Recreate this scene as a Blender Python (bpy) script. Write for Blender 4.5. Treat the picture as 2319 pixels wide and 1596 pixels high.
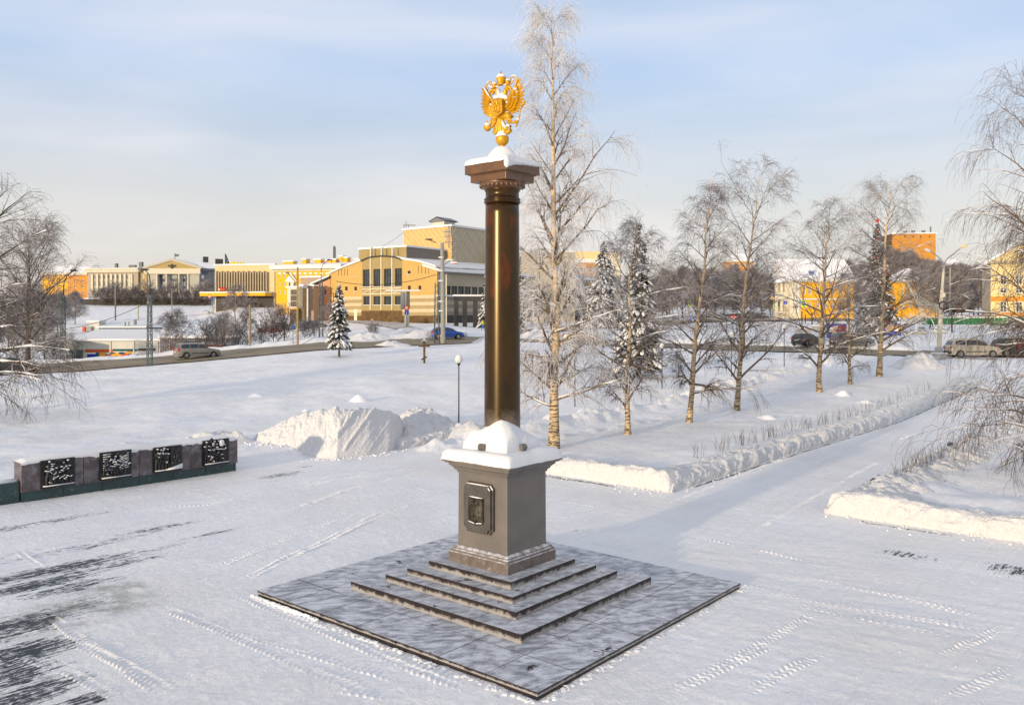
import bpy, math, random
import numpy as np
from mathutils import Vector
R = math.radians
random.seed(7); rng = np.random.default_rng(11)
scene = bpy.context.scene
for o in list(bpy.data.objects): bpy.data.objects.remove(o)
col = scene.collection

# ------------------------------------------------------------------ camera
H, F, HZ, CX = 5.5, 1921.0, 720.6, 1159.5        # eye height, focal length and horizon of the survey grid (2319 x 1596)
cam = bpy.data.objects.new('camera', bpy.data.cameras.new('camera')); col.objects.link(cam)
cam.location = (0, 0, H); cam.rotation_euler = (R(90), 0, 0)
cam.data.sensor_width = 36; cam.data.lens = 36 * F / 2319; cam.data.shift_y = -(798 - HZ) / 2319
cam.data.clip_start = .1; cam.data.clip_end = 6000
scene.camera = cam
# ------------------------------------------------------------------ world and sun
SUN_AZ, SUN_EL = 217.0, 7.0
world = bpy.data.worlds.new('World'); scene.world = world; world.use_nodes = True
nt = world.node_tree; nt.nodes.clear()
def N(t, k, **kw):
    n = t.nodes.new(k)
    for a, b in kw.items():
        if a == 'i':
            for x, y in b.items(): n.inputs[x].default_value = y
        else: setattr(n, a, b)
    return n
wo = N(nt, 'ShaderNodeOutputWorld'); 
sky = N(nt, 'ShaderNodeTexSky', sky_type='NISHITA', sun_disc=False, sun_elevation=R(SUN_EL), sun_rotation=R(SUN_AZ), altitude=80, air_density=1.0, dust_density=1.6, ozone_density=2.0)
bgA = N(nt, 'ShaderNodeBackground', i={1: .15}); nt.links.new(sky.outputs[0], bgA.inputs[0])
tc = N(nt, 'ShaderNodeTexCoord')
sx = N(nt, 'ShaderNodeSeparateXYZ'); nt.links.new(tc.outputs['Generated'], sx.inputs[0])
# thin high cloud: a veil whose tone goes from warm grey at the horizon to pale blue overhead
mr = N(nt, 'ShaderNodeMapRange', i={1: 0.0, 2: .55}); nt.links.new(sx.outputs['Z'], mr.inputs[0])
cr = N(nt, 'ShaderNodeValToRGB'); nt.links.new(mr.outputs[0], cr.inputs[0])
cr.color_ramp.elements[0].color = (.56, .50, .46, 1); cr.color_ramp.elements[1].color = (.44, .48, .56, 1)
e = cr.color_ramp.elements.new(.22); e.color = (.51, .50, .49, 1)
e = cr.color_ramp.elements.new(.5); e.color = (.37, .46, .62, 1)
# stretched cloud streaks
dv = N(nt, 'ShaderNodeVectorMath', operation='MULTIPLY', i={1: (1.0, 1.0, 5.5)}); nt.links.new(tc.outputs['Generated'], dv.inputs[0])
rt = N(nt, 'ShaderNodeMapping', i={2: (0, R(16), R(20))}); nt.links.new(dv.outputs[0], rt.inputs[0])
n1 = N(nt, 'ShaderNodeTexNoise', i={2: 1.7, 3: 5.0, 4: .5, 8: .35}); nt.links.new(rt.outputs[0], n1.inputs[0])
c1 = N(nt, 'ShaderNodeMapRange', i={1: .42, 2: .72, 3: 0.0, 4: .42}); nt.links.new(n1.outputs[0], c1.inputs[0])
mxc = N(nt, 'ShaderNodeMix', data_type='RGBA', i={7: (.62, .59, .585, 1)}); nt.links.new(c1.outputs[0], mxc.inputs[0]); nt.links.new(cr.outputs[0], mxc.inputs[6])
bgB = N(nt, 'ShaderNodeBackground', i={1: 1.30}); nt.links.new(mxc.outputs[2], bgB.inputs[0])
c2 = N(nt, 'ShaderNodeMapRange', i={1: .3, 2: .7, 3: .72, 4: .93}); nt.links.new(n1.outputs[0], c2.inputs[0])
mx = N(nt, 'ShaderNodeMixShader'); nt.links.new(c2.outputs[0], mx.inputs[0]); nt.links.new(bgA.outputs[0], mx.inputs[1]); nt.links.new(bgB.outputs[0], mx.inputs[2])
nt.links.new(mx.outputs[0], wo.inputs[0])
sun = bpy.data.objects.new('sun', bpy.data.lights.new('sun', 'SUN')); col.objects.link(sun)
sun.data.energy = 3.1; sun.data.angle = R(1.6); sun.data.color = (1.0, .80, .55)
sd = Vector((math.sin(R(SUN_AZ)) * math.cos(R(SUN_EL)), math.cos(R(SUN_AZ)) * math.cos(R(SUN_EL)), math.sin(R(SUN_EL))))
sun.rotation_euler = sd.to_track_quat('Z', 'Y').to_euler(); sun.location = (-30, -30, 40)
vs = scene.view_settings; vs.view_transform = 'Standard'; vs.look = 'None'; vs.exposure = .28; vs.gamma = 1; vs.use_curve_mapping = False
scene.render.engine = 'CYCLES'
scene.cycles.max_bounces = 6; scene.cycles.diffuse_bounces = 3; scene.cycles.glossy_bounces = 3

# ------------------------------------------------------------------ materials
def turned(t, src, ang, sc):
    m = N(t, 'ShaderNodeMapping', i={2: (0, 0, R(ang))}); t.links.new(src, m.inputs[0])
    v = N(t, 'ShaderNodeVectorMath', operation='MULTIPLY', i={1: sc}); t.links.new(m.outputs[0], v.inputs[0]); return v
MAT = {}
def mat(name, c1, c2=None, rough=.7, scale=6.0, metal=0.0, bump=0.0, bscale=None, spec=.5, stretch=(1, 1, 1), detail=5, lo=.35, hi=.65, coat=0.0, rot=(0,0,0)):
    m = bpy.data.materials.new(name); m.use_nodes = True; MAT[name] = m
    t = m.node_tree; b = t.nodes['Principled BSDF']
    b.inputs['Roughness'].default_value = rough; b.inputs['Metallic'].default_value = metal
    b.inputs['Specular IOR Level'].default_value = spec; b.inputs['Coat Weight'].default_value = coat
    if name == 'granite_shaft': b.inputs['Specular Tint'].default_value = (1, .80, .48, 1)
    if c2 is None: c2 = tuple(x * .82 for x in c1)
    tx = N(t, 'ShaderNodeTexCoord'); mp = turned(t, tx.outputs['Object'], math.degrees(rot[2]), stretch)
    n = N(t, 'ShaderNodeTexNoise', i={2: scale, 3: detail, 4: .6}); t.links.new(mp.outputs[0], n.inputs[0])
    r = N(t, 'ShaderNodeMapRange', i={1: lo, 2: hi}); t.links.new(n.outputs[0], r.inputs[0])
    x = N(t, 'ShaderNodeMix', data_type='RGBA', i={6: (*c1, 1), 7: (*c2, 1)}); t.links.new(r.outputs[0], x.inputs[0])
    t.links.new(x.outputs[2], b.inputs['Base Color'])
    if bump:
        n2 = N(t, 'ShaderNodeTexNoise', i={2: bscale or scale * 4, 3: 6, 4: .6}); t.links.new(mp.outputs[0], n2.inputs[0])
        bp = N(t, 'ShaderNodeBump', i={'Strength': 1.0, 'Distance': bump}); t.links.new(n2.outputs[0], bp.inputs['Height']); t.links.new(bp.outputs[0], b.inputs['Normal'])
    m['mix'] = x.name
    return m
def over(m, col2, kind='top', lo=.5, hi=.9, scale=8.0, amt=1.0, rough=None, stretch=(1,1,1), thr=(.4,.6)):
    """lay snow, dust or dirt over a material: by upward normal ('top') or in blotches ('spot')"""
    t = m.node_tree; b = t.nodes['Principled BSDF']; base = b.inputs['Base Color'].links[0].from_socket
    tx = N(t, 'ShaderNodeTexCoord'); mp = N(t, 'ShaderNodeMapping', i={3: stretch}); t.links.new(tx.outputs['Object'], mp.inputs[0])
    n = N(t, 'ShaderNodeTexNoise', i={2: scale, 3: 6, 4: .65}); t.links.new(mp.outputs[0], n.inputs[0])
    r = N(t, 'ShaderNodeMapRange', i={1: thr[0], 2: thr[1], 4: amt}); t.links.new(n.outputs[0], r.inputs[0]); fac = r.outputs[0]
    if kind == 'top':
        g = N(t, 'ShaderNodeNewGeometry'); s = N(t, 'ShaderNodeSeparateXYZ'); t.links.new(g.outputs['True Normal'], s.inputs[0])
        q = N(t, 'ShaderNodeMapRange', i={1: lo, 2: hi}); t.links.new(s.outputs[2], q.inputs[0])
        mm = N(t, 'ShaderNodeMath', operation='MULTIPLY'); t.links.new(q.outputs[0], mm.inputs[0]); t.links.new(fac, mm.inputs[1]); fac = mm.outputs[0]
    x = N(t, 'ShaderNodeMix', data_type='RGBA', i={7: (*col2, 1)}); t.links.new(fac, x.inputs[0]); t.links.new(base, x.inputs[6]); t.links.new(x.outputs[2], b.inputs['Base Color'])
    if rough is not None:
        y = N(t, 'ShaderNodeMix', i={2: b.inputs['Roughness'].default_value, 3: rough}); t.links.new(fac, y.inputs[0]); t.links.new(y.outputs[0], b.inputs['Roughness'])
    return m
def frost_up(m, z0, z1):
    """hoar frost creeping up from the foot of a polished stone"""
    t = m.node_tree; b = t.nodes['Principled BSDF']; base = b.inputs['Base Color'].links[0].from_socket
    tx = N(t, 'ShaderNodeTexCoord'); s = N(t, 'ShaderNodeSeparateXYZ'); t.links.new(tx.outputs['Object'], s.inputs[0])
    n = N(t, 'ShaderNodeTexNoise', i={2: 2.5, 3: 6, 4: .6}); t.links.new(tx.outputs['Object'], n.inputs[0])
    a = N(t, 'ShaderNodeMath', operation='MULTIPLY_ADD', i={1: 1.2, 2: -.6}); t.links.new(n.outputs[0], a.inputs[0])
    c = N(t, 'ShaderNodeMath', operation='ADD'); t.links.new(a.outputs[0], c.inputs[0]); t.links.new(s.outputs[2], c.inputs[1])
    r = N(t, 'ShaderNodeMapRange', i={1: z1, 2: z0, 3: 0.0, 4: .8}); t.links.new(c.outputs[0], r.inputs[0])
    x = N(t, 'ShaderNodeMix', data_type='RGBA', i={7: (.27, .225, .19, 1)}); t.links.new(r.outputs[0], x.inputs[0]); t.links.new(base, x.inputs[6]); t.links.new(x.outputs[2], b.inputs['Base Color'])
    y = N(t, 'ShaderNodeMix', i={2: b.inputs['Roughness'].default_value, 3: .55}); t.links.new(r.outputs[0], y.inputs[0]); t.links.new(y.outputs[0], b.inputs['Roughness'])
def dust_low(m, c2, lo=.25, hi=.62):
    """snow dust caked on the lower part of each block"""
    t = m.node_tree; b = t.nodes['Principled BSDF']; base = b.inputs['Base Color'].links[0].from_socket
    tx = N(t, 'ShaderNodeTexCoord'); s = N(t, 'ShaderNodeSeparateXYZ'); t.links.new(tx.outputs['Generated'], s.inputs[0])
    n = N(t, 'ShaderNodeTexNoise', i={2: 6.0, 3: 7, 4: .7}); t.links.new(tx.outputs['Object'], n.inputs[0])
    a = N(t, 'ShaderNodeMath', operation='MULTIPLY_ADD', i={1: 1.7, 2: -.85}); t.links.new(n.outputs[0], a.inputs[0])
    c = N(t, 'ShaderNodeMath', operation='ADD'); t.links.new(a.outputs[0], c.inputs[0]); t.links.new(s.outputs[2], c.inputs[1])
    r = N(t, 'ShaderNodeMapRange', i={1: hi, 2: lo, 3: 0.0, 4: .8}); t.links.new(c.outputs[0], r.inputs[0])
    x = N(t, 'ShaderNodeMix', data_type='RGBA', i={7: (*c2, 1)}); t.links.new(r.outputs[0], x.inputs[0]); t.links.new(base, x.inputs[6]); t.links.new(x.outputs[2], b.inputs['Base Color'])
SNOW = (.87, .86, .86)
mat('snow', SNOW, (.83, .825, .835), .65, 2.5, bump=.03, bscale=9, spec=.25)
mat('snow_rough', (.80, .79, .79), (.74, .73, .73), .7, 5, bump=.10, bscale=14, spec=.2)
mat('snow_cap', (.76, .755, .76), (.72, .715, .72), .6, 1.5, bump=.006, bscale=20, spec=.25)
mat('track_snow', (.79, .82, .86), (.73, .76, .80), .65, 9, bump=.015, bscale=40, spec=.3)
mat('granite_step', (.030, .018, .013), (.018, .013, .012), .35, 12); dust_low(MAT['granite_step'], (.40, .38, .36))
mat('bronze', (.018, .018, .022), (.035, .034, .038), .38, 9, metal=.4, bump=.02, bscale=30)
mat('plaque_stone', (.055, .050, .046), (.085, .078, .070), .5, 5, bump=.01)
mat('arms_bronze', (.060, .055, .040), (.10, .09, .065), .45, 12, metal=.5, bump=.01, bscale=60)
mat('gold', (.70, .37, .008), (.50, .25, .006), .42, 9, metal=.30, bump=.006, bscale=30)
mat('gold_shadow', (.36, .17, .01), None, .5, 9, metal=.3)
mat('relief_stone', (.105, .075, .078), (.062, .047, .052), .32, 2.2); over(MAT['relief_stone'], (.45, .44, .46), 'spot', scale=3.5, thr=(.45, .85), amt=.55, rough=.7)
mat('green_stone', (.018, .045, .048), (.030, .065, .066), .4, 3); over(MAT['green_stone'], (.5, .52, .55), 'spot', scale=9, thr=(.6, .75), amt=.5)
mat('joint', (.25, .25, .25), None, .8)
# granite of the shaft: dark, red veined, polished; of the pedestal: honed and frosted
mat('granite_shaft', (.011, .006, .0035), (.034, .015, .004), .27, 1.6, stretch=(1, 1, .45), spec=.5); over(MAT['granite_shaft'], (.10, .018, .006), 'spot', scale=1.3, stretch=(1.6, 1.6, .6), thr=(.56, .66), amt=.8)
frost_up(MAT['granite_shaft'], 3.0, 3.7)
mat('granite_capital', (.155, .070, .024), (.095, .045, .020), .35, 6, spec=.6)
mat('granite_pedestal', (.175, .152, .132), (.135, .120, .108), .42, 1.8, spec=.5, bump=.002, bscale=60); over(MAT['granite_pedestal'], (.30, .28, .27), 'spot', scale=14, thr=(.62, .72), amt=.5)
mat('granite_plinth', (.11, .085, .070), (.17, .14, .12), .45, 5); over(MAT['granite_plinth'], (.62, .62, .65), 'top', .3, .8, 9, .95, .8, thr=(.35, .6))
over(MAT['granite_plinth'], (.55, .54, .55), 'spot', scale=11, thr=(.60, .72), amt=.7)
# granite paving brushed clear of snow
def brushed(name, snow_thr, darkc=(.085, .088, .105)):
    m = mat(name, darkc, (.13, .135, .155), .5, 7)
    t = m.node_tree; b = t.nodes['Principled BSDF']; base = b.inputs['Base Color'].links[0].from_socket
    tx = N(t, 'ShaderNodeTexCoord'); mp = turned(t, tx.outputs['Object'], -10, (1.5, 3.0, 1))
    wn = N(t, 'ShaderNodeTexNoise', i={2: .55, 3: 2}); t.links.new(tx.outputs['Object'], wn.inputs[0])
    ad = N(t, 'ShaderNodeVectorMath', operation='MULTIPLY_ADD', i={1: (1.8, 1.8, 0)}); t.links.new(wn.outputs[1], ad.inputs[0]); t.links.new(mp.outputs[0], ad.inputs[2])
    n = N(t, 'ShaderNodeTexNoise', i={2: 2.2, 3: 9, 4: .70}); t.links.new(ad.outputs[0], n.inputs[0])
    r = N(t, 'ShaderNodeMapRange', i={1: snow_thr[0], 2: snow_thr[1], 3: .22, 4: .95}); t.links.new(n.outputs[0], r.inputs[0])
    x = N(t, 'ShaderNodeMix', data_type='RGBA', i={7: (.66, .67, .71, 1)}); t.links.new(r.outputs[0], x.inputs[0]); t.links.new(base, x.inputs[6])
    g = N(t, 'ShaderNodeTexNoise', i={2: 1.9, 3: 7, 4: .7}); t.links.new(tx.outputs['Object'], g.inputs[0])
    r2 = N(t, 'ShaderNodeMapRange', i={1: .635, 2: .655}); t.links.new(g.outputs[0], r2.inputs[0])
    y = N(t, 'ShaderNodeMix', data_type='RGBA', i={7: (.022, .013, .012, 1)}); t.links.new(r2.outputs[0], y.inputs[0]); t.links.new(x.outputs[2], y.inputs[6])
    t.links.new(y.outputs[2], b.inputs['Base Color']); b.inputs['Roughness'].default_value = .6
    return m
brushed('paving_brushed', (.40, .58), (.11, .11, .13)); brushed('step_brushed', (.38, .62), (.13, .13, .145))
# buildings
def wallm(name, c, k=.9, **kw): return mat(name, c, tuple(x * k for x in c), .85, 1.2, bump=.004, bscale=14, **kw)
wallm('ochre', (.58, .36, .11)); wallm('ochre_pale', (.64, .45, .20)); wallm('olive', (.36, .27, .11)); wallm('stage_panel', (.66, .41, .15)); wallm('stage_side_shaded', (.50, .42, .29)); wallm('stage_upper_shaded', (.22, .19, .16))  # right-hand stage faces carry their shade in the wall colour
wallm('stripe_dark', (.38, .29, .15)); wallm('stripe_light', (.62, .50, .32)); wallm('trim_cream', (.78, .70, .52)); wallm('brown_stone', (.16, .09, .03), .5)
wallm('side_grey', (.40, .35, .26)); wallm('side_lower', (.25, .215, .18)); wallm('mvd_cream', (.66, .60, .46)); wallm('mvd_wall', (.40, .34, .26)); wallm('mvd_front', (.46, .44, .38)); wallm('mvd_slate', (.13, .14, .17)); wallm('mvd_tan', (.44, .32, .13))  # side tones paint in the shade of the theatre's right-hand walls
wallm('beige', (.70, .53, .28)); wallm('fin', (.42, .34, .22)); wallm('yellow', (.80, .42, .012)); wallm('orange', (.60, .26, .03)); wallm('pink', (.72, .33, .16)); wallm('taupe', (.40, .29, .21)); wallm('white_paint', (.78, .76, .70)); wallm('pale_yellow', (.76, .60, .28))
wallm('hut_white', (.62, .60, .52)); wallm('panel_blue', (.10, .13, .20)); wallm('red_orange', (.60, .10, .02)); wallm('corrugate', (.16, .155, .17)); wallm('dark_base', (.06, .055, .05)); wallm('blue_paint', (.01, .04, .35)); wallm('grey_concrete', (.34, .34, .33))
mat('glass', (.020, .028, .035), (.05, .06, .07), .08, .8, spec=.8); mat('glass_teal', (.01, .07, .09), (.03, .12, .14), .1, .8, spec=.8)
mat('glass_car', (.010, .022, .026), (.02, .035, .04), .08, .8, spec=.7); mat('glass_warm', (.07, .055, .035), (.03, .03, .03), .1, 1.0, spec=.8)
mat('frame_dark', (.05, .05, .045)); mat('metal_grey', (.22, .23, .23), (.16, .17, .17), .5, 8, metal=.3); mat('metal_dark', (.025, .028, .035), None, .45, 8, metal=.3)
mat('lattice', (.13, .155, .155), (.085, .10, .10), .6, 4); over(MAT['lattice'], (.7, .72, .75), 'spot', scale=2.5, thr=(.62, .7), amt=.8)
mat('concrete_post', (.30, .30, .27), (.22, .22, .20), .8, 5); mat('ochre_post', (.38, .26, .07), (.28, .19, .06), .8, 5)
mat('wood', (.20, .11, .045), (.13, .07, .03), .75, 10, stretch=(1, 1, .2)); mat('white_globe', (.72, .72, .70), None, .3); mat('cable', (.02, .02, .02), None, .6)
mat('sign_red', (.62, .02, .015)); mat('sign_white', (.8, .8, .78)); mat('sign_blue', (.01, .07, .50)); mat('sign_lime', (.55, .85, .02)); mat('sign_orange', (.85, .35, .01)); mat('sign_yellow', (.85, .58, .02)); mat('green', (.01, .16, .05)); mat('black', (.01, .01, .01), None, .5)
mat('asphalt', (.15, .115, .068), (.29, .23, .145), .75, .5, stretch=(.25, 2.2, 1), rot=(0, 0, R(-12)), bump=.02, bscale=6); over(MAT['asphalt'], (.62, .58, .50), 'spot', scale=.9, stretch=(.25, 2.5, 1), thr=(.55, .75), amt=.8)
mat('lane_snow', (.42, .39, .36), (.56, .54, .51), .75, .6, bump=.03, bscale=5)
# vegetation
mat('birch_bark', (.66, .50, .30), (.50, .36, .20), .7, 4, bump=.01)
def lenticel(m, amount, sc=26):
    t = m.node_tree; b = t.nodes['Principled BSDF']; base = b.inputs['Base Color'].links[0].from_socket
    tx = N(t, 'ShaderNodeTexCoord'); mp = N(t, 'ShaderNodeMapping', i={3: (1.4, 1.4, 9)}); t.links.new(tx.outputs['Object'], mp.inputs[0])
    n = N(t, 'ShaderNodeTexNoise', i={2: 2.6, 3: 4, 4: .7}); t.links.new(mp.outputs[0], n.inputs[0])
    z = N(t, 'ShaderNodeSeparateXYZ'); t.links.new(tx.outputs['Object'], z.inputs[0])
    q = N(t, 'ShaderNodeMapRange', i={1: 0.0, 2: 6.0, 3: .47, 4: .60}); t.links.new(z.outputs[2], q.inputs[0])
    g = N(t, 'ShaderNodeMath', operation='SUBTRACT'); t.links.new(n.outputs[0], g.inputs[0]); t.links.new(q.outputs[0], g.inputs[1])
    h = N(t, 'ShaderNodeMapRange', i={1: 0.0, 2: .04, 4: amount}); t.links.new(g.outputs[0], h.inputs[0])
    x = N(t, 'ShaderNodeMix', data_type='RGBA', i={7: (.018, .014, .012, 1)}); t.links.new(h.outputs[0], x.inputs[0]); t.links.new(base, x.inputs[6]); t.links.new(x.outputs[2], b.inputs['Base Color'])
lenticel(MAT['birch_bark'], .92)
mat('limb_bark', (.115, .075, .045), (.20, .14, .085), .8, 3); mat('dark_bark', (.055, .042, .032), (.10, .08, .06), .85, 4)
mat('twig_brown', (.075, .052, .040), (.14, .10, .08), .8, 2)
mat('twig_frost', (.86, .84, .84), (.62, .59, .58), .8, 1.5)
mat('twig_grey', (.40, .37, .37), (.23, .20, .195), .8, 1.5)
mat('twig_wood', (.36, .33, .32), (.50, .47, .46), .85, .12)
mat('needle', (.018, .026, .014), (.040, .040, .020), .8, 2)
mat('needle_frost', (.30, .31, .30), (.45, .45, .46), .8, 3)
mat('hay', (.22, .15, .08), (.12, .08, .05), .8, 3)
# vehicles
def paint(n, c, **k): return mat(n, c, tuple(x * .9 for x in c), .32, 2, metal=.3, coat=.5, **k)
paint('car_beige', (.26, .235, .195)); paint('car_blue', (.008, .055, .32)); paint('car_silver', (.42, .38, .30)); paint('car_green', (.01, .16, .07)); paint('car_dark', (.03, .033, .037)); paint('car_red', (.25, .02, .02)); paint('car_white', (.5, .5, .5)); paint('car_grey', (.14, .15, .16)); paint('car_lightblue', (.20, .32, .46)); paint('car_greendark', (.02, .05, .045))
for k in ('car_beige', 'car_silver'): over(MAT[k], (.22, .17, .10), 'spot', scale=1.5, thr=(.5, .8), amt=.6)
mat('tyre', (.012, .012, .012), None, .9); mat('rim', (.30, .30, .29), None, .4, metal=.7); mat('lamp_red', (.55, .015, .01), None, .2); mat('lamp_clear', (.6, .6, .58), None, .1); mat('plastic_black', (.02, .02, .02), None, .6); mat('plate', (.6, .6, .58))
mat('jacket_lime', (.62, .62, .02)); mat('jeans_blue', (.01, .12, .42)); mat('skin', (.50, .30, .20)); mat('coat_dark', (.02, .02, .03)); mat('coat_red', (.20, .03, .03))
# ------------------------------------------------------------------ mesh helpers
WL = {}
def tag(o, label=None, cat=None, group=None, kind=None):
    if label: o['label'] = label
    if cat: o['category'] = cat
    if group: o['group'] = group
    if kind: o['kind'] = kind
    return o
def empty(name, loc=(0, 0, 0)):
    o = bpy.data.objects.new(name, None); col.objects.link(o); o.location = loc; o.empty_display_size = .2
    WL[o.name] = np.array(loc, float); return o
def mesh_np(name, V, Q, mats, parent=None, smooth=False, mi=None, loc=None, T=None):
    """V (n,3), Q (m,4) quads, T (k,3) triangles"""
    me = bpy.data.meshes.new(name); V = np.asarray(V, np.float64)
    off = np.zeros(3)
    if parent is not None: off = WL[parent.name]
    elif loc is not None: off = np.array(loc, float)
    V = V - off
    Q = np.zeros((0, 4), np.int32) if Q is None else np.asarray(Q, np.int32).reshape(-1, 4)
    T = np.zeros((0, 3), np.int32) if T is None else np.asarray(T, np.int32).reshape(-1, 3)
    me.vertices.add(len(V)); me.vertices.foreach_set('co', V.astype(np.float32).ravel())
    me.loops.add(Q.size + T.size); me.loops.foreach_set('vertex_index', np.concatenate([Q.ravel(), T.ravel()]))
    nf = len(Q) + len(T); me.polygons.add(nf)
    ls = np.concatenate([np.arange(len(Q)) * 4, len(Q) * 4 + np.arange(len(T)) * 3]).astype(np.int32)
    me.polygons.foreach_set('loop_start', ls)
    if smooth: me.polygons.foreach_set('use_smooth', np.ones(nf, bool))
    for m in (mats if isinstance(mats, (list, tuple)) else [mats]): me.materials.append(MAT[m])
    if mi is not None: me.polygons.foreach_set('material_index', np.asarray(mi, np.int32))
    me.update(calc_edges=True)
    o = bpy.data.objects.new(name, me); col.objects.link(o)
    if parent is not None:
        o.parent = parent; WL[o.name] = off
    else:
        o.location = off; WL[o.name] = off
    return o
class MB:
    def __init__(s): s.v = []; s.f = []; s.m = []; s.k = 0
    def add(s, vs, fs):
        b = len(s.v); s.v += [tuple(map(float, p)) for p in vs]; s.f += [tuple(b + i for i in f) for f in fs]; s.m += [s.k] * len(fs); return s
    def mat(s, k): s.k = k; return s
    def box(s, x0, x1, y0, y1, z0, z1):
        return s.add([(x0, y0, z0), (x1, y0, z0), (x1, y1, z0), (x0, y1, z0), (x0, y0, z1), (x1, y0, z1), (x1, y1, z1), (x0, y1, z1)], BOXF)
    def obox(s, O, d, n, t0, t1, n0, n1, z0, z1, zt=None):
        P = lambda t, k, z: (O[0] + d[0] * t + n[0] * k, O[1] + d[1] * t + n[1] * k, z)
        a, b = (z1, z1) if zt is None else (z1, zt)
        return s.add([P(t0, n0, z0), P(t1, n0, z0), P(t1, n1, z0), P(t0, n1, z0), P(t0, n0, a), P(t1, n0, b), P(t1, n1, b), P(t0, n1, a)], BOXF)
    def prism(s, pts, z0, z1, top=None):
        n = len(pts); top = top or pts
        s.add([(p[0], p[1], z0) for p in pts] + [(p[0], p[1], z1) for p in top], [tuple(range(n - 1, -1, -1)), tuple(range(n, 2 * n))] + [(i, (i + 1) % n, n + (i + 1) % n, n + i) for i in range(n)]); return s
    def extr(s, pts3, vec):
        n = len(pts3); q = [tuple(np.add(p, vec)) for p in pts3]
        return s.add(list(pts3) + q, [tuple(range(n)), tuple(range(2 * n - 1, n - 1, -1))] + [(i, n + i, n + (i + 1) % n, (i + 1) % n) for i in range(n)])
    def tube(s, pts, rad, sides=6, cap=True, flat=1.0, up=None):
        P = np.array(pts, float); rr = np.full(len(P), rad) if np.isscalar(rad) else np.array(rad, float)
        T = np.gradient(P, axis=0); T /= np.linalg.norm(T, axis=1)[:, None] + 1e-9
        ref = np.array(up, float) if up is not None else (np.array([0, 0, 1.]) if abs(T[:, 2]).mean() < .8 else np.array([1., .1, 0]))
        A = np.cross(T, ref); A /= np.linalg.norm(A, axis=1)[:, None] + 1e-9; B = np.cross(A, T)
        vs = []
        for i in range(len(P)):
            for k in range(sides):
                th = 2 * math.pi * k / sides; vs.append(P[i] + rr[i] * (math.cos(th) * A[i] + flat * math.sin(th) * B[i]))
        fs = [(i * sides + k, i * sides + (k + 1) % sides, (i + 1) * sides + (k + 1) % sides, (i + 1) * sides + k) for i in range(len(P) - 1) for k in range(sides)]
        if cap: fs += [tuple(range(sides - 1, -1, -1)), tuple((len(P) - 1) * sides + k for k in range(sides))]
        return s.add(vs, fs)
    def lathe(s, prof, c=(0, 0), n=24, sx=1, sy=1):
        vs = [(c[0] + r * math.cos(2 * math.pi * k / n) * sx, c[1] + r * math.sin(2 * math.pi * k / n) * sy, z) for r, z in prof for k in range(n)]
        fs = [(i * n + k, i * n + (k + 1) % n, (i + 1) * n + (k + 1) % n, (i + 1) * n + k) for i in range(len(prof) - 1) for k in range(n)]
        fs += [tuple(range(n - 1, -1, -1)), tuple((len(prof) - 1) * n + k for k in range(n))]
        return s.add(vs, fs)
    def ell(s, c, r, n=10, m=7, axes=None, noise=0.0):
        ax = np.eye(3) if axes is None else np.array(axes, float); vs = []
        for i in range(m + 1):
            ph = math.pi * i / m
            for k in range(n):
                th = 2 * math.pi * k / n; q = 1 + noise * random.uniform(-1, 1)
                l = np.array([r[0] * math.sin(ph) * math.cos(th), r[1] * math.sin(ph) * math.sin(th), r[2] * math.cos(ph)]) * q
                vs.append(np.array(c, float) + l @ ax)
        fs = [(i * n + k, (i + 1) * n + k, (i + 1) * n + (k + 1) % n, i * n + (k + 1) % n) for i in range(m) for k in range(n)]
        return s.add(vs, fs)
    def build(s, name, mats, parent=None, loc=None, smooth=False, bevel=0):
        me = bpy.data.meshes.new(name); off = WL[parent.name] if parent is not None else np.array(loc if loc is not None else (0, 0, 0), float)
        me.from_pydata([tuple(np.subtract(p, off)) for p in s.v], [], s.f)
        ml = mats if isinstance(mats, (list, tuple)) else [mats]
        for m in ml: me.materials.append(MAT[m])
        if len(ml) > 1: me.polygons.foreach_set('material_index', s.m)
        if smooth: me.polygons.foreach_set('use_smooth', [True] * len(s.f))
        me.update()
        o = bpy.data.objects.new(name, me); col.objects.link(o)
        if parent is not None: o.parent = parent
        else: o.location = off
        WL[o.name] = off
        if bevel:
            b = o.modifiers.new('bevel', 'BEVEL'); b.width = bevel; b.segments = 2; b.limit_method = 'ANGLE'
        return o
BOXF = [(0, 3, 2, 1), (4, 5, 6, 7), (0, 1, 5, 4), (1, 2, 6, 5), (2, 3, 7, 6), (3, 0, 4, 7)]
def copy_tree(o, parent=None):
    c = o.copy(); col.objects.link(c); c.parent = parent
    for ch in o.children: copy_tree(ch, c)
    return c
# ------------------------------------------------------------------ noise
_T = rng.random((256, 256))
def vnoise(x, y, seed=0):
    x = np.asarray(x, float) + seed * 17.3; y = np.asarray(y, float) + seed * 9.1
    xi = np.floor(x).astype(int); yi = np.floor(y).astype(int); fx = x - xi; fy = y - yi
    fx = fx * fx * (3 - 2 * fx); fy = fy * fy * (3 - 2 * fy)
    a = _T[xi & 255, yi & 255]; b = _T[(xi + 1) & 255, yi & 255]; c = _T[xi & 255, (yi + 1) & 255]; d = _T[(xi + 1) & 255, (yi + 1) & 255]
    return (a * (1 - fx) + b * fx) * (1 - fy) + (c * (1 - fx) + d * fx) * fy - .5
def fbm(x, y, o=4, seed=0):
    s = 0; a = 1.0
    for k in range(o): s = s + a * vnoise(x * 2 ** k, y * 2 ** k, seed + k); a *= .5
    return s
def sstep(a, b, x): t = np.clip((x - a) / (b - a), 0, 1); return t * t * (3 - 2 * t)
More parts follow.
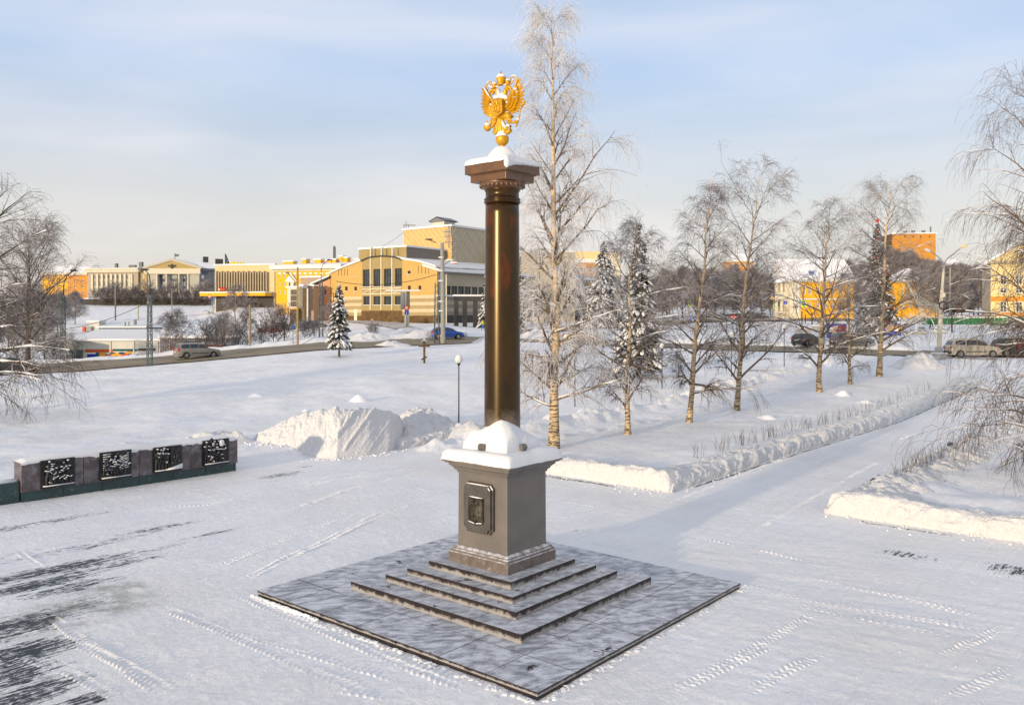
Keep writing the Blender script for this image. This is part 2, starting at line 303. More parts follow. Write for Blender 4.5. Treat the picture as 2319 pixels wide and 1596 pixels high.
# ------------------------------------------------------------------ terrain
A_ = np.array([math.sin(.7025), math.cos(.7025)]); B_ = np.array([-A_[1], A_[0]])     # the square's two directions
def zp(Y, py): return H - (py - HZ) * Y / F
def G(px, py, z=0.0): Y = F * (H - z) / (py - HZ); return np.array([(px - CX) / F * Y, Y, z])
def at(px, py, Y): return np.array([(px - CX) / F * Y, Y, zp(Y, py)])
CL = G(1520, 1115); CR = G(1866, 1162)          # corners of the two snow beds beside the alley
COLS = {   # columns of surveyed ground profiles: bearing -> distance, level
 -700: [(45, 0), (76, -.2), (86, 0), (96, -1), (120, -3), (200, -2), (260, 3), (400, 10), (900, 14)],
 0:    [(45, 0), (80, zp(80, 850)), (89.5, zp(89.5, 828)), (98, -.8), (115, -2.2), (200, -1), (235, zp(235, 738)), (330, zp(330, 690)), (380, zp(380, 672)), (900, 22)],
 200:  [(45, 0), (82, zp(82, 838)), (91.5, zp(91.5, 816)), (98, 0), (112, -1.6), (150, -2), (200, 1), (235, zp(235, 733)), (330, zp(330, 690)), (380, zp(380, 672)), (900, 22)],
 448:  [(45, 0), (86, zp(86, 817)), (95.5, zp(95.5, 797)), (101, 1.2), (118, -.6), (150, -.6), (190, 1.5), (235, zp(235, 729)), (330, zp(330, 690)), (380, zp(380, 672)), (900, 22)],
 540:  [(45, 0), (88, zp(88, 808.5)), (97.5, zp(97.5, 790)), (103, 1.8), (118, .3), (150, 1), (190, 2.6), (235, zp(235, 713)), (257, zp(257, 697)), (330, zp(330, 690)), (380, zp(380, 680)), (900, 22)],
 727:  [(45, 0), (92, zp(92, 791)), (101.5, zp(101.5, 775)), (108, 2.6), (125, 2.6), (150, 3.4), (185, zp(185, 722)), (260, zp(260, 700)), (330, zp(330, 690)), (380, zp(380, 690)), (900, 22)],
 991:  [(45, 0), (98, zp(98, 779)), (107.5, zp(107.5, 762)), (120, zp(120, 752)), (150, zp(150, 735)), (172, zp(172, 727)), (260, zp(260, 716)), (500, 9), (900, 20)],
 1178: [(45, 0), (101, zp(101, 771)), (110.5, zp(110.5, 764)), (125, zp(125, 757)), (143, zp(143, 747)), (172, zp(172, 731)), (260, zp(260, 716)), (500, 9), (900, 20)],
 1520: [(45, 0), (96, zp(96, 786)), (105.5, zp(105.5, 778)), (150, zp(150, 742)), (200, zp(200, 727)), (260, zp(260, 716)), (500, 10), (900, 24)],
 1900: [(45, 0), (86, zp(86, 798)), (95.5, zp(95.5, 789)), (120, zp(120, 765)), (150, zp(150, 745)), (200, zp(200, 722)), (260, zp(260, 715)), (500, 10), (900, 24)],
 2200: [(45, 0), (78, zp(78, 814)), (87.5, zp(87.5, 803)), (115, zp(115, 766)), (150, zp(150, 739)), (200, zp(200, 722)), (260, zp(260, 715)), (500, 10), (900, 24)],
 2900: [(45, 0), (72, 1.6), (81.5, 2), (110, 2.6), (150, 3.8), (200, 5.2), (260, 6.2), (500, 10), (900, 24)]}
CK = np.array(sorted(COLS)); CU = (CK - CX) / F
ROADN = [dict(zip(('Y',), (COLS[k][1][0],)))['Y'] for k in CK]
def base_z(X, Y):
    X = np.asarray(X, float); Y = np.asarray(Y, float)
    u = np.clip(X / np.maximum(Y, 5), CU[0], CU[-1] - 1e-6)
    Z = np.stack([np.interp(Y, [p[0] for p in COLS[k]], [p[1] for p in COLS[k]]) for k in CK])
    i = np.clip(np.searchsorted(CU, u, side='right') - 1, 0, len(CU) - 2)
    f = (u - CU[i]) / (CU[i + 1] - CU[i]); sh = np.indices(u.shape) if u.ndim else None
    if u.ndim == 0: return float(Z[i] * (1 - f) + Z[i + 1] * f)
    return np.take_along_axis(Z, i[None], 0)[0] * (1 - f) + np.take_along_axis(Z, (i + 1)[None], 0)[0] * f
def road_near(X, Y):
    u = X / np.maximum(Y, 5); return np.interp(u, CU, ROADN)
def ab(X, Y, C=CL): return (X - C[0]) * A_[0] + (Y - C[1]) * A_[1], (X - C[0]) * B_[0] + (Y - C[1]) * B_[1]
BPW = 14.3      # where the square ends and the open field starts, measured across the alley
def ground_z(X, Y, fine=True):
    X = np.atleast_1d(np.asarray(X, float)); Y = np.atleast_1d(np.asarray(Y, float))
    z = base_z(X, Y); a, b = ab(X, Y); ar, br = ab(X, Y, CR)
    far = sstep(60, 90, Y)
    bedL = sstep(.25, .9, a) * sstep(.25, .9, b) * (1 - sstep(8.2, 9.0, b))
    bedR = sstep(.25, .9, ar) * sstep(.25, .9, -br)
    field = np.maximum(sstep(BPW - .2, BPW + 1.2, b), sstep(11.0, 12.0, b) * sstep(2, 6, a))
    mid = sstep(.5, 2, a) * sstep(8.6, 9.2, b) * (1 - sstep(11.4, 12, b))
    z = z + .34 * bedL + .38 * bedR * (1 + .5 * fbm(X * .5, Y * .5, 2, 3)) + field * (1 - far) * (.25 + .35 * fbm(X * .09, Y * .09, 3, 5)) + .15 * mid
    soft = np.maximum(np.maximum(bedL, bedR), np.maximum(field, mid)); d = Y
    rn = road_near(X, Y); onroad = sstep(-2.5, -.3, Y - rn) * (1 - sstep(9.7, 10.5, Y - rn))
    if fine:
        z = z + soft * (.10 * fbm(X * .55, Y * .55, 4, 8) + .035 * fbm(a * 1.1, b * 3.1, 3, 9)) * (1 - onroad)
        hard = 1 - np.clip(soft, 0, 1); nr = hard * (1 - sstep(50, 60, Y))
        z = z + nr * (.022 * fbm(a * .7, b * 6, 3, 21) * (1 - sstep(-2, 3, X - .1 * Y) * sstep(1, -1, a)) + .015 * fbm(a * 5 + b, b * .8, 4, 22) * sstep(-2, 3, X - .1 * Y) * sstep(1.5, -.5, a) + .03 * fbm(X * .5, Y * .5, 3, 23) + .014 * np.clip(fbm(X * 5, Y * 5, 3, 24), 0, 1))
        # lumps along the buried second path, and on the wild side of the field
        lump = np.exp(-((b - 11.9 - .02 * a) / .75) ** 2) * sstep(-1, 3, a) * (1 - sstep(52, 58, a)); lump2 = np.exp(-((b - 9.3) / .6) ** 2) * sstep(1, 3, a) * (1 - sstep(46, 52, a))
        z = z + (lump + .5 * lump2) * (.30 + .55 * np.clip(fbm(X * 1.3, Y * 1.3, 3, 31), -.3, 1))
    # ploughed bank on the far side of the road and a low lip on the near side
    z = z + np.exp(-((Y - rn - 10.9) / .9) ** 2) * (.50 + .35 * fbm(X * .6, Y * .6, 3, 41)) + .0 * onroad
    z = z - .12 * onroad
    z = z + .35 * fbm(X * .08, Y * .08, 3, 51) * sstep(112, 150, Y) + 1.2 * fbm(X * .02, Y * .02, 2, 52) * sstep(300, 500, Y)
    return z
def gz(x, y): return float(ground_z([x], [y], False)[0])
def TG(px, py, lo=11.0, hi=420.0):
    """ground point seen along a surveyed bearing"""
    Y = np.linspace(lo, hi, 6000); X = (px - CX) / F * Y; z = ground_z(X, Y, False)
    s = HZ + F * (H - z) / Y - py; k = np.where((s[:-1] > 0) & (s[1:] <= 0))[0]
    i = k[0] if len(k) else len(Y) - 1
    return np.array([X[i], Y[i], z[i]])
# ground sheet: rows get wider apart with distance
uf = np.concatenate([np.linspace(-3.2, -.72, 40)[:-1], np.linspace(-.72, -.64, 16)[:-1], np.linspace(-.64, .64, 640), np.linspace(.64, .72, 16)[1:], np.linspace(.72, 3.2, 40)[1:]])
rows = np.concatenate([11.3 * (60 / 11.3) ** np.linspace(0, 1, 350), 60 * (130 / 60) ** np.linspace(0, 1, 120)[1:], 130 * (2600 / 130) ** np.linspace(0, 1, 80)[1:]])
UU, YY = np.meshgrid(uf, rows); XX = UU * YY
ZZ = ground_z(XX.ravel(), YY.ravel()).reshape(XX.shape)
nr_, nc_ = XX.shape
I = np.arange(nr_ * nc_).reshape(nr_, nc_)
Q = np.stack([I[:-1, :-1], I[:-1, 1:], I[1:, 1:], I[1:, :-1]], -1).reshape(-1, 4)
V = np.stack([XX, YY, ZZ], -1).reshape(-1, 3)
# bare-ground amount: places where the plough scraped down to the paving
BL = ((60, 1190, 3.2, .5, .75), (360, 1195, 1.6, .35, .8), (200, 1235, 3.0, .45, .7), (470, 1210, 1.6, .25, .75), (120, 1290, 2.6, .55, .95), (230, 1285, 2.2, .5, .8), (60, 1330, 2.0, .5, .95), (160, 1330, 1.4, .5, .85), (300, 1255, 2.6, .3, .75), (0, 1260, 2.5, .3, .6),
      (30, 1420, 1.6, .9, .92), (60, 1475, 1.2, .7, .98), (10, 1530, 1.1, .8, .95), (90, 1560, 1.0, .6, .9), (20, 1590, 1.2, .6, .95), (180, 1590, .6, .4, .9), (160, 1375, 1.3, .7, .7), (640, 1075, 1.3, .5, .8), (690, 1058, .6, .3, .7), (620, 1090, .5, .3, .6),
      (2050, 1256, .45, 1.0, .76), (2290, 1290, .7, .8, .84), (1290, 1200, .3, .8, .55), (1750, 1560, .3, .8, .4), (1620, 1240, .5, .3, .3))
def spots(X_, Y_):
    bare = np.zeros(np.shape(X_)); pale = np.zeros(np.shape(X_))
    for px, py, ra, rb, w in BL:
        c = G(px, py); a = (X_ - c[0]) * A_[0] + (Y_ - c[1]) * A_[1]; b = (X_ - c[0]) * B_[0] + (Y_ - c[1]) * B_[1]
        bare = np.maximum(bare, w * np.exp(-((a / ra) ** 2 + (b / rb) ** 2) ** 1.5))
    aa, bb_ = ab(X_, Y_); ar_, br_ = ab(X_, Y_, CR)
    bare = np.maximum(bare, .95 * np.exp(-((aa + .35) / .22) ** 2) * sstep(1.2, 2.2, bb_) * (1 - sstep(5, 7, bb_)))
    bare = np.maximum(bare, .95 * np.exp(-((bb_ + .10) / .12) ** 2) * sstep(.2, 1.5, aa) * (1 - sstep(40, 46, aa)))
    bare = np.maximum(bare, .9 * np.exp(-((ar_ + .35) / .16) ** 2) * sstep(.6, 1.2, -br_) * (1 - sstep(3, 4, -br_)))
    for px, py, ra, rb in ((170, 1385, 1.5, .9), (240, 1340, 1.0, .45)):
        c = G(px, py); a = (X_ - c[0]) * A_[0] + (Y_ - c[1]) * A_[1]; b = (X_ - c[0]) * B_[0] + (Y_ - c[1]) * B_[1]; pale = np.maximum(pale, np.exp(-((a / ra) ** 2 + (b / rb) ** 2) ** 2))
    return bare, pale
def mark(o, bare, pale):
    for nm, arr in (('bare', bare), ('pale', pale)):
        q = o.data.attributes.new(nm, 'FLOAT', 'POINT'); q.data.foreach_set('value', arr.astype(np.float32).ravel())
ground = mesh_np('ground', V, Q, 'snow', smooth=True); ground['kind'] = 'structure'
mark(ground, *spots(V[:, 0], V[:, 1]))
gm = mat('ground_snow', SNOW, (.82, .81, .82), .62, .5, spec=.3); ground.data.materials[0] = gm
t = gm.node_tree; b = t.nodes['Principled BSDF']; base = b.inputs['Base Color'].links[0].from_socket
tx = N(t, 'ShaderNodeTexCoord')
mpA = turned(t, tx.outputs['Object'], -49.75, (1.0, 9, 1))
ns = N(t, 'ShaderNodeTexNoise', i={2: 1.5, 3: 12, 4: .78}); t.links.new(mpA.outputs[0], ns.inputs[0])
at1 = N(t, 'ShaderNodeAttribute', attribute_name='bare'); at2 = N(t, 'ShaderNodeAttribute', attribute_name='pale')
su = N(t, 'ShaderNodeMath', operation='MULTIPLY_ADD', i={1: .36, 2: -.75}); t.links.new(at1.outputs['Fac'], su.inputs[0])
n9 = N(t, 'ShaderNodeTexNoise', i={2: 5.5, 3: 8, 4: .8}); t.links.new(tx.outputs['Object'], n9.inputs[0]); s9 = N(t, 'ShaderNodeMath', operation='MULTIPLY_ADD', i={1: .55, 2: -.275}); t.links.new(n9.outputs[0], s9.inputs[0]); s8 = N(t, 'ShaderNodeMath', operation='ADD'); t.links.new(s9.outputs[0], s8.inputs[0]); t.links.new(su.outputs[0], s8.inputs[1])
s2 = N(t, 'ShaderNodeMath', operation='ADD'); t.links.new(s8.outputs[0], s2.inputs[0]); t.links.new(ns.outputs[0], s2.inputs[1])
r1 = N(t, 'ShaderNodeMapRange', i={1: .0, 2: .07}); t.links.new(s2.outputs[0], r1.inputs[0])
mpB = turned(t, tx.outputs['Object'], -49.75, (.5, 5, 1))
nb = N(t, 'ShaderNodeTexNoise', i={2: .9, 3: 6, 4: .65}); t.links.new(mpB.outputs[0], nb.inputs[0])
rb = N(t, 'ShaderNodeMapRange', i={1: .50, 2: .72, 4: .34}); t.links.new(nb.outputs[0], rb.inputs[0])
nw = N(t, 'ShaderNodeTexNoise', i={2: .22, 3: 4}); t.links.new(tx.outputs['Object'], nw.inputs[0]); rw = N(t, 'ShaderNodeMapRange', i={1: .45, 2: .75, 4: .5}); t.links.new(nw.outputs[0], rw.inputs[0])
x0 = N(t, 'ShaderNodeMix', data_type='RGBA', i={7: (.70, .66, .61, 1)}); t.links.new(rw.outputs[0], x0.inputs[0]); t.links.new(base, x0.inputs[6])
x00 = N(t, 'ShaderNodeMix', data_type='RGBA', i={7: (.66, .67, .69, 1)}); t.links.new(rb.outputs[0], x00.inputs[0]); t.links.new(x0.outputs[2], x00.inputs[6])
np_ = N(t, 'ShaderNodeTexNoise', i={2: 1.7, 3: 6, 4: .7}); t.links.new(tx.outputs['Object'], np_.inputs[0])
mp_ = N(t, 'ShaderNodeMath', operation='MULTIPLY'); rp = N(t, 'ShaderNodeMapRange', i={1: .42, 2: .6, 4: .85}); t.links.new(np_.outputs[0], rp.inputs[0]); t.links.new(rp.outputs[0], mp_.inputs[0]); t.links.new(at2.outputs['Fac'], mp_.inputs[1])
x1 = N(t, 'ShaderNodeMix', data_type='RGBA', i={7: (.30, .30, .25, 1)}); t.links.new(mp_.outputs[0], x1.inputs[0]); t.links.new(x00.outputs[2], x1.inputs[6])
x2 = N(t, 'ShaderNodeMix', data_type='RGBA', i={7: (.045, .052, .062, 1)}); t.links.new(r1.outputs[0], x2.inputs[0]); t.links.new(x1.outputs[2], x2.inputs[6])
t.links.new(x2.outputs[2], b.inputs['Base Color'])
nf1 = N(t, 'ShaderNodeTexNoise', i={2: 6, 3: 9, 4: .65}); t.links.new(tx.outputs['Object'], nf1.inputs[0])
bp = N(t, 'ShaderNodeBump', i={'Strength': .9, 'Distance': .045}); t.links.new(nf1.outputs[0], bp.inputs['Height'])
bp2 = N(t, 'ShaderNodeBump', i={'Strength': 1.0, 'Distance': .06}); t.links.new(nb.outputs[0], bp2.inputs['Height']); t.links.new(bp.outputs[0], bp2.inputs['Normal']); t.links.new(bp2.outputs[0], b.inputs['Normal'])
g2 = MB(); g2.box(-60, 60, -400, 11.31, -3, -.03); 
go = g2.build('square', 'ground_snow'); go['kind'] = 'structure'
g3 = MB(); g3.box(-400, -60.05, -400, 11.2, -3, -.06); g3.box(60.05, 400, -400, 11.2, -3, -.06); go = g3.build('snow_field', 'snow'); go['kind'] = 'structure'
# roads
def strip(name, near, far, m, lift=.02, n=160, k=7):
    nx = np.linspace(0, 1, n); cn = np.array(near); cf = np.array(far); tn = np.linspace(0, 1, len(cn))
    P0 = np.stack([np.interp(nx, tn, cn[:, j]) for j in (0, 1)], -1); P1 = np.stack([np.interp(nx, np.linspace(0, 1, len(cf)), cf[:, j]) for j in (0, 1)], -1)
    w = np.linspace(0, 1, k)[None, :, None]; P = P0[:, None] * (1 - w) + P1[:, None] * w
    z = ground_z(P[..., 0].ravel(), P[..., 1].ravel()).reshape(n, k) + lift
    V = np.concatenate([P, z[..., None]], -1).reshape(-1, 3); I = np.arange(n * k).reshape(n, k)
    o = mesh_np(name, V, np.stack([I[:-1, :-1], I[1:, :-1], I[1:, 1:], I[:-1, 1:]], -1).reshape(-1, 4), m, smooth=True); o['kind'] = 'structure'; return o
pxs = np.concatenate([np.arange(-600, 2860, 40)])
Yn = np.interp((pxs - CX) / F, CU, ROADN)
strip('road', [((p - CX) / F * y, y) for p, y in zip(pxs, Yn)], [((p - CX) / F * (y + 9.5), y + 9.5) for p, y in zip(pxs, Yn)], 'asphalt', .10, 700, 14)
strip('side_road', [TG(x, y)[:2] for x, y in ((1120, 758), (1178, 756), (1280, 750), (1397, 742.5), (1480, 737), (1570, 731), (1800, 727), (2060, 726))], [TG(x, y)[:2] for x, y in ((1120, 750), (1178, 747.5), (1280, 742), (1397, 735), (1480, 729), (1560, 724), (1700, 722.3), (1900, 722.2))], 'asphalt', .14, 260, 9)
strip('parking_lane', [TG(x, y)[:2] for x, y in ((985, 766), (940, 757), (905, 747), (860, 738), (820, 733), (780, 729))], [TG(x, y)[:2] for x, y in ((1060, 763), (960, 748), (925, 737), (905, 731), (880, 728), (800, 725))], 'lane_snow', .14, 120, 9)
# ------------------------------------------------------------------ the stele
MC = np.array([-.195, 17.03])
def mp3(a, b, z): return (MC[0] + a * A_[0] + b * B_[0], MC[1] + a * A_[1] + b * B_[1], z)
def rect(ha, hb): return [mp3(-ha, -hb, 0)[:2], mp3(ha, -hb, 0)[:2], mp3(ha, hb, 0)[:2], mp3(-ha, hb, 0)[:2]]
def ablock(mb, a0, a1, b0, b1, z0, z1):
    mb.prism([mp3(a0, b0, 0)[:2], mp3(a1, b0, 0)[:2], mp3(a1, b1, 0)[:2], mp3(a0, b1, 0)[:2]], z0, z1)
stele = empty('memorial_column', (MC[0], MC[1], 0))
tag(stele, 'tall polished granite memorial column on a stepped base, crowned with a gilded double-headed eagle', 'monument')
# platform of paving slabs
m = MB(); ablock(m, -3.30, 3.30, -3.53, 3.53, -.3, .055); plat = m.build('platform', 'granite_step', stele)
na, nb_ = 7, 7; g = .006
for i in range(na):
    for j in range(nb_):
        if 2 <= i <= 4 and 2 <= j <= 4: continue
        m = MB(); a0 = -3.32 + 6.64 * i / na; a1 = -3.32 + 6.64 * (i + 1) / na; b0 = -3.55 + 7.10 * j / nb_; b1 = -3.55 + 7.10 * (j + 1) / nb_
        dz = random.uniform(-.002, .002)
        m.mat(0); ablock(m, a0 + g, a1 - g, b0 + g, b1 - g, .057, .12 + dz); m.m[-5] = 1
        m.build('paving_slab', ['granite_step', 'paving_brushed'], plat)
# four steps, each a ring of stones on a core
STP = [(2.065, 2.206, .12, .27), (1.60, 1.693, .27, .403), (1.312, 1.38, .403, .523), (1.003, 1.077, .523, .66)]
for k, (ha, hb, z0, z1) in enumerate(STP):
    nxt = STP[k + 1] if k < 3 else (.74, .783, 0, 0); w = ha - nxt[0] + .04
    m = MB(); ablock(m, -ha + .03, ha - .03, -hb + .03, hb - .03, z0 - .02, z1 - .012); st = m.build('step', 'granite_step', stele)
    n = (4, 3, 3, 2)[k]
    def stone(a0, a1, b0, b1):
        m = MB(); ablock(m, a0 + .004, a1 - .004, b0 + .004, b1 - .004, z0 - .01, z1); m.m[-5] = 1
        m.build('step_stone', ['granite_step', 'step_brushed'], st)
    for i in range(n):
        t0 = -hb + 2 * hb * i / n; t1 = -hb + 2 * hb * (i + 1) / n
        stone(-ha, -ha + w, t0, t1); stone(ha - w, ha, t0, t1)
        t0 = -ha + w + 2 * (ha - w) * i / n; t1 = -ha + w + 2 * (ha - w) * (i + 1) / n
        stone(t0, t1, -hb, -hb + w); stone(t0, t1, hb - w, hb)
# plinth, pedestal, cornice: stacked square profiles
def stack(mb, prof):       # (half a, half b, z) rings joined
    b0 = len(mb.v)
    for ha, hb, z in prof: mb.v += [mp3(-ha, -hb, z), mp3(ha, -hb, z), mp3(ha, hb, z), mp3(-ha, hb, z)]
    n = len(prof)
    for i in range(n - 1):
        for k in range(4): mb.f.append((b0 + i * 4 + k, b0 + i * 4 + (k + 1) % 4, b0 + i * 4 + 4 + (k + 1) % 4, b0 + i * 4 + 4 + k)); mb.m.append(mb.k)
    mb.f += [tuple(b0 + k for k in (3, 2, 1, 0)), tuple(b0 + (n - 1) * 4 + k for k in range(4))]; mb.m += [mb.k] * 2
q = 1.06
m = MB(); stack(m, [(.738, .783, .655), (.738, .783, .855), (.722, .766, .87), (.715, .758, .905), (.690, .732, .925), (.685, .727, .945), (.650, .690, .975), (.632, .670, .985)]); m.build('plinth', 'granite_plinth', stele, bevel=.004)
m = MB(); stack(m, [(.612, .650, .98), (.606, .645, 1.05), (.600, .640, 2.44)]); m.build('pedestal', 'granite_pedestal', stele, bevel=.012)
m = MB(); stack(m, [(.605, .643, 2.425), (.62, .66, 2.43), (.625, .665, 2.47), (.655, .695, 2.485), (.675, .717, 2.53), (.72, .765, 2.575), (.735, .785, 2.58), (.735, .785, 2.615), (.79, .84, 2.63), (.80, .855, 2.655), (.832, .888, 2.66), (.832, .888, 2.70)]); m.build('cornice', 'granite_pedestal', stele, bevel=.003)
# plaque on the face towards the lower left, cut corners, with a coat of arms
nA = -A_                          # that face looks along -A
fo = -.606
def facept(b, z, out): return mp3(fo - out, b, z)
def shape_plate(mb, pts, o0, o1):
    n = len(pts); v = [facept(b, z, o0) for b, z in pts] + [facept(b, z, o1) for b, z in pts]
    mb.add(v, [tuple(range(n - 1, -1, -1)), tuple(range(n, 2 * n))] + [(i, (i + 1) % n, n + (i + 1) % n, n + i) for i in range(n)])
def notched(b0, b1, z0, z1, c):
    P = []
    for cx_, cz_, s in ((b0, z0, 0), (b1, z0, 1), (b1, z1, 2), (b0, z1, 3)):
        ang = [(90, 0), (180, 90), (270, 180), (360, 270)][s]
        for k in range(6):
            a = R(ang[0] + (ang[1] - ang[0]) * k / 5); P.append((cx_ + c * math.cos(a), cz_ + c * math.sin(a)))
    return P
pb, pw = .045, .385
m = MB(); shape_plate(m, notched(pb - pw, pb + pw, 1.31, 2.29, .085), 0, .055); shape_plate(m, notched(pb - pw + .035, pb + pw - .035, 1.345, 2.255, .085), .055, .105)
plq = m.build('plaque', 'plaque_stone', stele, bevel=.004)
m = MB()
sh = [(pb - .185, 2.01), (pb - .185, 1.56), (pb - .16, 1.525), (pb - .03, 1.505), (pb, 1.475), (pb + .03, 1.505), (pb + .16, 1.525), (pb + .185, 1.56), (pb + .185, 2.01)][::-1]
shape_plate(m, sh, .10, .135)
rim = sh + [sh[0]]; m.tube([facept(b, z, .14) for b, z in rim], .012, 6)
S = lambda x, y: facept(pb + .185 - .37 * (x - 190) / 370, 2.01 - .52 * (y - 500) / 600, .145)       # sketch grid of the arms
for x, y, r in ((250, 590, .03), (280, 570, .035), (320, 560, .03), (270, 630, .03), (310, 620, .035), (345, 650, .026), (400, 610, .028), (380, 640, .026), (430, 600, .03), (460, 640, .022), (240, 660, .022), (430, 660, .022)): m.ell(S(x, y), (r, r, r * .8), 8, 6)
m.tube([S(300, 700), S(310, 740), S(370, 760), S(440, 730), S(450, 760)], .014, 6); m.tube([S(300, 790), S(330, 760), S(380, 770), S(450, 735)], .012, 6); m.tube([S(440, 800), S(460, 830)], .016, 6)
for a, bq in (((290, 890), (400, 1040)), ((450, 920), (310, 1030)), ((370, 900), (370, 1070))): m.tube([S(*a), S(*bq)], .009, 6)
m.tube([S(270, 915), S(315, 875)], .018, 6); m.tube([S(430, 900), S(470, 950)], .012, 6); m.tube([S(340, 985), S(400, 985)], .010, 6)
m.build('coat_of_arms', 'arms_bronze', plq, smooth=True)
m = MB()
for (z, o, hw, th) in ((2.262, .080, .285, .014), (2.018, .13, .175, .016)):
    m.tube([facept(pb - hw, z, o), facept(pb - hw * .3, z + .004, o + .008), facept(pb + hw * .5, z + .003, o + .005), facept(pb + hw, z, o)], [th * .6, th, th, th * .6], 7)
for b0, z0, b1, z1 in ((pb - .17, 1.53, pb - .02, 1.505), (pb + .02, 1.505, pb + .17, 1.53)): m.tube([facept(b0, z0 + .012, .15), facept((b0 + b1) / 2, (z0 + z1) / 2 + .016, .155), facept(b1, z1 + .012, .15)], .011, 6)
m.tube([facept(pb - pw + .03, 2.19, .12), facept(pb - pw + .085, 2.235, .11)], .014, 6); m.tube([facept(pb - pw + .005, 2.195, .06), facept(pb - pw + .08, 2.27, .05)], .016, 6)
m.build('snow_ledge', 'snow_cap', plq, smooth=True)
# soft snow lying on square ledges: rounded cushion over a rectangle
def cushion(name, ha, hb, z0, th, par, mid=None, n=56, over_=.012, sag=0.0, seed=1, edge=.16, inner=None):
    s = np.linspace(-1, 1, n); Aq, Bq = np.meshgrid(s, s, indexing='ij'); a = Aq * (ha + over_); b = Bq * (hb + over_)
    da = (1 - np.abs(Aq)) * ha; db = (1 - np.abs(Bq)) * hb; d = np.minimum(da, db); dd = np.sqrt(np.clip(np.minimum(da, edge) / edge, 0, 1) * (2 - np.clip(np.minimum(da, edge) / edge, 0, 1))) * np.sqrt(np.clip(np.minimum(db, edge) / edge, 0, 1) * (2 - np.clip(np.minimum(db, edge) / edge, 0, 1)))
    h = th * (.30 + .70 * dd) * (1 + .12 * fbm(a * 2.2, b * 2.2, 3, seed))
    if mid is not None: h = h + mid(a, b)
    h = h * np.where(d <= 1e-9, .05, 1)
    P = np.stack([MC[0] + a * A_[0] + b * B_[0], MC[1] + a * A_[1] + b * B_[1], z0 + h], -1); I = np.arange(n * n).reshape(n, n)
    # skirt
    V = P.reshape(-1, 3); Qd = [np.stack([I[:-1, :-1], I[1:, :-1], I[1:, 1:], I[:-1, 1:]], -1).reshape(-1, 4)]
    ring = np.concatenate([I[:, 0], I[-1, 1:], I[::-1, -1][1:], I[0, ::-1][1:-1]])
    jag = (sag(a.ravel()[ring], b.ravel()[ring]) if callable(sag) else sag * (.5 + fbm(np.arange(len(ring)) * .17, np.zeros(len(ring)), 3, seed + 5)))
    low = V[ring].copy(); low[:, 2] = z0 - np.clip(jag, 0, None) - .001; k = len(V); V = np.vstack([V, low]); r = np.arange(len(ring)); Qd.append(np.stack([ring, k + r, k + (r + 1) % len(ring), ring[(r + 1) % len(ring)]], -1))
    return mesh_np(name, V, np.vstack(Qd), 'snow_cap', par, smooth=True)
cushion('snow_cap', .832, .888, 2.70, .215, stele, mid=lambda a, b: .02 * np.exp(-(a * a + b * b) / .3), over_=.02, sag=.012, seed=4)
# column base block buried in snow: mound with the moulded corners pushing through
def mound(a, b):
    r = np.sqrt(a * a + b * b); r2 = np.sqrt((a + .20) ** 2 + (b + .17) ** 2); return .06 * np.exp(-(r / .5) ** 2) + .30 * np.exp(-(r2 / .38) ** 2.2) + .06 * np.exp(-((a + .42) ** 2 + (b - .42) ** 2) / .03) + .05 * fbm(a * 4, b * 4, 3, 77) - .06 * np.exp(-((a + .5) / .12) ** 2 - ((b - .03) / .10) ** 2) - .06 * np.exp(-((b + .54) / .12) ** 2 - ((a + .08) / .10) ** 2)
m = MB(); stack(m, [(.50, .535, 2.70), (.50, .535, 2.96)]); m.build('base_block', 'granite_capital', stele, bevel=.01)
m = MB()
for s in (.0,):
    m.tube([mp3(-.555, -.045, 2.975), mp3(-.555, .10, 2.975)], .072, 14); m.tube([mp3(-.01, -.59, 2.975), mp3(-.155, -.59, 2.975)], .072, 14)
    for c in (.025, .05): m.tube([mp3(-.628, .03 + c * math.cos(k * .6), 2.975 + c * math.sin(k * .6)) for k in range(11)], .006, 4)
m.build('scroll', 'granite_pedestal', stele, smooth=False)
cushion('snow_mound', .53, .565, 2.93, .23, stele, mid=mound, n=72, over_=.015, sag=lambda a, b: .155 - .15 * np.exp(-((b - .03) / .10) ** 4) * (a < -.5) - .15 * np.exp(-((a + .08) / .10) ** 4) * (b < -.5), seed=9, edge=.20)
# shaft with a slight taper, necking rings, capital
prof = [(.400, 2.96), (.392, 3.05), (.376, 3.12), (.366, 3.18)] + [(.362 - .024 * ((z - 3.2) / 4.6) ** 1.3, z) for z in np.linspace(3.2, 7.80, 24)]
m = MB(); m.lathe(prof, MC, 64); m.build('shaft', 'granite_shaft', stele, smooth=True)
m = MB(); m.lathe([(.338, 7.79), (.362, 7.80), (.372, 7.82), (.362, 7.84), (.345, 7.845), (.362, 7.86), (.370, 7.875), (.362, 7.89), (.338, 7.90), (.335, 8.03), (.35, 8.04), (.36, 8.055), (.352, 8.07), (.365, 8.08)], MC, 64)
m.build('necking', 'granite_shaft', stele, smooth=True)
m = MB(); m.lathe([(.355, 8.07), (.40, 8.10), (.445, 8.15), (.46, 8.19), (.455, 8.215)], MC, 64)
cap = m.build('capital', 'granite_capital', stele, smooth=True)
m = MB()
for k in range(28):
    a = 2 * math.pi * k / 28; c = np.array([MC[0] + .437 * math.cos(a), MC[1] + .437 * math.sin(a), 8.150]); m.ell(c, (.022, .040, .048), 8, 6, axes=[(math.cos(a), math.sin(a), .5), (-math.sin(a), math.cos(a), 0), (-.3 * math.cos(a), -.3 * math.sin(a), 1)])
m.build('egg_moulding', 'granite_capital', cap, smooth=True)
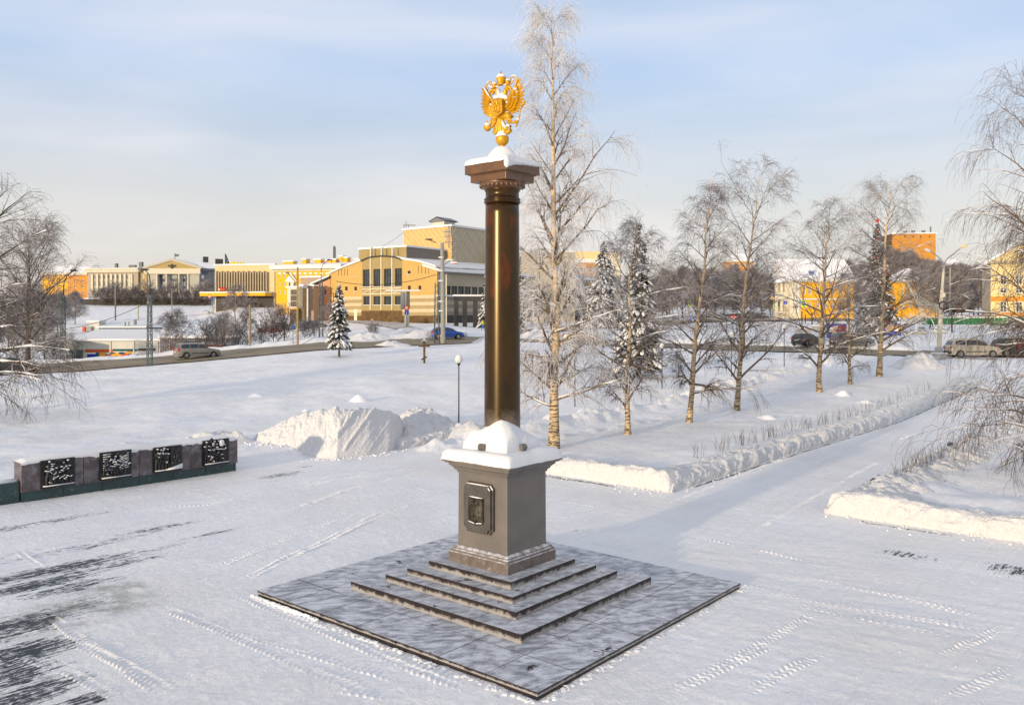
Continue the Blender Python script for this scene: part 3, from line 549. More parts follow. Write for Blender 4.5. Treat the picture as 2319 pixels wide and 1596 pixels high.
m = MB(); stack(m, [(.435, .465, 8.205), (.435, .465, 8.335), (.45, .48, 8.345), (.465, .50, 8.35), (.472, .507, 8.365)]); stack(m, [(.515, .549, 8.365), (.515, .549, 8.553)]); m.build('abacus', 'granite_capital', stele, bevel=.006)
def domecap(a, b):
    r = np.sqrt(a * a + b * b); return .175 * sstep(.37, .10, r) + .085 * sstep(.5, .05, r) - .015 * np.exp(-((r - .36) / .07) ** 2)
cushion('snow_cap', .515, .549, 8.553, .13, stele, mid=domecap, n=64, over_=.012, sag=.012, seed=14, edge=.13)
m = MB()      # snow hanging over the right face of the abacus
for k in range(30): 
    a = -.50 + .031 * k + random.uniform(-.01, .01); m.ell(mp3(a, -.548, 8.55 - .05 * math.exp(-k * .12)), (.06, .05, .085 * math.exp(-k * .10) + .012 + random.uniform(0, .012)), 10, 6, noise=.03)
m.build('overhang_snow', 'snow_cap', stele, smooth=True)
BZ = 9.085
m = MB(); m.ell((MC[0], MC[1], BZ), (.133, .133, .133), 28, 18); m.tube([(MC[0], MC[1], BZ - .3), (MC[0], MC[1], BZ)], .05, 12); ball = m.build('globe', 'gold', stele, smooth=True)
m = MB(); m.ell((MC[0], MC[1], BZ + .030), (.130, .130, .155), 24, 14, noise=.006); m.v = [(x, y, max(z, BZ + .045 + .012 * math.sin(9 * x + 5 * y))) for x, y, z in m.v]; m.build('snow_cap', 'snow_cap', ball, smooth=True)
# ------------------------------------------------------------------ the eagle, facing the same way as the plaque
eD = -B_; nD = -A_
def E(X, Y, o=0.0):
    e = (X - 620) / 800.0; z = 9.165 + (1490 - Y - .214 * (X - 620)) / 1046.0
    return np.array([MC[0] + eD[0] * e + nD[0] * o, MC[1] + eD[1] * e + nD[1] * o, z])
eagle = MB()
EX = [(*eD, 0), (*nD, 0), (0, 0, 1)]
eagle.ell(E(600, 900, 0), (.15, .075, .26), 18, 12, axes=EX); eagle.ell(E(610, 740, 0), (.14, .07, .12), 16, 10, axes=EX)
eagle.tube([E(580, 760, .01), E(545, 660, .02), E(530, 580, .02), E(505, 525, .02)], [.085, .062, .050, .045], 10)
eagle.tube([E(650, 740, .01), E(680, 640, .02), E(700, 570, .02), E(740, 500, .02)], [.085, .062, .050, .045], 10)
ea = eagle.build('eagle', 'gold', stele, smooth=True)
def head(s, X, Y):
    m = MB(); m.ell(E(X, Y, .02), (.062, .045, .045), 12, 8, axes=EX)
    m.tube([E(X + s * 20, Y - 5, .03), E(X + s * 55, Y + 5, .03), E(X + s * 80, Y + 32, .03), E(X + s * 88, Y + 66, .03)], [.040, .034, .022, .006], 8)
    m.tube([E(X + s * 10, Y + 45, .03), E(X + s * 45, Y + 75, .03), E(X + s * 72, Y + 92, .03)], [.030, .020, .006], 8); m.tube([E(X + s * 30, Y + 55, .03), E(X + s * 70, Y + 85, .045), E(X + s * 95, Y + 80, .045)], [.010, .010, .004], 5)
    for k in range(4): m.tube([E(X - s * (20 + 8 * k), Y - 20 + 28 * k, .045), E(X - s * (48 + 8 * k), Y + 15 + 30 * k, .03)], [.018, .003], 5, flat=.6)
    m.ell(E(X + s * 22, Y - 6, .062), (.011, .008, .011), 6, 4, axes=EX); return m.build('head', 'gold', ea, smooth=True)
head(-1, 462, 550); head(1, 745, 485)
def crown(X, Y, r, big=False):
    m = MB(); c = E(X, Y, .02)
    m.lathe([(r * .72, -r * 1.15), (r * .80, -r * .95), (r * .74, -r * .85), (r * 1.0, -r * .2), (r * .98, r * .35), (r * .7, r * .85), (r * .2, r * 1.1), (.004, r * 1.15)], (0, 0), 16)
    for k in range(6):
        a = k * math.pi / 3; m.tube([(r * .78 * math.cos(a), r * .78 * math.sin(a), -r * .8), (r * 1.04 * math.cos(a), r * 1.04 * math.sin(a), 0), (r * .75 * math.cos(a), r * .75 * math.sin(a), r * .85), (0, 0, r * 1.15)], r * .12, 5)
    m.box(-.008, .008, -.008, .008, r * 1.1, r * (1.65 if big else 1.5)); m.box(-.024 * (1.3 if big else .8), .024 * (1.3 if big else .8), -.008, .008, r * 1.32, r * 1.45)
    m.v = [tuple(c + eD3(v)) for v in m.v]; o = m.build('crown', 'gold', ea, smooth=True)
    m = MB(); m.ell((0, 0, r * .35), (r * 1.06, r * 1.06, r * .85), 14, 9, noise=.01); m.v = [(x, y, max(z, r * (.32 + .1 * math.sin(x * 90)))) for x, y, z in m.v]; m.v = [tuple(c + eD3(v)) for v in m.v]; m.build('snow_cap', 'snow_cap', ea, smooth=True)
def eD3(v): return np.array([eD[0] * v[0] + nD[0] * v[1], eD[1] * v[0] + nD[1] * v[1], v[2]])
crown(612, 318, .098, True); crown(468, 432, .052); crown(757, 368, .052)
m = MB()
for pts in ([(620, 390), (575, 425), (540, 455), (500, 480), (430, 490), (380, 490), (345, 440), (395, 400), (385, 370), (345, 360), (290, 420), (275, 450), (320, 490), (312, 545)], [(640, 390), (680, 420), (730, 425), (800, 420), (850, 380), (855, 340), (800, 300), (840, 262), (900, 262), (940, 290), (890, 330), (915, 360), (915, 410)]):
    m.tube([E(x, y, .015) for x, y in pts], .016, 6, up=(*nD, 0), flat=.7)
m.build('ribbon', 'gold', ea, smooth=True)
m = MB()
for a in ([(350, 352), (300, 400)], [(345, 445), (385, 488), (440, 488)], [(820, 262), (870, 246), (925, 268)], [(845, 335), (870, 345)], [(455, 475), (500, 470), (560, 480)], [(660, 445), (720, 430), (770, 418)]):
    m.tube([E(x, y - 8, .02) for x, y in a], .014, 6)
m.build('snow_ledge', 'snow_cap', ea, smooth=True)
def feather(m, r, t, w, o0, o1, bend=0.0):
    r = np.array(r, float); t = np.array(t, float); d = t - r; L = np.linalg.norm(d); pr = np.array([-d[1], d[0]]) / L; K = 7
    pts = []
    for i in range(K + 1):
        s = i / K; c = r + d * s + pr * bend * L * math.sin(math.pi * s); wd = w * (.45 + .75 * s) * math.sqrt(max(0, 1 - max(0, (s - .62) / .40) ** 2)); pts.append((c, max(wd, 2), o0 + (o1 - o0) * s))
    b = len(m.v)
    for c, wd, o in pts:
        for k, (q, h) in enumerate(((-1, 0), (-.5, .012), (0, .021), (.5, .012), (1, 0), (0, -.014))): m.v.append(tuple(E(*(c + pr * q * wd), o + h)))
    for i in range(K):
        for k in range(6): m.f.append((b + i * 6 + k, b + i * 6 + (k + 1) % 6, b + i * 6 + 6 + (k + 1) % 6, b + i * 6 + 6 + k)); m.m.append(0)
    m.f += [tuple(b + k for k in (5, 4, 3, 2, 1, 0)), tuple(b + K * 6 + k for k in range(6))]; m.m += [0, 0]
def wing(tips, root, arm, covs):
    m = MB()
    for i, tp in enumerate(tips):
        rt = root(i / (len(tips) - 1)); feather(m, rt, tp, 32, .0, .012 * (i % 2))
    for f0, w, o in covs:
        for i in range(len(tips) - 1):
            s = (i + .5) / (len(tips) - 1); rt = np.array(root(s)); tp = (np.array(tips[i]) + np.array(tips[i + 1])) / 2; feather(m, rt, rt + (tp - rt) * f0, w, o, o + .015)
    m.tube([E(x, y, .03) for x, y in arm], [.045, .042, .034, .02, .01][:len(arm)], 8)
    return m.build('wing', 'gold', ea)
tl = [(212, 452), (188, 500), (180, 575), (172, 655), (164, 740), (164, 826), (168, 900), (192, 968), (220, 1030), (262, 1078), (305, 1104), (355, 1112), (405, 1104), (440, 1085)]
wing(tl, lambda s: (418 - 30 * math.sin(math.pi * s) + 25 * s, 735 + 210 * s), [(480, 800), (430, 770), (350, 650), (280, 540), (225, 465)], [(.70, 26, .022), (.46, 26, .045), (.26, 26, .062)])
tr = [(972, 292), (1010, 320), (1040, 400), (1062, 480), (1078, 560), (1082, 640), (1080, 725), (1045, 800), (1010, 865), (1000, 930), (965, 985), (905, 1022), (845, 1030), (795, 1010), (760, 975)]
wing(tr, lambda s: (790 + 10 * math.sin(math.pi * s) - 60 * s, 710 + 190 * s), [(690, 760), (790, 710), (850, 600), (905, 480), (960, 320)], [(.70, 27, .022), (.46, 27, .045), (.26, 26, .062)])
m = MB()
for pts, r in (([(255, 470), (300, 545), (350, 630), (420, 720)], .016), ([(400, 845), (430, 860), (455, 850)], .028), ([(905, 515), (940, 540), (965, 510)], .030), ([(950, 600), (985, 580)], .022), ([(740, 790), (765, 810), (785, 790)], .026), ([(850, 640), (880, 630)], .012), ([(865, 705), (900, 700), (950, 700)], .010), ([(1000, 430), (1040, 475)], .010), ([(1045, 560), (1080, 570)], .010)):
    m.tube([E(x, y, .065) for x, y in pts], [r * .5] + [r] * (len(pts) - 2) + [r * .5], 7)
m.build('snow_ledge', 'snow_cap', ea, smooth=True)
m = MB()
for x, y, rx, rz, o in ((630, 680, .10, .055, .06), (560, 705, .09, .045, .08), (690, 700, .09, .05, .05), (585, 620, .035, .06, .05), (575, 560, .02, .05, .05), (740, 720, .05, .035, .03), (655, 640, .06, .05, .03)): m.ell(E(x, y, o), (rx, .06, rz), 14, 9, axes=EX, noise=.02)
m.build('snow_cap', 'snow_cap', ea, smooth=True)
# breast shield
m = MB(); pts = [(478, 775), (478, 1010), (500, 1050), (560, 1072), (600, 1095), (640, 1062), (690, 1035), (705, 1000), (705, 735)]
fr = [E(x, y + 8, .085) for x, y in pts]; m.extr(fr, (nD[0] * .05, nD[1] * .05, 0)); m.tube([E(x, y + 8, .135) for x, y in pts + [pts[0]]], .010, 6)
for a, r in (([(530, 960), (560, 900), (590, 880), (640, 880), (660, 940)], .018), ([(560, 900), (545, 860), (570, 830)], .016), ([(640, 880), (650, 850), (672, 860)], .015), ([(600, 880), (605, 830), (598, 800)], .018), ([(545, 960), (530, 1000)], .010), ([(590, 930), (575, 990)], .010), ([(635, 930), (650, 990)], .010), ([(620, 790), (560, 1000)], .006), ([(520, 1020), (560, 1000), (610, 1030), (660, 1000)], .012), ([(610, 840), (640, 815), (650, 850)], .012)): m.tube([E(x, y, .145) for x, y in a], r, 6)
m.ell(E(598, 790, .145), (.018, .014, .020), 8, 6, axes=EX); m.build('shield', 'gold', ea, smooth=False)
# tail, legs, orb and sceptre
m = MB()
for i, (x, y) in enumerate(((470, 1455), (505, 1475), (555, 1488), (610, 1492), (665, 1478), (705, 1450), (735, 1430))): feather(m, (590 + (i - 3) * 7, 1120), (x, y), 34, .02, .02 + .01 * (i % 2), (.06 if i < 3 else -.06) * abs(i - 3) / 3)
m.tube([E(x, y, .02) for x, y in ((500, 1380), (465, 1360), (450, 1410), (470, 1455), (505, 1440))], .030, 8); m.tube([E(x, y, .02) for x, y in ((700, 1400), (760, 1420), (810, 1380), (800, 1300), (765, 1290), (770, 1330))], [.05, .05, .045, .035, .03, .02], 8)
m.build('tail', 'gold', ea, smooth=True)
m = MB(); m.tube([E(x, y, .04) for x, y in ((640, 1200), (675, 1270), (715, 1330))], [.02, .035, .02], 8); m.tube([E(x, y, .04) for x, y in ((730, 1300), (770, 1270), (800, 1290))], .022, 7); m.tube([E(x, y, .03) for x, y in ((715, 1010), (760, 1030), (830, 1075))], [.02, .03, .018], 7); m.build('snow_ledge', 'snow_cap', ea, smooth=True)
def leg(th, sh, claw, s):
    m = MB(); m.tube([E(x, y, .02) for x, y in th], [.07, .075, .06, .05, .035][:len(th)], 10)
    for k in range(5): feather(m, (th[1][0] - s * 20 * k + s * 30, th[1][1] - 10 + 12 * k), (th[-1][0] + s * (45 - 26 * k), th[-1][1] + 30 - 4 * k), 22, .05, .05)
    m.tube([E(x, y, .03) for x, y in sh], [.034, .026, .026, .03][:len(sh)], 8)
    for dx, dy in ((-26, -26), (22, -24), (30, 8), (-10, 30)): m.tube([E(claw[0], claw[1], .03), E(claw[0] + dx, claw[1] + dy * .6, .06), E(claw[0] + dx * 1.1, claw[1] + dy * 1.3, .035)], [.022, .017, .006], 6)
    m.build('leg', 'gold', ea, smooth=True)
leg([(540, 1080), (470, 1130), (435, 1200), (430, 1250)], [(480, 1250), (440, 1300), (395, 1330)], (370, 1345), -1)
leg([(660, 1090), (760, 1080), (820, 1110), (790, 1170)], [(760, 1215), (850, 1215), (935, 1205)], (960, 1195), 1)
m = MB(); m.ell(E(322, 1330, .03), (.078, .078, .085), 16, 12, axes=EX); m.tube([E(x, y, .06) for x, y in ((265, 1330), (322, 1350), (385, 1330))], .012, 6); c = E(305, 1200, .03); m.tube([E(310, 1235, .03), E(305, 1185, .03)], .010, 6); m.tube([E(285, 1205, .03), E(326, 1208, .03)], .010, 6); m.build('orb', 'gold', ea, smooth=True)
m = MB(); m.ell(E(330, 1290, .035), (.066, .07, .062), 12, 9, axes=EX, noise=.02); m.ell(E(965, 1150, .03), (.045, .04, .025), 10, 7, axes=EX); m.build('snow_cap', 'snow_cap', ea, smooth=True)
m = MB(); m.tube([E(925, 1312, .03), E(940, 1270, .03), E(985, 1120, .03), E(1010, 1010, .03), E(1045, 890, .03)], [.008, .020, .013, .011, .013], 8)
for x, y, r in ((985, 1120, .024), (995, 1085, .017), (1050, 880, .03), (1080, 830, .036), (1100, 790, .028)): m.ell(E(x, y, .03), (r, r, r), 10, 7)
m.build('sceptre', 'gold', ea, smooth=True)

# ------------------------------------------------------------------ relief wall on the left
WA = G(50, 1138 + 0, 0); WB = G(536, 1066, 0)
wd = (WB - WA)[:2]; WLn = np.linalg.norm(wd); wd /= WLn; wn = np.array([wd[1], -wd[0]])
if wn @ (-WA[:2]) < 0: wn = -wn
O = WA[:2]; rw = empty('relief_wall', (WA[0], WA[1], 0)); tag(rw, 'long low granite wall with four dark bronze reliefs and snow along its top', 'memorial wall')
hz0, hz1 = .30, 1.17
m = MB(); npn = 6
m = MB(); m.obox(O, wd, wn, 0, WLn + .0, -.55, -.06, -.3, hz0); m.build('base_course', 'green_stone', rw)
for k in range(6):
    t0 = WLn * k / 6; t1 = WLn * (k + 1) / 6; m = MB(); m.obox(O, wd, wn, t0 + .008, t1 - .008, -.5, -.04, -.28, hz0 - .002); m.build('base_stone', 'green_stone', rw)
for k in range(8):
    t0 = -.03 + (WLn + .06) * k / 8; t1 = -.03 + (WLn + .06) * (k + 1) / 8
    m = MB(); m.obox(O, wd, wn, t0 + .006, t1 - .006, -.60, .02, hz0 + .004, hz1); m.build('facing_panel', 'relief_stone', rw, bevel=.008)
def wpt(t, z, o): return (O[0] + wd[0] * t + wn[0] * o, O[1] + wd[1] * t + wn[1] * o, z)
WE = [(*wd, 0), (*wn, 0), (0, 0, 1)]
def figure(m, sn, t, s, lean=0.0, low=0.0):
    """a standing figure in high relief: legs, coat, arms, head"""
    zb = .42 + low; hh = .72 * s; o = .09
    m.tube([wpt(t - .05, zb, o), wpt(t - .045, zb + .3 * hh, o), wpt(t - .02 + lean * .4, zb + .5 * hh, o)], [.035, .045, .06], 7)
    m.tube([wpt(t + .05, zb, o), wpt(t + .05, zb + .3 * hh, o), wpt(t + .02 + lean * .4, zb + .5 * hh, o)], [.035, .045, .06], 7)
    m.ell(wpt(t + lean * .7, zb + .64 * hh, o + .01), (.085, .07, .17 * s), 10, 8, axes=WE, noise=.06); m.ell(wpt(t + lean, zb + .93 * hh, o + .02), (.045, .05, .058), 10, 8, axes=WE)
    sx_ = random.choice((-1, 1)); m.tube([wpt(t + lean - .08, zb + .76 * hh, o), wpt(t - .13, zb + .6 * hh, o + .05), wpt(t - .05 * sx_, zb + .55 * hh, o + .1)], [.03, .028, .022], 6); m.tube([wpt(t + lean + .08, zb + .76 * hh, o), wpt(t + .13, zb + .62 * hh, o + .05), wpt(t + .06 * sx_, zb + .48 * hh, o + .09)], [.03, .028, .022], 6)
    sn.ell(wpt(t + lean, zb + .99 * hh, o + .02), (.042, .045, .022), 8, 5, axes=WE)
    for q, zz in ((-.07, .80), (.07, .80)):
        if random.random() < .75: sn.ell(wpt(t + lean + q, zb + zz * hh, o + .04), (.045, .045, .018), 8, 5, axes=WE, noise=.1)
    if random.random() < .6: sn.tube([wpt(t - .12, zb + .63 * hh, o + .06), wpt(t - .05 * sx_, zb + .58 * hh, o + .1)], .018, 5)
Ypx = lambda px: ((px - CX) / F * O[1] - O[0]) / (wd[0] - (px - CX) / F * wd[1])
for k, (x0, x1, lay) in enumerate(((93, 166, 'arch'), (226, 294, 'gun'), (347, 407, 'book'), (459, 515, 'crowd'))):
    t0, t1 = Ypx(x0), Ypx(x1); w = t1 - t0; tm = (t0 + t1) / 2; m = MB(); sn = MB()
    m.obox(O, wd, wn, t0 - .03, t1 + .03, .021, .06, .35, hz1 + .02 + .04 * (k % 2))
    m.obox(O, wd, wn, t0, t1, .06, .16, .345, .40)
    sn.obox(O, wd, wn, t0 + .02, t1 - .02, .07, .155, .40, .425)
    if lay == 'arch':
        figure(m, sn, t0 + .17, 1.02, .03); figure(m, sn, t0 + .30, .9, .02); figure(m, sn, t1 - .17, 1.0, -.03); figure(m, sn, t1 - .3, .85, -.02, .05)
        m.tube([wpt(tm + .2 * math.cos(a), .98 + .16 * math.sin(a), .10) for a in np.linspace(0, 2 * math.pi, 16)], .05, 7); m.ell(wpt(tm, .98, .07), (.2, .05, .15), 14, 8, axes=WE); sn.tube([wpt(tm + .24 * math.cos(a), 1.0 + .20 * math.sin(a), .13) for a in np.linspace(3.5, 5.9, 8)], .02, 6)
        for q in range(7): m.tube([wpt(tm - .2 + .06 * q, .5, .1), wpt(tm - .1 + .05 * q, .75 + .05 * (q % 3), .15)], .02, 5); sn.tube([wpt(tm - .18 + .06 * q, .6 + .03 * (q % 3), .15), wpt(tm - .13 + .06 * q, .64 + .03 * (q % 3), .16)], .014, 5)
    elif lay == 'gun':
        figure(m, sn, tm - .1, .8, .05); figure(m, sn, tm + .02, .9, -.05, .0); figure(m, sn, t0 + .14, .8, .1, .1)
        m.tube([wpt(tm + .14 + .13 * math.cos(a), .58 + .13 * math.sin(a), .14) for a in np.linspace(0, 2 * math.pi, 15)], .022, 6)
        for a in range(4): m.tube([wpt(tm + .14 - .12 * math.cos(a * .78), .58 - .12 * math.sin(a * .78), .14), wpt(tm + .14 + .12 * math.cos(a * .78), .58 + .12 * math.sin(a * .78), .14)], .012, 5)
        for q in range(8):
            z = .62 + .07 * q; m.obox(O, wd, wn, t0 + .04 + .04 * (q % 2), t0 + .34, .05, .13, z, z + .035); sn.tube([wpt(t0 + .06, z + .045, .11), wpt(t0 + .3, z + .05, .11)], .013, 5)
            m.tube([wpt(t1 - .42, .6 + .06 * q, .1), wpt(t1 - .05 + .03 * (q % 2), .68 + .065 * q, .12)], .03, 6); sn.tube([wpt(t1 - .38, .64 + .06 * q, .13), wpt(t1 - .1, .70 + .065 * q, .14)], .013, 5)
        m.ell(wpt(tm + .2, 1.13, .09), (.24, .07, .10), 12, 7, axes=WE, noise=.05)
    elif lay == 'book':
        for q in range(4): figure(m, sn, t0 + .10 + .115 * q, 1.0 - .05 * (q % 2), 0, .0)
        m.obox(O, wd, wn, tm + .06, t1 - .01, .06, .18, .46, 1.20); sn.extr([wpt(tm - .1, .41, .1), wpt(t1, .41, .1), wpt(t1, .58, .1), wpt(tm + .05, .47, .1)], (wn[0] * .1, wn[1] * .1, 0))
        m.tube([wpt(tm + .2, .6, .18), wpt(tm + .3, .9, .2), wpt(tm + .22, 1.1, .18)], .03, 6); m.tube([wpt(tm + .3, .9, .19), wpt(tm + .38, 1.0, .19)], .03, 6)
    else:
        for q in range(5): figure(m, sn, t0 + .09 + .15 * q, 1.06 - .05 * (q % 2), 0, .04 * (q % 2))
        m.tube([wpt(t0 + .05, 1.05, .12), wpt(t0 + .3, 1.28, .12)], .05, 6); sn.ell(wpt(tm + .17, 1.10, .15), (.10, .04, .12), 10, 6, axes=WE)
    for q in range(16): t_ = random.uniform(t0 + .05, t1 - .12); z_ = random.uniform(.5, 1.1); ds = random.uniform(-.07, .07); sn.tube([wpt(t_, z_, .15), wpt(t_ + .04, z_ + ds * .5 + .01, .17), wpt(t_ + random.uniform(.06, .14), z_ + ds, .15)], [.004, random.uniform(.010, .022), .004], 5); m.tube([wpt(t_ - .02, z_ - .02, .13), wpt(t_ + .12, z_ - .02 + ds, .14)], .022, 5)
    r_ = m.build('bronze_relief', 'bronze', rw, smooth=False); sn.build('relief_snow', 'snow_cap', r_, smooth=True)
# snow lying on the wall
nS = 160; tt = np.linspace(-.05, WLn + .03, nS); prof = [(.06, -.06), (.07, .0), (.05, .07), (-.05, .13), (-.25, .16), (-.50, .13), (-.60, .06), (-.62, -.02)]
Vw = []; 
for i, t_ in enumerate(tt):
    amp = (.75 + .9 * float(vnoise(t_ * .9, 3.3)) + .3) * min(1, (t_ + .06) * 6, (WLn + .04 - t_) * 6)
    amp *= .12 if WLn - t_ < .35 else 1
    for o_, z_ in prof: Vw.append(wpt(t_, hz1 + (z_ * max(amp, .1) if z_ > 0 else z_ * (.6 + 1.6 * float(fbm(t_ * 4, o_, 3, 5))) ) , o_ - .03))
I = np.arange(nS * 8).reshape(nS, 8); mesh_np('snow_cap', Vw, np.stack([I[:-1, :-1], I[1:, :-1], I[1:, 1:], I[:-1, 1:]], -1).reshape(-1, 4), 'snow_cap', rw, smooth=True)
# lower green wall running on to the left
lw = empty('low_wall', (WA[0], WA[1], 0)); tag(lw, 'low dark green stone wall continuing left from the relief wall', 'wall')
for k in range(3):
    m = MB(); m.obox(O, wd, wn, -.02 - 1.5 * (k + 1), -.05 - 1.5 * k, -.40, -.08, -.3, .62); m.build('wall_stone', 'green_stone', lw, bevel=.01)
m = MB(); m.tube([wpt(-4.6 + .5 * i, .63 + .02 * (i % 2), -.24) for i in range(10)], .12, 8, flat=.6); m.build('snow_cap', 'snow_cap', lw, smooth=True)
# ------------------------------------------------------------------ snow heaps and banks
def pile():
    pl = [(548, 1012, .12), (575, 1000, .60), (610, 985, .98), (645, 968, 1.28), (680, 950, 1.48), (732, 930, 1.62), (780, 934, 1.58), (830, 942, 1.5), (868, 955, 1.32), (893, 972, 1.12), (903, 985, .8), (908, 1000, .2)]
    base = [(548, 1016), (620, 1030), (700, 1037), (760, 1040), (830, 1032), (880, 1024), (910, 1012)]
    n, k = 300, 110; s = np.linspace(0, 1, n)
    px = 548 + (910 - 548) * s; pyb = np.interp(px, [b[0] for b in base], [b[1] for b in base])
    Y0 = F * H / (pyb - HZ); X0 = (px - CX) / F * Y0; hh = np.interp(px, [p[0] for p in pl], [p[2] for p in pl]) * 1.12
    v = np.linspace(0, 1, k); S_, Vv = np.meshgrid(s, v, indexing='ij')
    Hh = hh[:, None] * (1 + .06 * fbm(s * 30, s * 0, 3, 3))[:, None]
    prof = np.where(Vv < .5, np.sin(np.clip(Vv / .5, 0, 1) * math.pi / 2) ** 1.15, np.cos(np.clip((Vv - .5) / .5, 0, 1) * math.pi / 2) ** .8)
    dep = Vv * 3.4 * (0.35 + .65 * np.clip(hh[:, None] / 1.5, 0, 1)); Z = Hh * prof
    U = S_ * 6.6
    g = U - Z * .75                                  # the shovel marks run down to the right
    right = sstep(3.15, 3.35, g) * (1 - sstep(6.2, 6.5, U)); left = .6 * sstep(.3, .6, g) * (1 - sstep(1.3, 1.5, g)) * (1 - sstep(.55, .8, Z))
    gro = .045 * vnoise(g * 9, g * 0, 4) + .03 * vnoise(g * 22, g * 0, 5) + .05 * (vnoise(g * 1.7, g * 0, 6))
    smooth = np.clip(right, 0, 1)
    lumps = (.12 * np.abs(fbm(U * 2.4, Vv * 9, 4, 19)) + .07 * fbm(U * 9, Vv * 22, 3, 13))
    disp = smooth * (gro + .10) + (1 - smooth) * lumps
    face = np.clip(prof * 4, 0, 1) * (Vv < .56)
    edge = .16 * np.exp(-((g - 3.2) / .10) ** 2) + .10 * np.exp(-((g - 4.0) / .08) ** 2) * (Z > .25)
    rimn = .10 * np.abs(fbm(U * 3, Vv * 3, 3, 18)) * np.exp(-((Vv - .5) / .06) ** 2)
    off = (disp + edge) * face
    X = X0[:, None] + 0 * Vv; Y = Y0[:, None] + dep
    z = Z + off * .75 + rimn + .04 * fbm(U * 6, Vv * 14, 3, 14) * np.clip(prof * 3, 0, 1) - .05
    Y = Y - off * .7; I = np.arange(n * k).reshape(n, k); V = np.stack([X, Y, z], -1).reshape(-1, 3)
    o = mesh_np('snow_pile', V, np.stack([I[:-1, :-1], I[1:, :-1], I[1:, 1:], I[:-1, 1:]], -1).reshape(-1, 4), 'snow_rough', smooth=True, loc=(float(X0[n // 2]), float(Y0[n // 2]), 0))
    tag(o, 'large shovelled snow pile with diagonal scoop marks beside the relief wall', 'snow pile')
pile()
def heap(name, label, cat, pts, seed, group=None, n=70, rough=.4, m='snow_rough'):
    """a lumpy heap: list of (x, y, radius, height) humps sharing one skin"""
    P = np.array(pts, float); x0, x1 = (P[:, 0] - P[:, 2] * 1.9).min(), (P[:, 0] + P[:, 2] * 1.9).max(); y0, y1 = (P[:, 1] - P[:, 2] * 1.9).min(), (P[:, 1] + P[:, 2] * 1.9).max()
    gx, gy = np.meshgrid(np.linspace(x0, x1, n), np.linspace(y0, y1, n), indexing='ij'); h = np.zeros_like(gx)
    wx = gx + .25 * fbm(gx * 1.1, gy * 1.1, 2, seed + 2); wy = gy + .25 * fbm(gx * 1.1, gy * 1.1, 2, seed + 3)
    for x, y, r, t in pts: h = np.maximum(h, t * np.exp(-(((wx - x) ** 2 + (wy - y) ** 2) / r ** 2) ** 1.25))
    h = h * (1 + rough * fbm(gx * 2.2, gy * 2.2, 4, seed) + rough * .8 * np.abs(fbm(gx * 4, gy * 4, 3, seed + 1)))
    z = ground_z(gx.ravel(), gy.ravel()).reshape(gx.shape) + h - .04; I = np.arange(n * n).reshape(n, n)
    c = P.mean(0); o = mesh_np(name, np.stack([gx, gy, z], -1).reshape(-1, 3), np.stack([I[:-1, :-1], I[1:, :-1], I[1:, 1:], I[:-1, 1:]], -1).reshape(-1, 4), m, smooth=True, loc=(c[0], c[1], gz(c[0], c[1])))
    return tag(o, label, cat, group)
def hp(lst): return [(*TG(x, y)[:2], r, t) for x, y, r, t in lst]
heap('snow_pile', 'lumpy rounded snow pile right of the shovelled pile, behind the lamp post', 'snow pile', hp([(920, 995, 1.0, .75), (950, 985, 1.1, .85), (985, 980, 1.1, .75), (935, 960, .9, .75), (1010, 980, .9, .55), (965, 965, .8, .85), (1050, 985, .8, .4)]), 3, n=110, rough=.45)
heap('snow_pile', 'low scattered snow lumps behind the right end of the relief wall', 'snow pile', hp([(420, 1010, .7, .30), (460, 1002, .7, .38), (500, 998, .7, .42), (380, 1015, .6, .2), (530, 1000, .6, .4), (300, 1012, .8, .18)]), 5, n=90, rough=.6)
for i, (x, y, r, t, lab) in enumerate(((813, 908, .42, .42, 'small round snow lump alone on the open field above the big pile'), (1910, 895, .42, .36, 'small square snow lump right of the fifth birch trunk'), (1735, 946, .4, .26, 'small snow lump right of the fourth birch trunk'), (1957, 912, .40, .2, 'low snow lump beside the hedge stems, right of the square lump'), (697, 930, .25, .16, 'tiny snow lump left of the big pile crest'), (583, 897, .5, .2, 'low snow hump on the field left of the small round lump'))):
    heap('snow_lump', lab, 'snow lump', hp([(x, y, r, t)]), 20 + i, n=34, rough=.15, m='snow', group='small lumps of snow')
for x, y, r, t, lab in ((2085, 832, 1.6, 1.05, 'pointed snow heap at the roadside left of the double-armed street lamp'), (885, 783, 1.4, .55, 'snow heap on the near verge of the road, left of the wooden cross'), (1120, 775, 2.0, .9, 'snow heap at the road edge beside the concrete mast'), (920, 752, 2.6, .55, 'ploughed snow heap at the mouth of the parking lane'), (830, 765, 2.2, .5, 'snow heap between the small snowy fir and the parking lane'), (1135, 735, 3.0, 1.2, 'snow heap in front of the dark portal of the theatre'), (1230, 768, 2.4, 1.0, 'snow heap between the two roads right of the column')):
    heap('snow_heap', lab, 'snow heap', hp([(x, y, r, t), (x + 22, y + 1, r * .8, t * .6), (x - 20, y, r * .7, t * .5)]), int(x), n=48, rough=.5, group='ploughed snow heaps along the road')
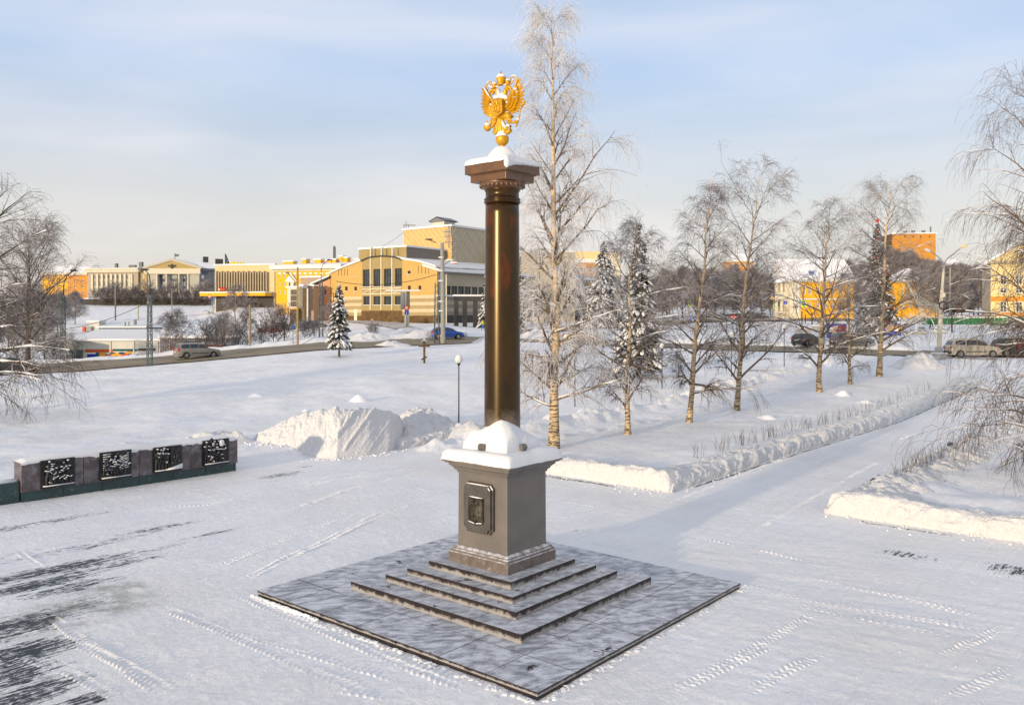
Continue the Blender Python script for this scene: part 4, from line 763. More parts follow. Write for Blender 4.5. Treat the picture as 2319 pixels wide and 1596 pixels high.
def bank(name, label, P0, d, n2, L, prof, seed, seg=.055, lump=.08, hgt=None):
    """a ploughed bank: profile swept from P0 along d, depth towards n2"""
    k = len(prof); pr = np.array(prof); n = int(L / seg); s = np.linspace(0, L, n)
    us = np.linspace(0, 1, 34); pf = np.stack([np.interp(us, np.linspace(0, 1, k), pr[:, j]) for j in (0, 1)], -1)
    S_, K_ = np.meshgrid(s, np.arange(34), indexing='ij'); o = pf[K_, 0]; z = pf[K_, 1].copy()
    ends = np.clip(S_ / .25, 0, 1) ** .5 * np.clip((L - S_) / .6, 0, 1) ** .5
    hv = 1 + .22 * fbm(S_ * .5, S_ * 0, 3, seed) + (hgt(S_) if hgt else 0)
    dis = lump * fbm(S_ * 2.1, o * 2.1 + z * 2, 4, seed + 2) + lump * .8 * np.abs(fbm(S_ * 4.5, o * 4.5 + z * 4, 3, seed + 3))
    w = np.clip(np.minimum(K_, 33 - K_) / 3.0, 0, 1)
    z = z * hv * ends + dis * w * ends; o = o - dis * .8 * w
    X = P0[0] + d[0] * S_ + n2[0] * o; Y = P0[1] + d[1] * S_ + n2[1] * o
    g = base_z(X, Y); I = np.arange(n * 34).reshape(n, 34)
    return tag(mesh_np(name, np.stack([X, Y, z + g - .03], -1).reshape(-1, 3), np.stack([I[:-1, :-1], I[1:, :-1], I[1:, 1:], I[:-1, 1:]], -1).reshape(-1, 4), 'snow_rough', smooth=True, loc=(P0[0], P0[1], 0)), label, 'snow bank')
wallp = [(0, 0), (.02, .2), (.05, .44), (.12, .57), (.35, .60), (.7, .56), (1.0, .50), (1.35, .42), (1.75, .26)]
roll = [(0, 0), (.03, .18), (.10, .40), (.28, .52), (.50, .50), (.66, .42), (.80, .47), (1.0, .50), (1.3, .36), (1.7, .26)]
bank('snow_bank', 'ploughed snow bank with a steep bright front, left of the alley mouth', CL - 0, B_, A_, 8.6, wallp, 5, lump=.12)
bank('snow_bank', 'long rounded snow bank along the left side of the alley, below the dry hedge stems', CL, A_, B_, 46, roll, 6, seg=.075, lump=.11)
bank('snow_bank', 'steep snow bank at the front of the right bed, right of the alley mouth', CR, -B_, A_, 9.0, wallp, 8, lump=.14, hgt=lambda s: -.25 * sstep(3, 7, s))
bank('snow_bank', 'broad crumbly snow bank on the right side of the alley with lamps in front', CR, A_, -B_, 40, [(0, 0), (.06, .12), (.2, .26), (.5, .46), (.9, .55), (1.3, .54), (1.9, .40), (2.6, .26)], 9, seg=.075, lump=.24)
c0 = TG(904, 1018)[:2] 
bank('snow_bank', 'snowed-over hedge running back between the pile and the column', c0, A_, B_, 8.0, [(0, 0), (.05, .2), (.12, .36), (.35, .46), (.7, .42), (1.1, .36), (1.6, .3)], 12, lump=.10)
# crumbs of ploughed snow
m = MB()
def crumbs(n, fn, rlo, rhi):
    for _ in range(n):
        x, y = fn(); r = random.uniform(rlo, rhi) * random.random() ** .5; z = gz(x, y) + r * .3
        r *= .72; m.ell((x, y, z), (r, r * random.uniform(.7, 1.3), r * .7), 5, 3, noise=.3)
def near_line(P0, d, n2, L, w): 
    def f(): s = random.uniform(0, L); o = -abs(random.gauss(0, w)); return P0[0] + d[0] * s + n2[0] * o, P0[1] + d[1] * s + n2[1] * o
    return f
crumbs(150, near_line(CL, B_, A_, 8, .45), .01, .06); crumbs(110, near_line(CL, A_, B_, 25, .25), .01, .05); crumbs(140, near_line(CR, -B_, A_, 7, .45), .01, .06); crumbs(80, near_line(CR, A_, -B_, 18, .3), .01, .05)
pb0 = G(560, 1020)[:2]; pb1 = G(745, 1041)[:2]; pb2 = G(905, 1016)[:2]
for a, b, n in ((pb0, pb1, 190), (pb1, pb2, 160)):
    d = b - a; L = np.linalg.norm(d); d /= L; crumbs(n, near_line(a, d, np.array([-d[1], d[0]]), L, .38), .015, .09)
def anywhere(): 
    while True:
        y = 11.8 * (28 / 11.8) ** random.random(); x = random.uniform(-.62, .62) * y
        if abs((np.array([x, y]) - MC) @ A_) > 3.6 or abs((np.array([x, y]) - MC) @ B_) > 3.8: return x, y
crumbs(1100, anywhere, .006, .022)
# snow swept against the platform edge
for ang, L in ((0, 7.1), (1, 6.6)):
    for _ in range(150):
        s = random.uniform(-.5, .5) * L; o = random.gauss(0, .05)
        p = mp3(-3.36 - abs(o), s, 0) if ang == 0 else mp3(s, -3.59 - abs(o), 0); r = random.uniform(.012, .045); m.ell((p[0], p[1], -.005), (r * 1.5, r * 1.5, r * .6), 5, 3, noise=.25)
for k in range(60):     # bright ridge at the left corner
    s = 3.6 - k * .035; p = mp3(-3.40 + .02 * random.random(), s, .03); m.ell((p[0], p[1], .0), (.06, .05, .045), 6, 4, noise=.3)
tag(m.build('snow_crumbs', 'snow', smooth=False), 'scattered crumbs of loose snow left by the plough', 'snow crumbs', kind='stuff')
# tyre tracks with a chevron tread
def track(pts, w, seed, amp=.020, pitch=.125, wheels=(0,)):
    P = np.array([G(x, y)[:2] for x, y in pts]); seg = np.linalg.norm(np.diff(P, axis=0), axis=1); cum = np.concatenate([[0], np.cumsum(seg)]); n = int(cum[-1] / .022); s = np.linspace(0, cum[-1], n)
    C = np.stack([np.interp(s, cum, P[:, j]) for j in (0, 1)], -1); T = np.gradient(C, axis=0); T /= np.linalg.norm(T, axis=1)[:, None]; Nn = np.stack([-T[:, 1], T[:, 0]], -1)
    wob = .05 * fbm(s * .4, s * 0, 3, seed); k = 15; dd = np.linspace(-w / 2, w / 2, k)
    Xy = C[:, None] + Nn[:, None] * (dd[None, :, None] + wob[:, None, None])
    S_, D_ = np.meshgrid(s, dd, indexing='ij'); e = np.clip((w / 2 - np.abs(D_)) / .05, 0, 1)
    patch = sstep(-.8, .1, fbm(S_ * .35, D_ * 0 + seed, 3, seed + 4)) * np.clip(S_ / 1.2, 0, 1) * np.clip((cum[-1] - S_) / 1.2, 0, 1) * (.6 + 1.0 * np.clip(fbm(S_ * 1.7, D_ * 5, 3, seed + 6) + .40, 0, 1))
    ph = (S_ + .04 * fbm(S_ * 2, D_ * 2, 2, seed)) / pitch - np.abs(D_) * 3.2
    chev = np.clip(np.sin(ph * 2 * math.pi) * 1.6, -1, 1) * np.exp(-((np.abs(D_) - w * .26) / (w * .24)) ** 2)
    lip = np.exp(-((np.abs(D_) - w * .42) / .035) ** 2)
    z = ground_z(Xy[..., 0].ravel(), Xy[..., 1].ravel()).reshape(S_.shape)
    z = z - .014 + e * patch * (.016 + amp * 1.9 * (.95 * chev + .28 * lip * (.6 + .8 * np.abs(fbm(S_ * 6, D_ * 6, 2, seed + 1))) + .3 * fbm(S_ * 12, D_ * 12, 2, seed + 2)))
    z = z - .0
    I = np.arange(n * k).reshape(n, k); o = mesh_np('tyre_track', np.concatenate([Xy, z[..., None]], -1).reshape(-1, 3), np.stack([I[:-1, :-1], I[1:, :-1], I[1:, 1:], I[:-1, 1:]], -1).reshape(-1, 4), 'ground_snow', smooth=True); o['kind'] = 'structure'; b1_, b2_ = spots(Xy[..., 0], Xy[..., 1]); mark(o, b1_ * (.9 - .25 * np.clip(chev, 0, 1)), b2_)
for i, (pts, w) in enumerate((([(515, 1335), (576, 1364), (724, 1424), (900, 1500), (1111, 1583)], .30), ([(335, 1363), (470, 1412), (724, 1524), (900, 1592)], .34), ([(112, 1428), (270, 1500), (437, 1586)], .34), ([(0, 1372), (90, 1382), (175, 1440), (300, 1520), (400, 1596)], .30), ([(30, 1235), (60, 1262), (120, 1300)], .26), ([(255, 1272), (320, 1330)], .34), ([(428, 1307), (560, 1255), (724, 1192), (860, 1145)], .26), ([(530, 1328), (640, 1268), (724, 1230), (860, 1165), (960, 1130)], .34),
        ([(1500, 1583), (1600, 1530), (1700, 1480), (1790, 1440)], .30), ([(1640, 1596), (1760, 1530), (1900, 1462)], .30), ([(820, 1095), (900, 1100), (1000, 1118)], .40), ([(900, 1075), (1000, 1087)], .4), ([(1900, 1265), (2060, 1300), (2319, 1355)], .28), ([(1700, 1345), (1900, 1390), (2200, 1450), (2319, 1480)], .26), ([(1290, 1170), (1500, 1200), (1750, 1250), (1930, 1290)], .24), ([(1250, 1215), (1450, 1250), (1600, 1280)], .24), ([(1480, 1150), (1640, 1090), (1800, 1030)], .24), ([(1560, 1180), (1750, 1095), (1960, 1005), (2100, 940)], .26), ([(1680, 1220), (1800, 1150), (2000, 1040)], .22), ([(1330, 1250), (1600, 1310), (1900, 1372), (2319, 1440)], .24), ([(1750, 1290), (2000, 1345), (2319, 1420)], .22), ([(1900, 1596), (2050, 1520), (2319, 1400)], .30), ([(2100, 1596), (2319, 1500)], .30), ([(640, 1160), (800, 1105), (980, 1060)], .3), ([(560, 1130), (760, 1085), (1010, 1050)], .26), ([(200, 1340), (420, 1400), (760, 1500), (960, 1560)], .22), ([(0, 1470), (160, 1520), (300, 1596)], .30), ([(600, 1596), (760, 1560), (1000, 1596)], .25), ([(1240, 1130), (1400, 1155), (1620, 1200)], .22), ([(1450, 1596), (1560, 1545), (1760, 1440), (1880, 1370)], .26), ([(300, 1150), (480, 1140), (760, 1075), (900, 1060)], .24))):
    track(pts, w, 60 + 7 * i, amp=.012 if i < 10 else .0085)
# dry hedge stems
m = MB()
def stems(C, d, n2, lst, off, h0, h1, cnt):
    for s in lst:
        for _ in range(cnt):
            a = s + random.gauss(0, .16); o = off + random.gauss(0, .12); x, y = C[0] + d[0] * a + n2[0] * o, C[1] + d[1] * a + n2[1] * o; z = gz(x, y) + .1; h = random.uniform(h0, h1)
            q = (random.gauss(0, .12), random.gauss(0, .12)); m.tube([(x, y, z), (x + q[0] * .5, y + q[1] * .4, z + h * .6), (x + q[0], y + q[1], z + h)], [.006, .005, .002], 3, cap=False)
            if random.random() < .5: m.tube([(x + q[0] * .4, y + q[1] * .3, z + h * .5), (x + q[0] + random.gauss(0, .09), y + random.gauss(0, .09), z + h * .9)], [.004, .002], 3, cap=False)
stems(CL, A_, B_, [4.2, 6.1, 6.4, 7.9, 8.1, 9.0, 10.1, 10.9, 11.0, 11.4, 12.6, 13.6, 14.4, 15.0, 16.2, 16.8, 17.4, 18.6, 19.3, 20.6, 21.4, 22.6, 23.6, 24.8, 25.8, 27, 28.3, 29.4, 31, 32.4, 33.6, 35], 1.35, .35, .75, 8)
stems(CR, A_, -B_, [4.4, 5.2, 6.0, 6.6, 7.0, 7.8, 8.4, 9.4, 10.6, 11.8, 13, 14.4], .75, .3, .8, 9)
tag(m.build('dry_stems', 'twig_brown'), 'dry hedge stems sticking out of the snow banks along the alley', 'hedge', kind='stuff')
# low alley lamps
lampn = 0
for x, y, side, lab in ((1671, 1063, 1, 'nearest small black alley lamp under the left snow bank'), (1887, 989, 1, 'second black alley lamp along the left snow bank'), (2036, 936, 1, 'third black alley lamp along the left snow bank'), (2146, 894, 1, 'farthest black alley lamp along the left snow bank'), (1979, 1100, -1, 'black alley lamp near the tip of the right snow bank'), (2152, 1014, -1, 'black alley lamp half buried farther along the right snow bank')):
    p = TG(x, y); o = np.array([p[0], p[1]]); r = empty('alley_lamp', (p[0], p[1], p[2])); tag(r, lab, 'lamp', 'low lamps along the alley')
    m = MB(); m.obox(o, A_, B_, -.16, .16, -.07, .09, p[2] + .10, p[2] + .20, p[2] + .24); m.build('housing', 'metal_dark', r, bevel=.008)
    m = MB(); m.obox(o, A_, B_, -.14, .14, -.078, -.072, p[2] + .115, p[2] + .19); m.build('lens', 'grey_concrete', r)
    m = MB(); m.obox(o, A_, B_, -.04, .04, -.02, .05, p[2] - .1, p[2] + .10); m.build('foot', 'metal_dark', r)
# ------------------------------------------------------------------ trees
def norm(v): return v / (np.linalg.norm(v, axis=-1, keepdims=True) + 1e-9)
def tubes(P, Rr, sides=3):
    """P (n,k,3), Rr (n,k) -> verts, quads"""
    n, k, _ = P.shape; T = norm(np.gradient(P, axis=1)); ref = np.where(np.abs(T[..., 2:3]) < .9, np.array([0, 0, 1.]), np.array([1., 0, 0]))
    A = norm(np.cross(T, ref)); Bn = np.cross(A, T); th = 2 * np.pi * np.arange(sides) / sides
    V = P[:, :, None] + Rr[:, :, None, None] * (np.cos(th)[None, None, :, None] * A[:, :, None] + np.sin(th)[None, None, :, None] * Bn[:, :, None])
    I = np.arange(n * k * sides).reshape(n, k, sides); J = np.roll(I, -1, axis=2)
    return V.reshape(-1, 3), np.stack([I[:, :-1], J[:, :-1], J[:, 1:], I[:, 1:]], -1).reshape(-1, 4)
def join(parts):
    Vs, Qs, o = [], [], 0
    for v, q in parts: Vs.append(v); Qs.append(q + o); o += len(v)
    return np.vstack(Vs), np.vstack(Qs)
def sprout(rg, P, Rr, cnt, t0, t1, ang, length, K, bend, wander, rf, tipr, az=None, even=False):
    """children growing from parent polylines; cnt per parent; length may be function (parent t, parent z)"""
    n, k, _ = P.shape; M = n * cnt; idx = np.repeat(np.arange(n), cnt)
    t = (np.tile((np.arange(cnt) + .5) / cnt, n) + rg.normal(0, .3 / cnt, M)) if even else rg.random(M)
    t = np.clip(t0 + (t1 - t0) * t, 0, .999); f = t * (k - 1); i = f.astype(int); w = (f - i)[:, None]
    pos = P[idx, i] * (1 - w) + P[idx, i + 1] * w; tan = norm(P[idx, i + 1] - P[idx, i]); pr = Rr[idx, i] * (1 - w[:, 0]) + Rr[idx, i + 1] * w[:, 0]
    ref = norm(rg.normal(0, 1, (M, 3))); 
    if az is not None: ref = az(M, tan)
    perp = norm(ref - (ref * tan).sum(1, keepdims=True) * tan); a = np.radians(ang[0] + (ang[1] - ang[0]) * rg.random(M))[:, None]
    d = norm(tan * np.cos(a) + perp * np.sin(a)); L = length(t, pos, M)
    C = np.zeros((M, K, 3)); C[:, 0] = pos; r0 = np.minimum(pr * rf, .8 * pr + .001)
    for j in range(1, K):
        s = j / (K - 1); g = bend(s) if callable(bend) else bend
        d = norm(d + np.array([0, 0, 1.]) * np.asarray(g).reshape(-1, 1) / (K - 1) + rg.normal(0, wander, (M, 3)) / math.sqrt(K - 1)); C[:, j] = C[:, j - 1] + d * (L / (K - 1))[:, None]
    RR = np.maximum(r0[:, None] * (1 - np.linspace(0, 1, K)[None] * .85), tipr)
    return C, RR, t
def snow_on(P, Rr, thick, flat=.62):
    """snow resting on limbs that lie flat enough"""
    T = norm(np.gradient(P, axis=1)); w = np.clip((flat - np.abs(T[..., 2])) / .25, 0, 1) * np.clip(.55 + np.sin(P[..., 0] * 7 + P[..., 1] * 5 + P[..., 2] * 3) * .8, .25, 1)
    keep = w.max(axis=1) > .3; P = P[keep]; Rr = Rr[keep]; w = w[keep]
    r = (Rr * .95 + thick) * w; C = P.copy(); C[..., 2] += Rr * .55 + thick * .25; return C, r * .9
def tree(name, label, base, h, seed, cat='tree', group=None, crown_r=2.2, crown0=.12, lean=(0, 0), limbs=34, br=9, tw=8, trunk_r=None, droop=1.0, bark='birch_bark', limb='limb_bark', twig=('twig_grey', 'twig_brown'), shape=None, tw_len=.9, thin=.0045, up=(35, 70), forks=0, snow=.022, wig=.03, frosted=.5, extra=None, twk=4, lv2=1.0, snow2=.010):
    rg = np.random.default_rng(seed); root = empty(name, base); tag(root, label, cat, group); b = np.array(base, float)
    K = 14; s = np.linspace(0, 1, K); tr = trunk_r or h * .0125
    w = np.cumsum(rg.normal(0, wig, (K, 2)), axis=0) * h * .10; w -= w[0]
    tk = np.zeros((1, K, 3)); tk[0, :, 0] = b[0] + lean[0] * s ** 1.2 * h + w[:, 0]; tk[0, :, 1] = b[1] + lean[1] * s ** 1.2 * h + w[:, 1]; tk[0, :, 2] = b[2] - .15 + s * (h * .96 + .15)
    rr = np.maximum(tr * (1 - s) ** .85 * (1 + .35 * np.exp(-s * 30)), .012)[None]
    V, Q = tubes(tk, rr, 10); mesh_np('trunk', V, Q, bark, root, smooth=True)
    if shape is None: shape = lambda t: np.clip(1.25 * (1 - t) ** .75, .12, 1) * np.clip(.65 + t * 1.4, 0, 1)
    az0 = rg.random() * 6.28
    def azf(M, tan): a = az0 + np.arange(M) * 2.39996 + rg.normal(0, .35, M); return np.stack([np.cos(a), np.sin(a), 0 * a], 1)
    tip = .95
    def angs(t): return up
    L1, R1, t1 = sprout(rg, tk, rr, limbs, crown0, tip, up, lambda t, p, M: crown_r * 1.35 * shape((t - crown0) / (1 - crown0)) * rg.uniform(.7, 1.15, M), 9, lambda s_: .25 - .75 * droop * s_ if droop > .5 else .35, .16, .52, thin * 1.5, az=azf, even=True)
    if extra is not None:
        ex = [np.array(e[0], float) for e in extra]; 
        for e, r in zip(extra, ex):
            u = np.linspace(0, 1, len(r)); uu = np.linspace(0, 1, 9); c = np.stack([np.interp(uu, u, r[:, j]) for j in range(3)], -1) + rg.normal(0, .04, (9, 3)) * uu[:, None]
            L1 = np.concatenate([L1, c[None]]); R1 = np.concatenate([R1, np.maximum(e[1] * (1 - uu * .88), thin * 1.6)[None]])
    Ln = np.linalg.norm(L1[:, -1] - L1[:, 0], axis=1); idx = np.repeat(np.arange(len(L1)), br)
    L2, R2, _ = sprout(rg, L1, R1, br, .15, 1.0, (25, 60), lambda t, p, M: lv2 * np.repeat(Ln, br) * (.62 - .38 * t) * rg.uniform(.55, 1.2, M) + .12, 6, lambda s_: .35 - 1.2 * droop * s_, .22, .55, thin * 1.15)
    L3, R3, _ = sprout(rg, L2, R2, tw, .12, 1.0, (18, 60), lambda t, p, M: tw_len * rg.uniform(.35, 1.1, M), twk, lambda s_: -2.4 * droop * s_ + .3 * (1 - droop), .30, .7, thin)
    allz = L3[:, 0, 2]; zf = (allz - b[2]) / h; top = (zf + rg.normal(0, .16, len(zf))) > (1 - frosted)
    V, Q = join([tubes(L1, R1, 5)]); mesh_np('limbs', V, Q, limb, root, smooth=True)
    V, Q = tubes(L2, R2, 3); cr_ = mesh_np('branches', V, Q, limb if limb != 'birch_bark' else 'limb_bark', root)
    if top.any(): V, Q = tubes(L3[top], R3[top], 3); mesh_np('crown', V, Q, twig[0], root)
    if (~top).any(): V, Q = tubes(L3[~top], R3[~top], 3); mesh_np('crown', V, Q, twig[1], root)
    if snow:
        pr = [tubes(*snow_on(L1, R1, snow), 5)]
        if snow2: pr.append(tubes(*snow_on(L2, R2, snow2), 3))
        V, Q = join(pr); mesh_np('branch_snow', V, Q, 'snow_cap', root)
    return root
BG = 'birches in a row between the two paths'
def sp(x, y): return tuple(TG(x, y))
b1 = sp(1254, 1014); h1 = 1078 / F * b1[1]
ushape = lambda t: np.interp(t, [0, .12, .3, .42, .6, .75, .9, 1], [.75, .9, 1.0, 1.05, .80, .62, .45, .25])
ex1 = [([(b1[0], b1[1], b1[2] + z), (b1[0] + .35 * dx, b1[1] + .2 * dy, b1[2] + z + .35 * dz), (b1[0] + .7 * dx, b1[1] + .6 * dy, b1[2] + z + .75 * dz), (b1[0] + dx, b1[1] + dy, b1[2] + z + dz)], r) for z, dx, dy, dz, r in ((2.3, -2.3, -.3, 1.9, .06), (1.9, 2.8, -.6, .9, .065), (1.6, -1.9, .5, .8, .05), (2.5, 2.2, 1.5, .9, .05), (4.6, 2.6, -.4, .9, .06), (5.6, -2.0, -.5, .9, .05), (7.4, 2.4, .5, 2.6, .06), (8.2, -1.5, .6, 3.2, .05), (9.2, 2.5, .0, 3.4, .06), (3.6, -2.3, -.6, .3, .045))]
tree('birch_tree', 'tallest birch with golden trunk and frosted weeping crown just right of the column', b1, h1, 101, group=BG, crown_r=1.85, crown0=.12, limbs=44, br=11, tw=12, trunk_r=.20, droop=1.3, twig=('twig_frost', 'twig_grey'), shape=ushape, tw_len=1.15, up=(28, 52), frosted=.88, limb='limb_bark', extra=ex1, twk=4, snow=.024, wig=.02)
def birch(x, y, ytop, xtop, seed, label, **kw):
    b = sp(x, y); h = (y - ytop) / F * b[1]; lean = ((xtop - x) / F * b[1] / h, 0)
    d = dict(crown_r=2.4, crown0=.12, limbs=38, br=10, tw=10, droop=.95, lean=lean, tw_len=.75, up=(32, 72), group=BG, frosted=.60, twk=4, twig=('twig_grey', 'twig_brown')); d.update(kw)
    return tree('birch_tree', label, b, h, seed, **d)
birch(1421.5, 983, 470, 1455, 112, 'second birch from the column, thin trunk leaning in front of the big snowy spruce', crown_r=2.6, limbs=38, up=(38, 80), trunk_r=.13, wig=.05)
birch(1559.6, 957, 380, 1605, 123, 'third birch from the column, open crown with a long snowy limb low on its right', crown_r=2.5, trunk_r=.14, extra=[([(sp(1559.6, 957)[0], sp(1559.6, 957)[1], 2.3), (sp(1559.6, 957)[0] + 1.6, sp(1559.6, 957)[1], 2.05), (sp(1559.6, 957)[0] + 3.4, sp(1559.6, 957)[1] - .2, 2.0)], .07)])
birch(1667.8, 928, 372, 1722, 134, 'fourth birch from the column with a tall fan-shaped crown of drooping twigs', crown_r=3.2, trunk_r=.15, limbs=38, shape=lambda t: np.interp(t, [0, .15, .5, .8, 1], [.9, .8, .6, .8, .35]))
birch(1855.6, 887, 430, 1882, 145, 'fifth birch from the column with snow lying on its low spreading limbs', crown_r=3.5, trunk_r=.17, limbs=36, up=(35, 78))
birch(1925, 868, 600, 1920, 156, 'thin low birch between the fifth birch and the farthest one', crown_r=2.4, trunk_r=.13, limbs=26)
birch(1990.6, 853, 383, 2022, 167, 'tall weeping birch farthest along the row, beside the decorated spruce', crown_r=3.2, trunk_r=.2, limbs=44, br=10, tw=9, droop=1.2, tw_len=1.1, frosted=.45, shape=lambda t: np.interp(t, [0, .2, .4, .7, 1], [1.0, .9, .85, .8, .3]))
# tree at the right edge: trunk just outside the frame, weeping boughs reach in
rb = at(2440, 1150, 29); rb[2] = .3
exr = []
for px, py, Y, z0, r in ((2205, 905, 27.5, 2.0, .06), (2215, 590, 28.5, 4.2, .06), (2225, 440, 29, 6.4, .06), (2240, 330, 29.5, 8.2, .05), (2262, 240, 29, 9.6, .045), (2190, 700, 27, 4.0, .06), (2210, 930, 26.5, 1.2, .05), (2180, 960, 25.0, .9, .05), (2280, 200, 29, 10.5, .04), (2250, 1000, 25.5, .8, .045), (2255, 780, 29, 3.6, .05), (2290, 520, 28, 6.0, .06), (2290, 860, 28, 2.8, .05)):
    e = at(px, py, Y); s0 = np.array([rb[0], rb[1], z0]); exr.append(([s0, s0 * .6 + e * .4 + np.array([0, 0, .45]), s0 * .3 + e * .7 + np.array([0, 0, .40]), e], r))
tree('birch_tree', 'weeping birch at the right edge, dark hanging twigs reaching into view over the bed', tuple(rb), 12.8, 201, crown_r=2.4, crown0=.10, limbs=36, br=12, tw=11, droop=1.3, tw_len=1.2, up=(35, 70), frosted=.35, twig=('twig_grey', 'twig_brown'), extra=exr, twk=4, snow=.02)
# left edge: old tree whose trunk stands outside the frame
lb = at(-110, 900, 46); lb[2] = gz(lb[0], lb[1]); exl = []
for px, py, Y, z0, r in ((108, 832, 44, 2.2, .11), (70, 905, 43, 1.8, .07), (160, 790, 45, 2.6, .09), (60, 440, 46, 7.5, .10), (20, 430, 47, 8.0, .09), (105, 520, 46, 6.0, .09), (85, 850, 42, 1.4, .08), (130, 870, 43, 1.8, .06), (60, 640, 46, 5.0, .09), (40, 740, 44, 3.4, .10)):
    e = at(px, py, Y); s0 = np.array([lb[0], lb[1], z0]); exl.append(([s0, s0 * .6 + e * .4 + np.array([0, 0, .7]), s0 * .3 + e * .7 + np.array([0, 0, .5]), e], r))
tree('old_tree', 'broad leafless tree at the left edge with thick snowy limbs reaching over the road', tuple(lb), 12.5, 301, crown_r=3.4, crown0=.12, limbs=26, br=12, tw=11, droop=.95, tw_len=1.15, bark='dark_bark', limb='dark_bark', trunk_r=.3, extra=exl, frosted=.3, snow=.05, thin=.007, twig=('twig_grey', 'twig_brown'))
l2 = at(62, 806, 92); l2[2] = gz(l2[0], l2[1])
tree('leafless_tree', 'wide leafless tree beyond the road at the left, pale frosted twigs against the sky', tuple(l2), 14.6, 312, crown_r=5.2, crown0=.12, limbs=34, br=11, tw=11, droop=.55, tw_len=1.3, bark='dark_bark', limb='dark_bark', trunk_r=.28, up=(25, 62), frosted=.8, twig=('twig_grey', 'twig_grey'), thin=.011, snow=.04, twk=4, shape=lambda t: np.interp(t, [0, .3, .6, 1], [1.0, 1.0, .8, .4]))
# conifers laden with snow
def fir(name, label, base, h, w, seed, group=None, dens=1.0, snow=.6, trunk0=.12, cat='conifer', baubles=False, clump=1.0):
    rg = np.random.default_rng(seed); root = empty(name, base); tag(root, label, cat, group); b = np.array(base, float)
    tk = np.array([[[b[0], b[1], b[2] - .2], [b[0], b[1], b[2] + h * .5], [b[0], b[1], b[2] + h]]]); V, Q = tubes(tk, np.array([[h * .016, h * .010, .02]]), 8); mesh_np('trunk', V, Q, 'dark_bark', root)
    nb = int(150 * dens); ti = rg.random(nb) ** .85; z = b[2] + h * (trunk0 + (1 - trunk0) * ti); az = np.arange(nb) * 2.39996 + rg.normal(0, .3, nb)
    L = w * (1 - ti) ** .85 * rg.uniform(.62, 1.12, nb) + .05 * w; K = 6; s = np.linspace(0, 1, K)
    P = np.zeros((nb, K, 3)); P[..., 0] = b[0] + np.cos(az)[:, None] * L[:, None] * s; P[..., 1] = b[1] + np.sin(az)[:, None] * L[:, None] * s
    P[..., 2] = z[:, None] + L[:, None] * (.10 * s - .55 * s ** 2)
    V, Q = tubes(P, np.maximum(.02 * L[:, None] * (1 - s[None] * .8), .008), 3); mesh_np('limbs', V, Q, 'dark_bark', root)
    # needles: many small drooping blades along each bough
    nn = int(nb * 95 * clump); bi = rg.integers(0, nb, nn); t = rg.random(nn) ** .7; f = t * (K - 1); i = np.minimum(f.astype(int), K - 2); fr_ = (f - i)[:, None]; pos = P[bi, i] * (1 - fr_) + P[bi, i + 1] * fr_
    side = rg.normal(0, 1, (nn, 3)); side[:, 2] = side[:, 2] * .35 - .35; side = norm(side); wd_ = (.10 + .28 * L[bi] * (1 - .5 * t)) * rg.uniform(.4, 1.1, nn)
    tip = pos + side * wd_[:, None]; tan = norm(P[bi, i + 1] - P[bi, i]); q = norm(np.cross(side, rg.normal(0, 1, (nn, 3)))) * (.028 + .055 * wd_)[:, None] * 1.3
    V = np.stack([pos - q, pos + q, tip + q * .25 + tan * .02, tip - q * .4], 1).reshape(-1, 3); mesh_np('crown', V, np.arange(nn * 4).reshape(-1, 4), ['needle', 'needle_frost'], root, mi=(rg.random(nn) < .30).astype(int))
    # snow pads on the boughs
    m = MB(); 
    for k in range(nb):
        for j in range(2 + int(L[k] > .5) + int(L[k] > 1.1)):
            if rg.random() > snow: continue
            t_ = rg.uniform(.3, 1.0); f = t_ * (K - 1); i = min(int(f), K - 2); c = P[k, i] * (1 - f + i) + P[k, i + 1] * (f - i); d = norm(P[k, i + 1] - P[k, i]); sd_ = norm(np.cross(d, [0, 0, 1.])); n3 = np.cross(sd_, d)
            off = sd_ * rg.normal(0, .16) * L[k] * (.3 + t_) ; r = (.07 + .15 * L[k]) * rg.uniform(.6, 1.15)
            m.ell(c + off + np.array([0, 0, .05 + .02 * r]), (r * 1.25, r * .62, r * .34), 6, 4, axes=[d, sd_, n3], noise=.14)
    m.ell((b[0], b[1], b[2] + h), (.07, .07, .14), 6, 4)
    m.build('bough_snow', 'snow_cap', root, smooth=True)
    if baubles:
        m = MB()
        for k in range(160):
            t_ = rg.random() ** .8; zz = b[2] + h * (.06 + .9 * t_); a = rg.random() * 6.28; rr_ = w * (1 - t_) ** .85 * .95; m.mat(int(rg.random() < .35)); m.ell((b[0] + rr_ * math.cos(a), b[1] + rr_ * math.sin(a), zz), (.13, .13, .13), 6, 4)
        m.build('baubles', ['metal_grey', 'sign_red'], root)
        m = MB(); c = np.array([b[0], b[1] - .1, b[2] + h + .35]); pts = []
        for k in range(10): a = math.pi / 2 + k * math.pi / 5; r = .42 if k % 2 == 0 else .17; pts.append((c[0] + r * math.cos(a), c[1], c[2] + r * math.sin(a)))
        m.extr(pts, (0, .12, 0)); m.build('star', 'sign_red', root)
    return root
def firpx(x, y, ytop, wpx, seed, label, name='fir_tree', **kw):
    b = sp(x, y); k = b[1] / F; return fir(name, label, b, (y - ytop) * k, wpx * k / 2, seed, **kw)
firpx(768, 808, 645, 66, 401, 'small snow-laden fir standing alone beside the road on a bare brown trunk', trunk0=.15, dens=1.0, snow=.8)
firpx(1447, 852, 505, 120, 402, 'large snow-laden spruce behind the second birch', name='spruce_tree', trunk0=.06, dens=2.0, snow=.75)
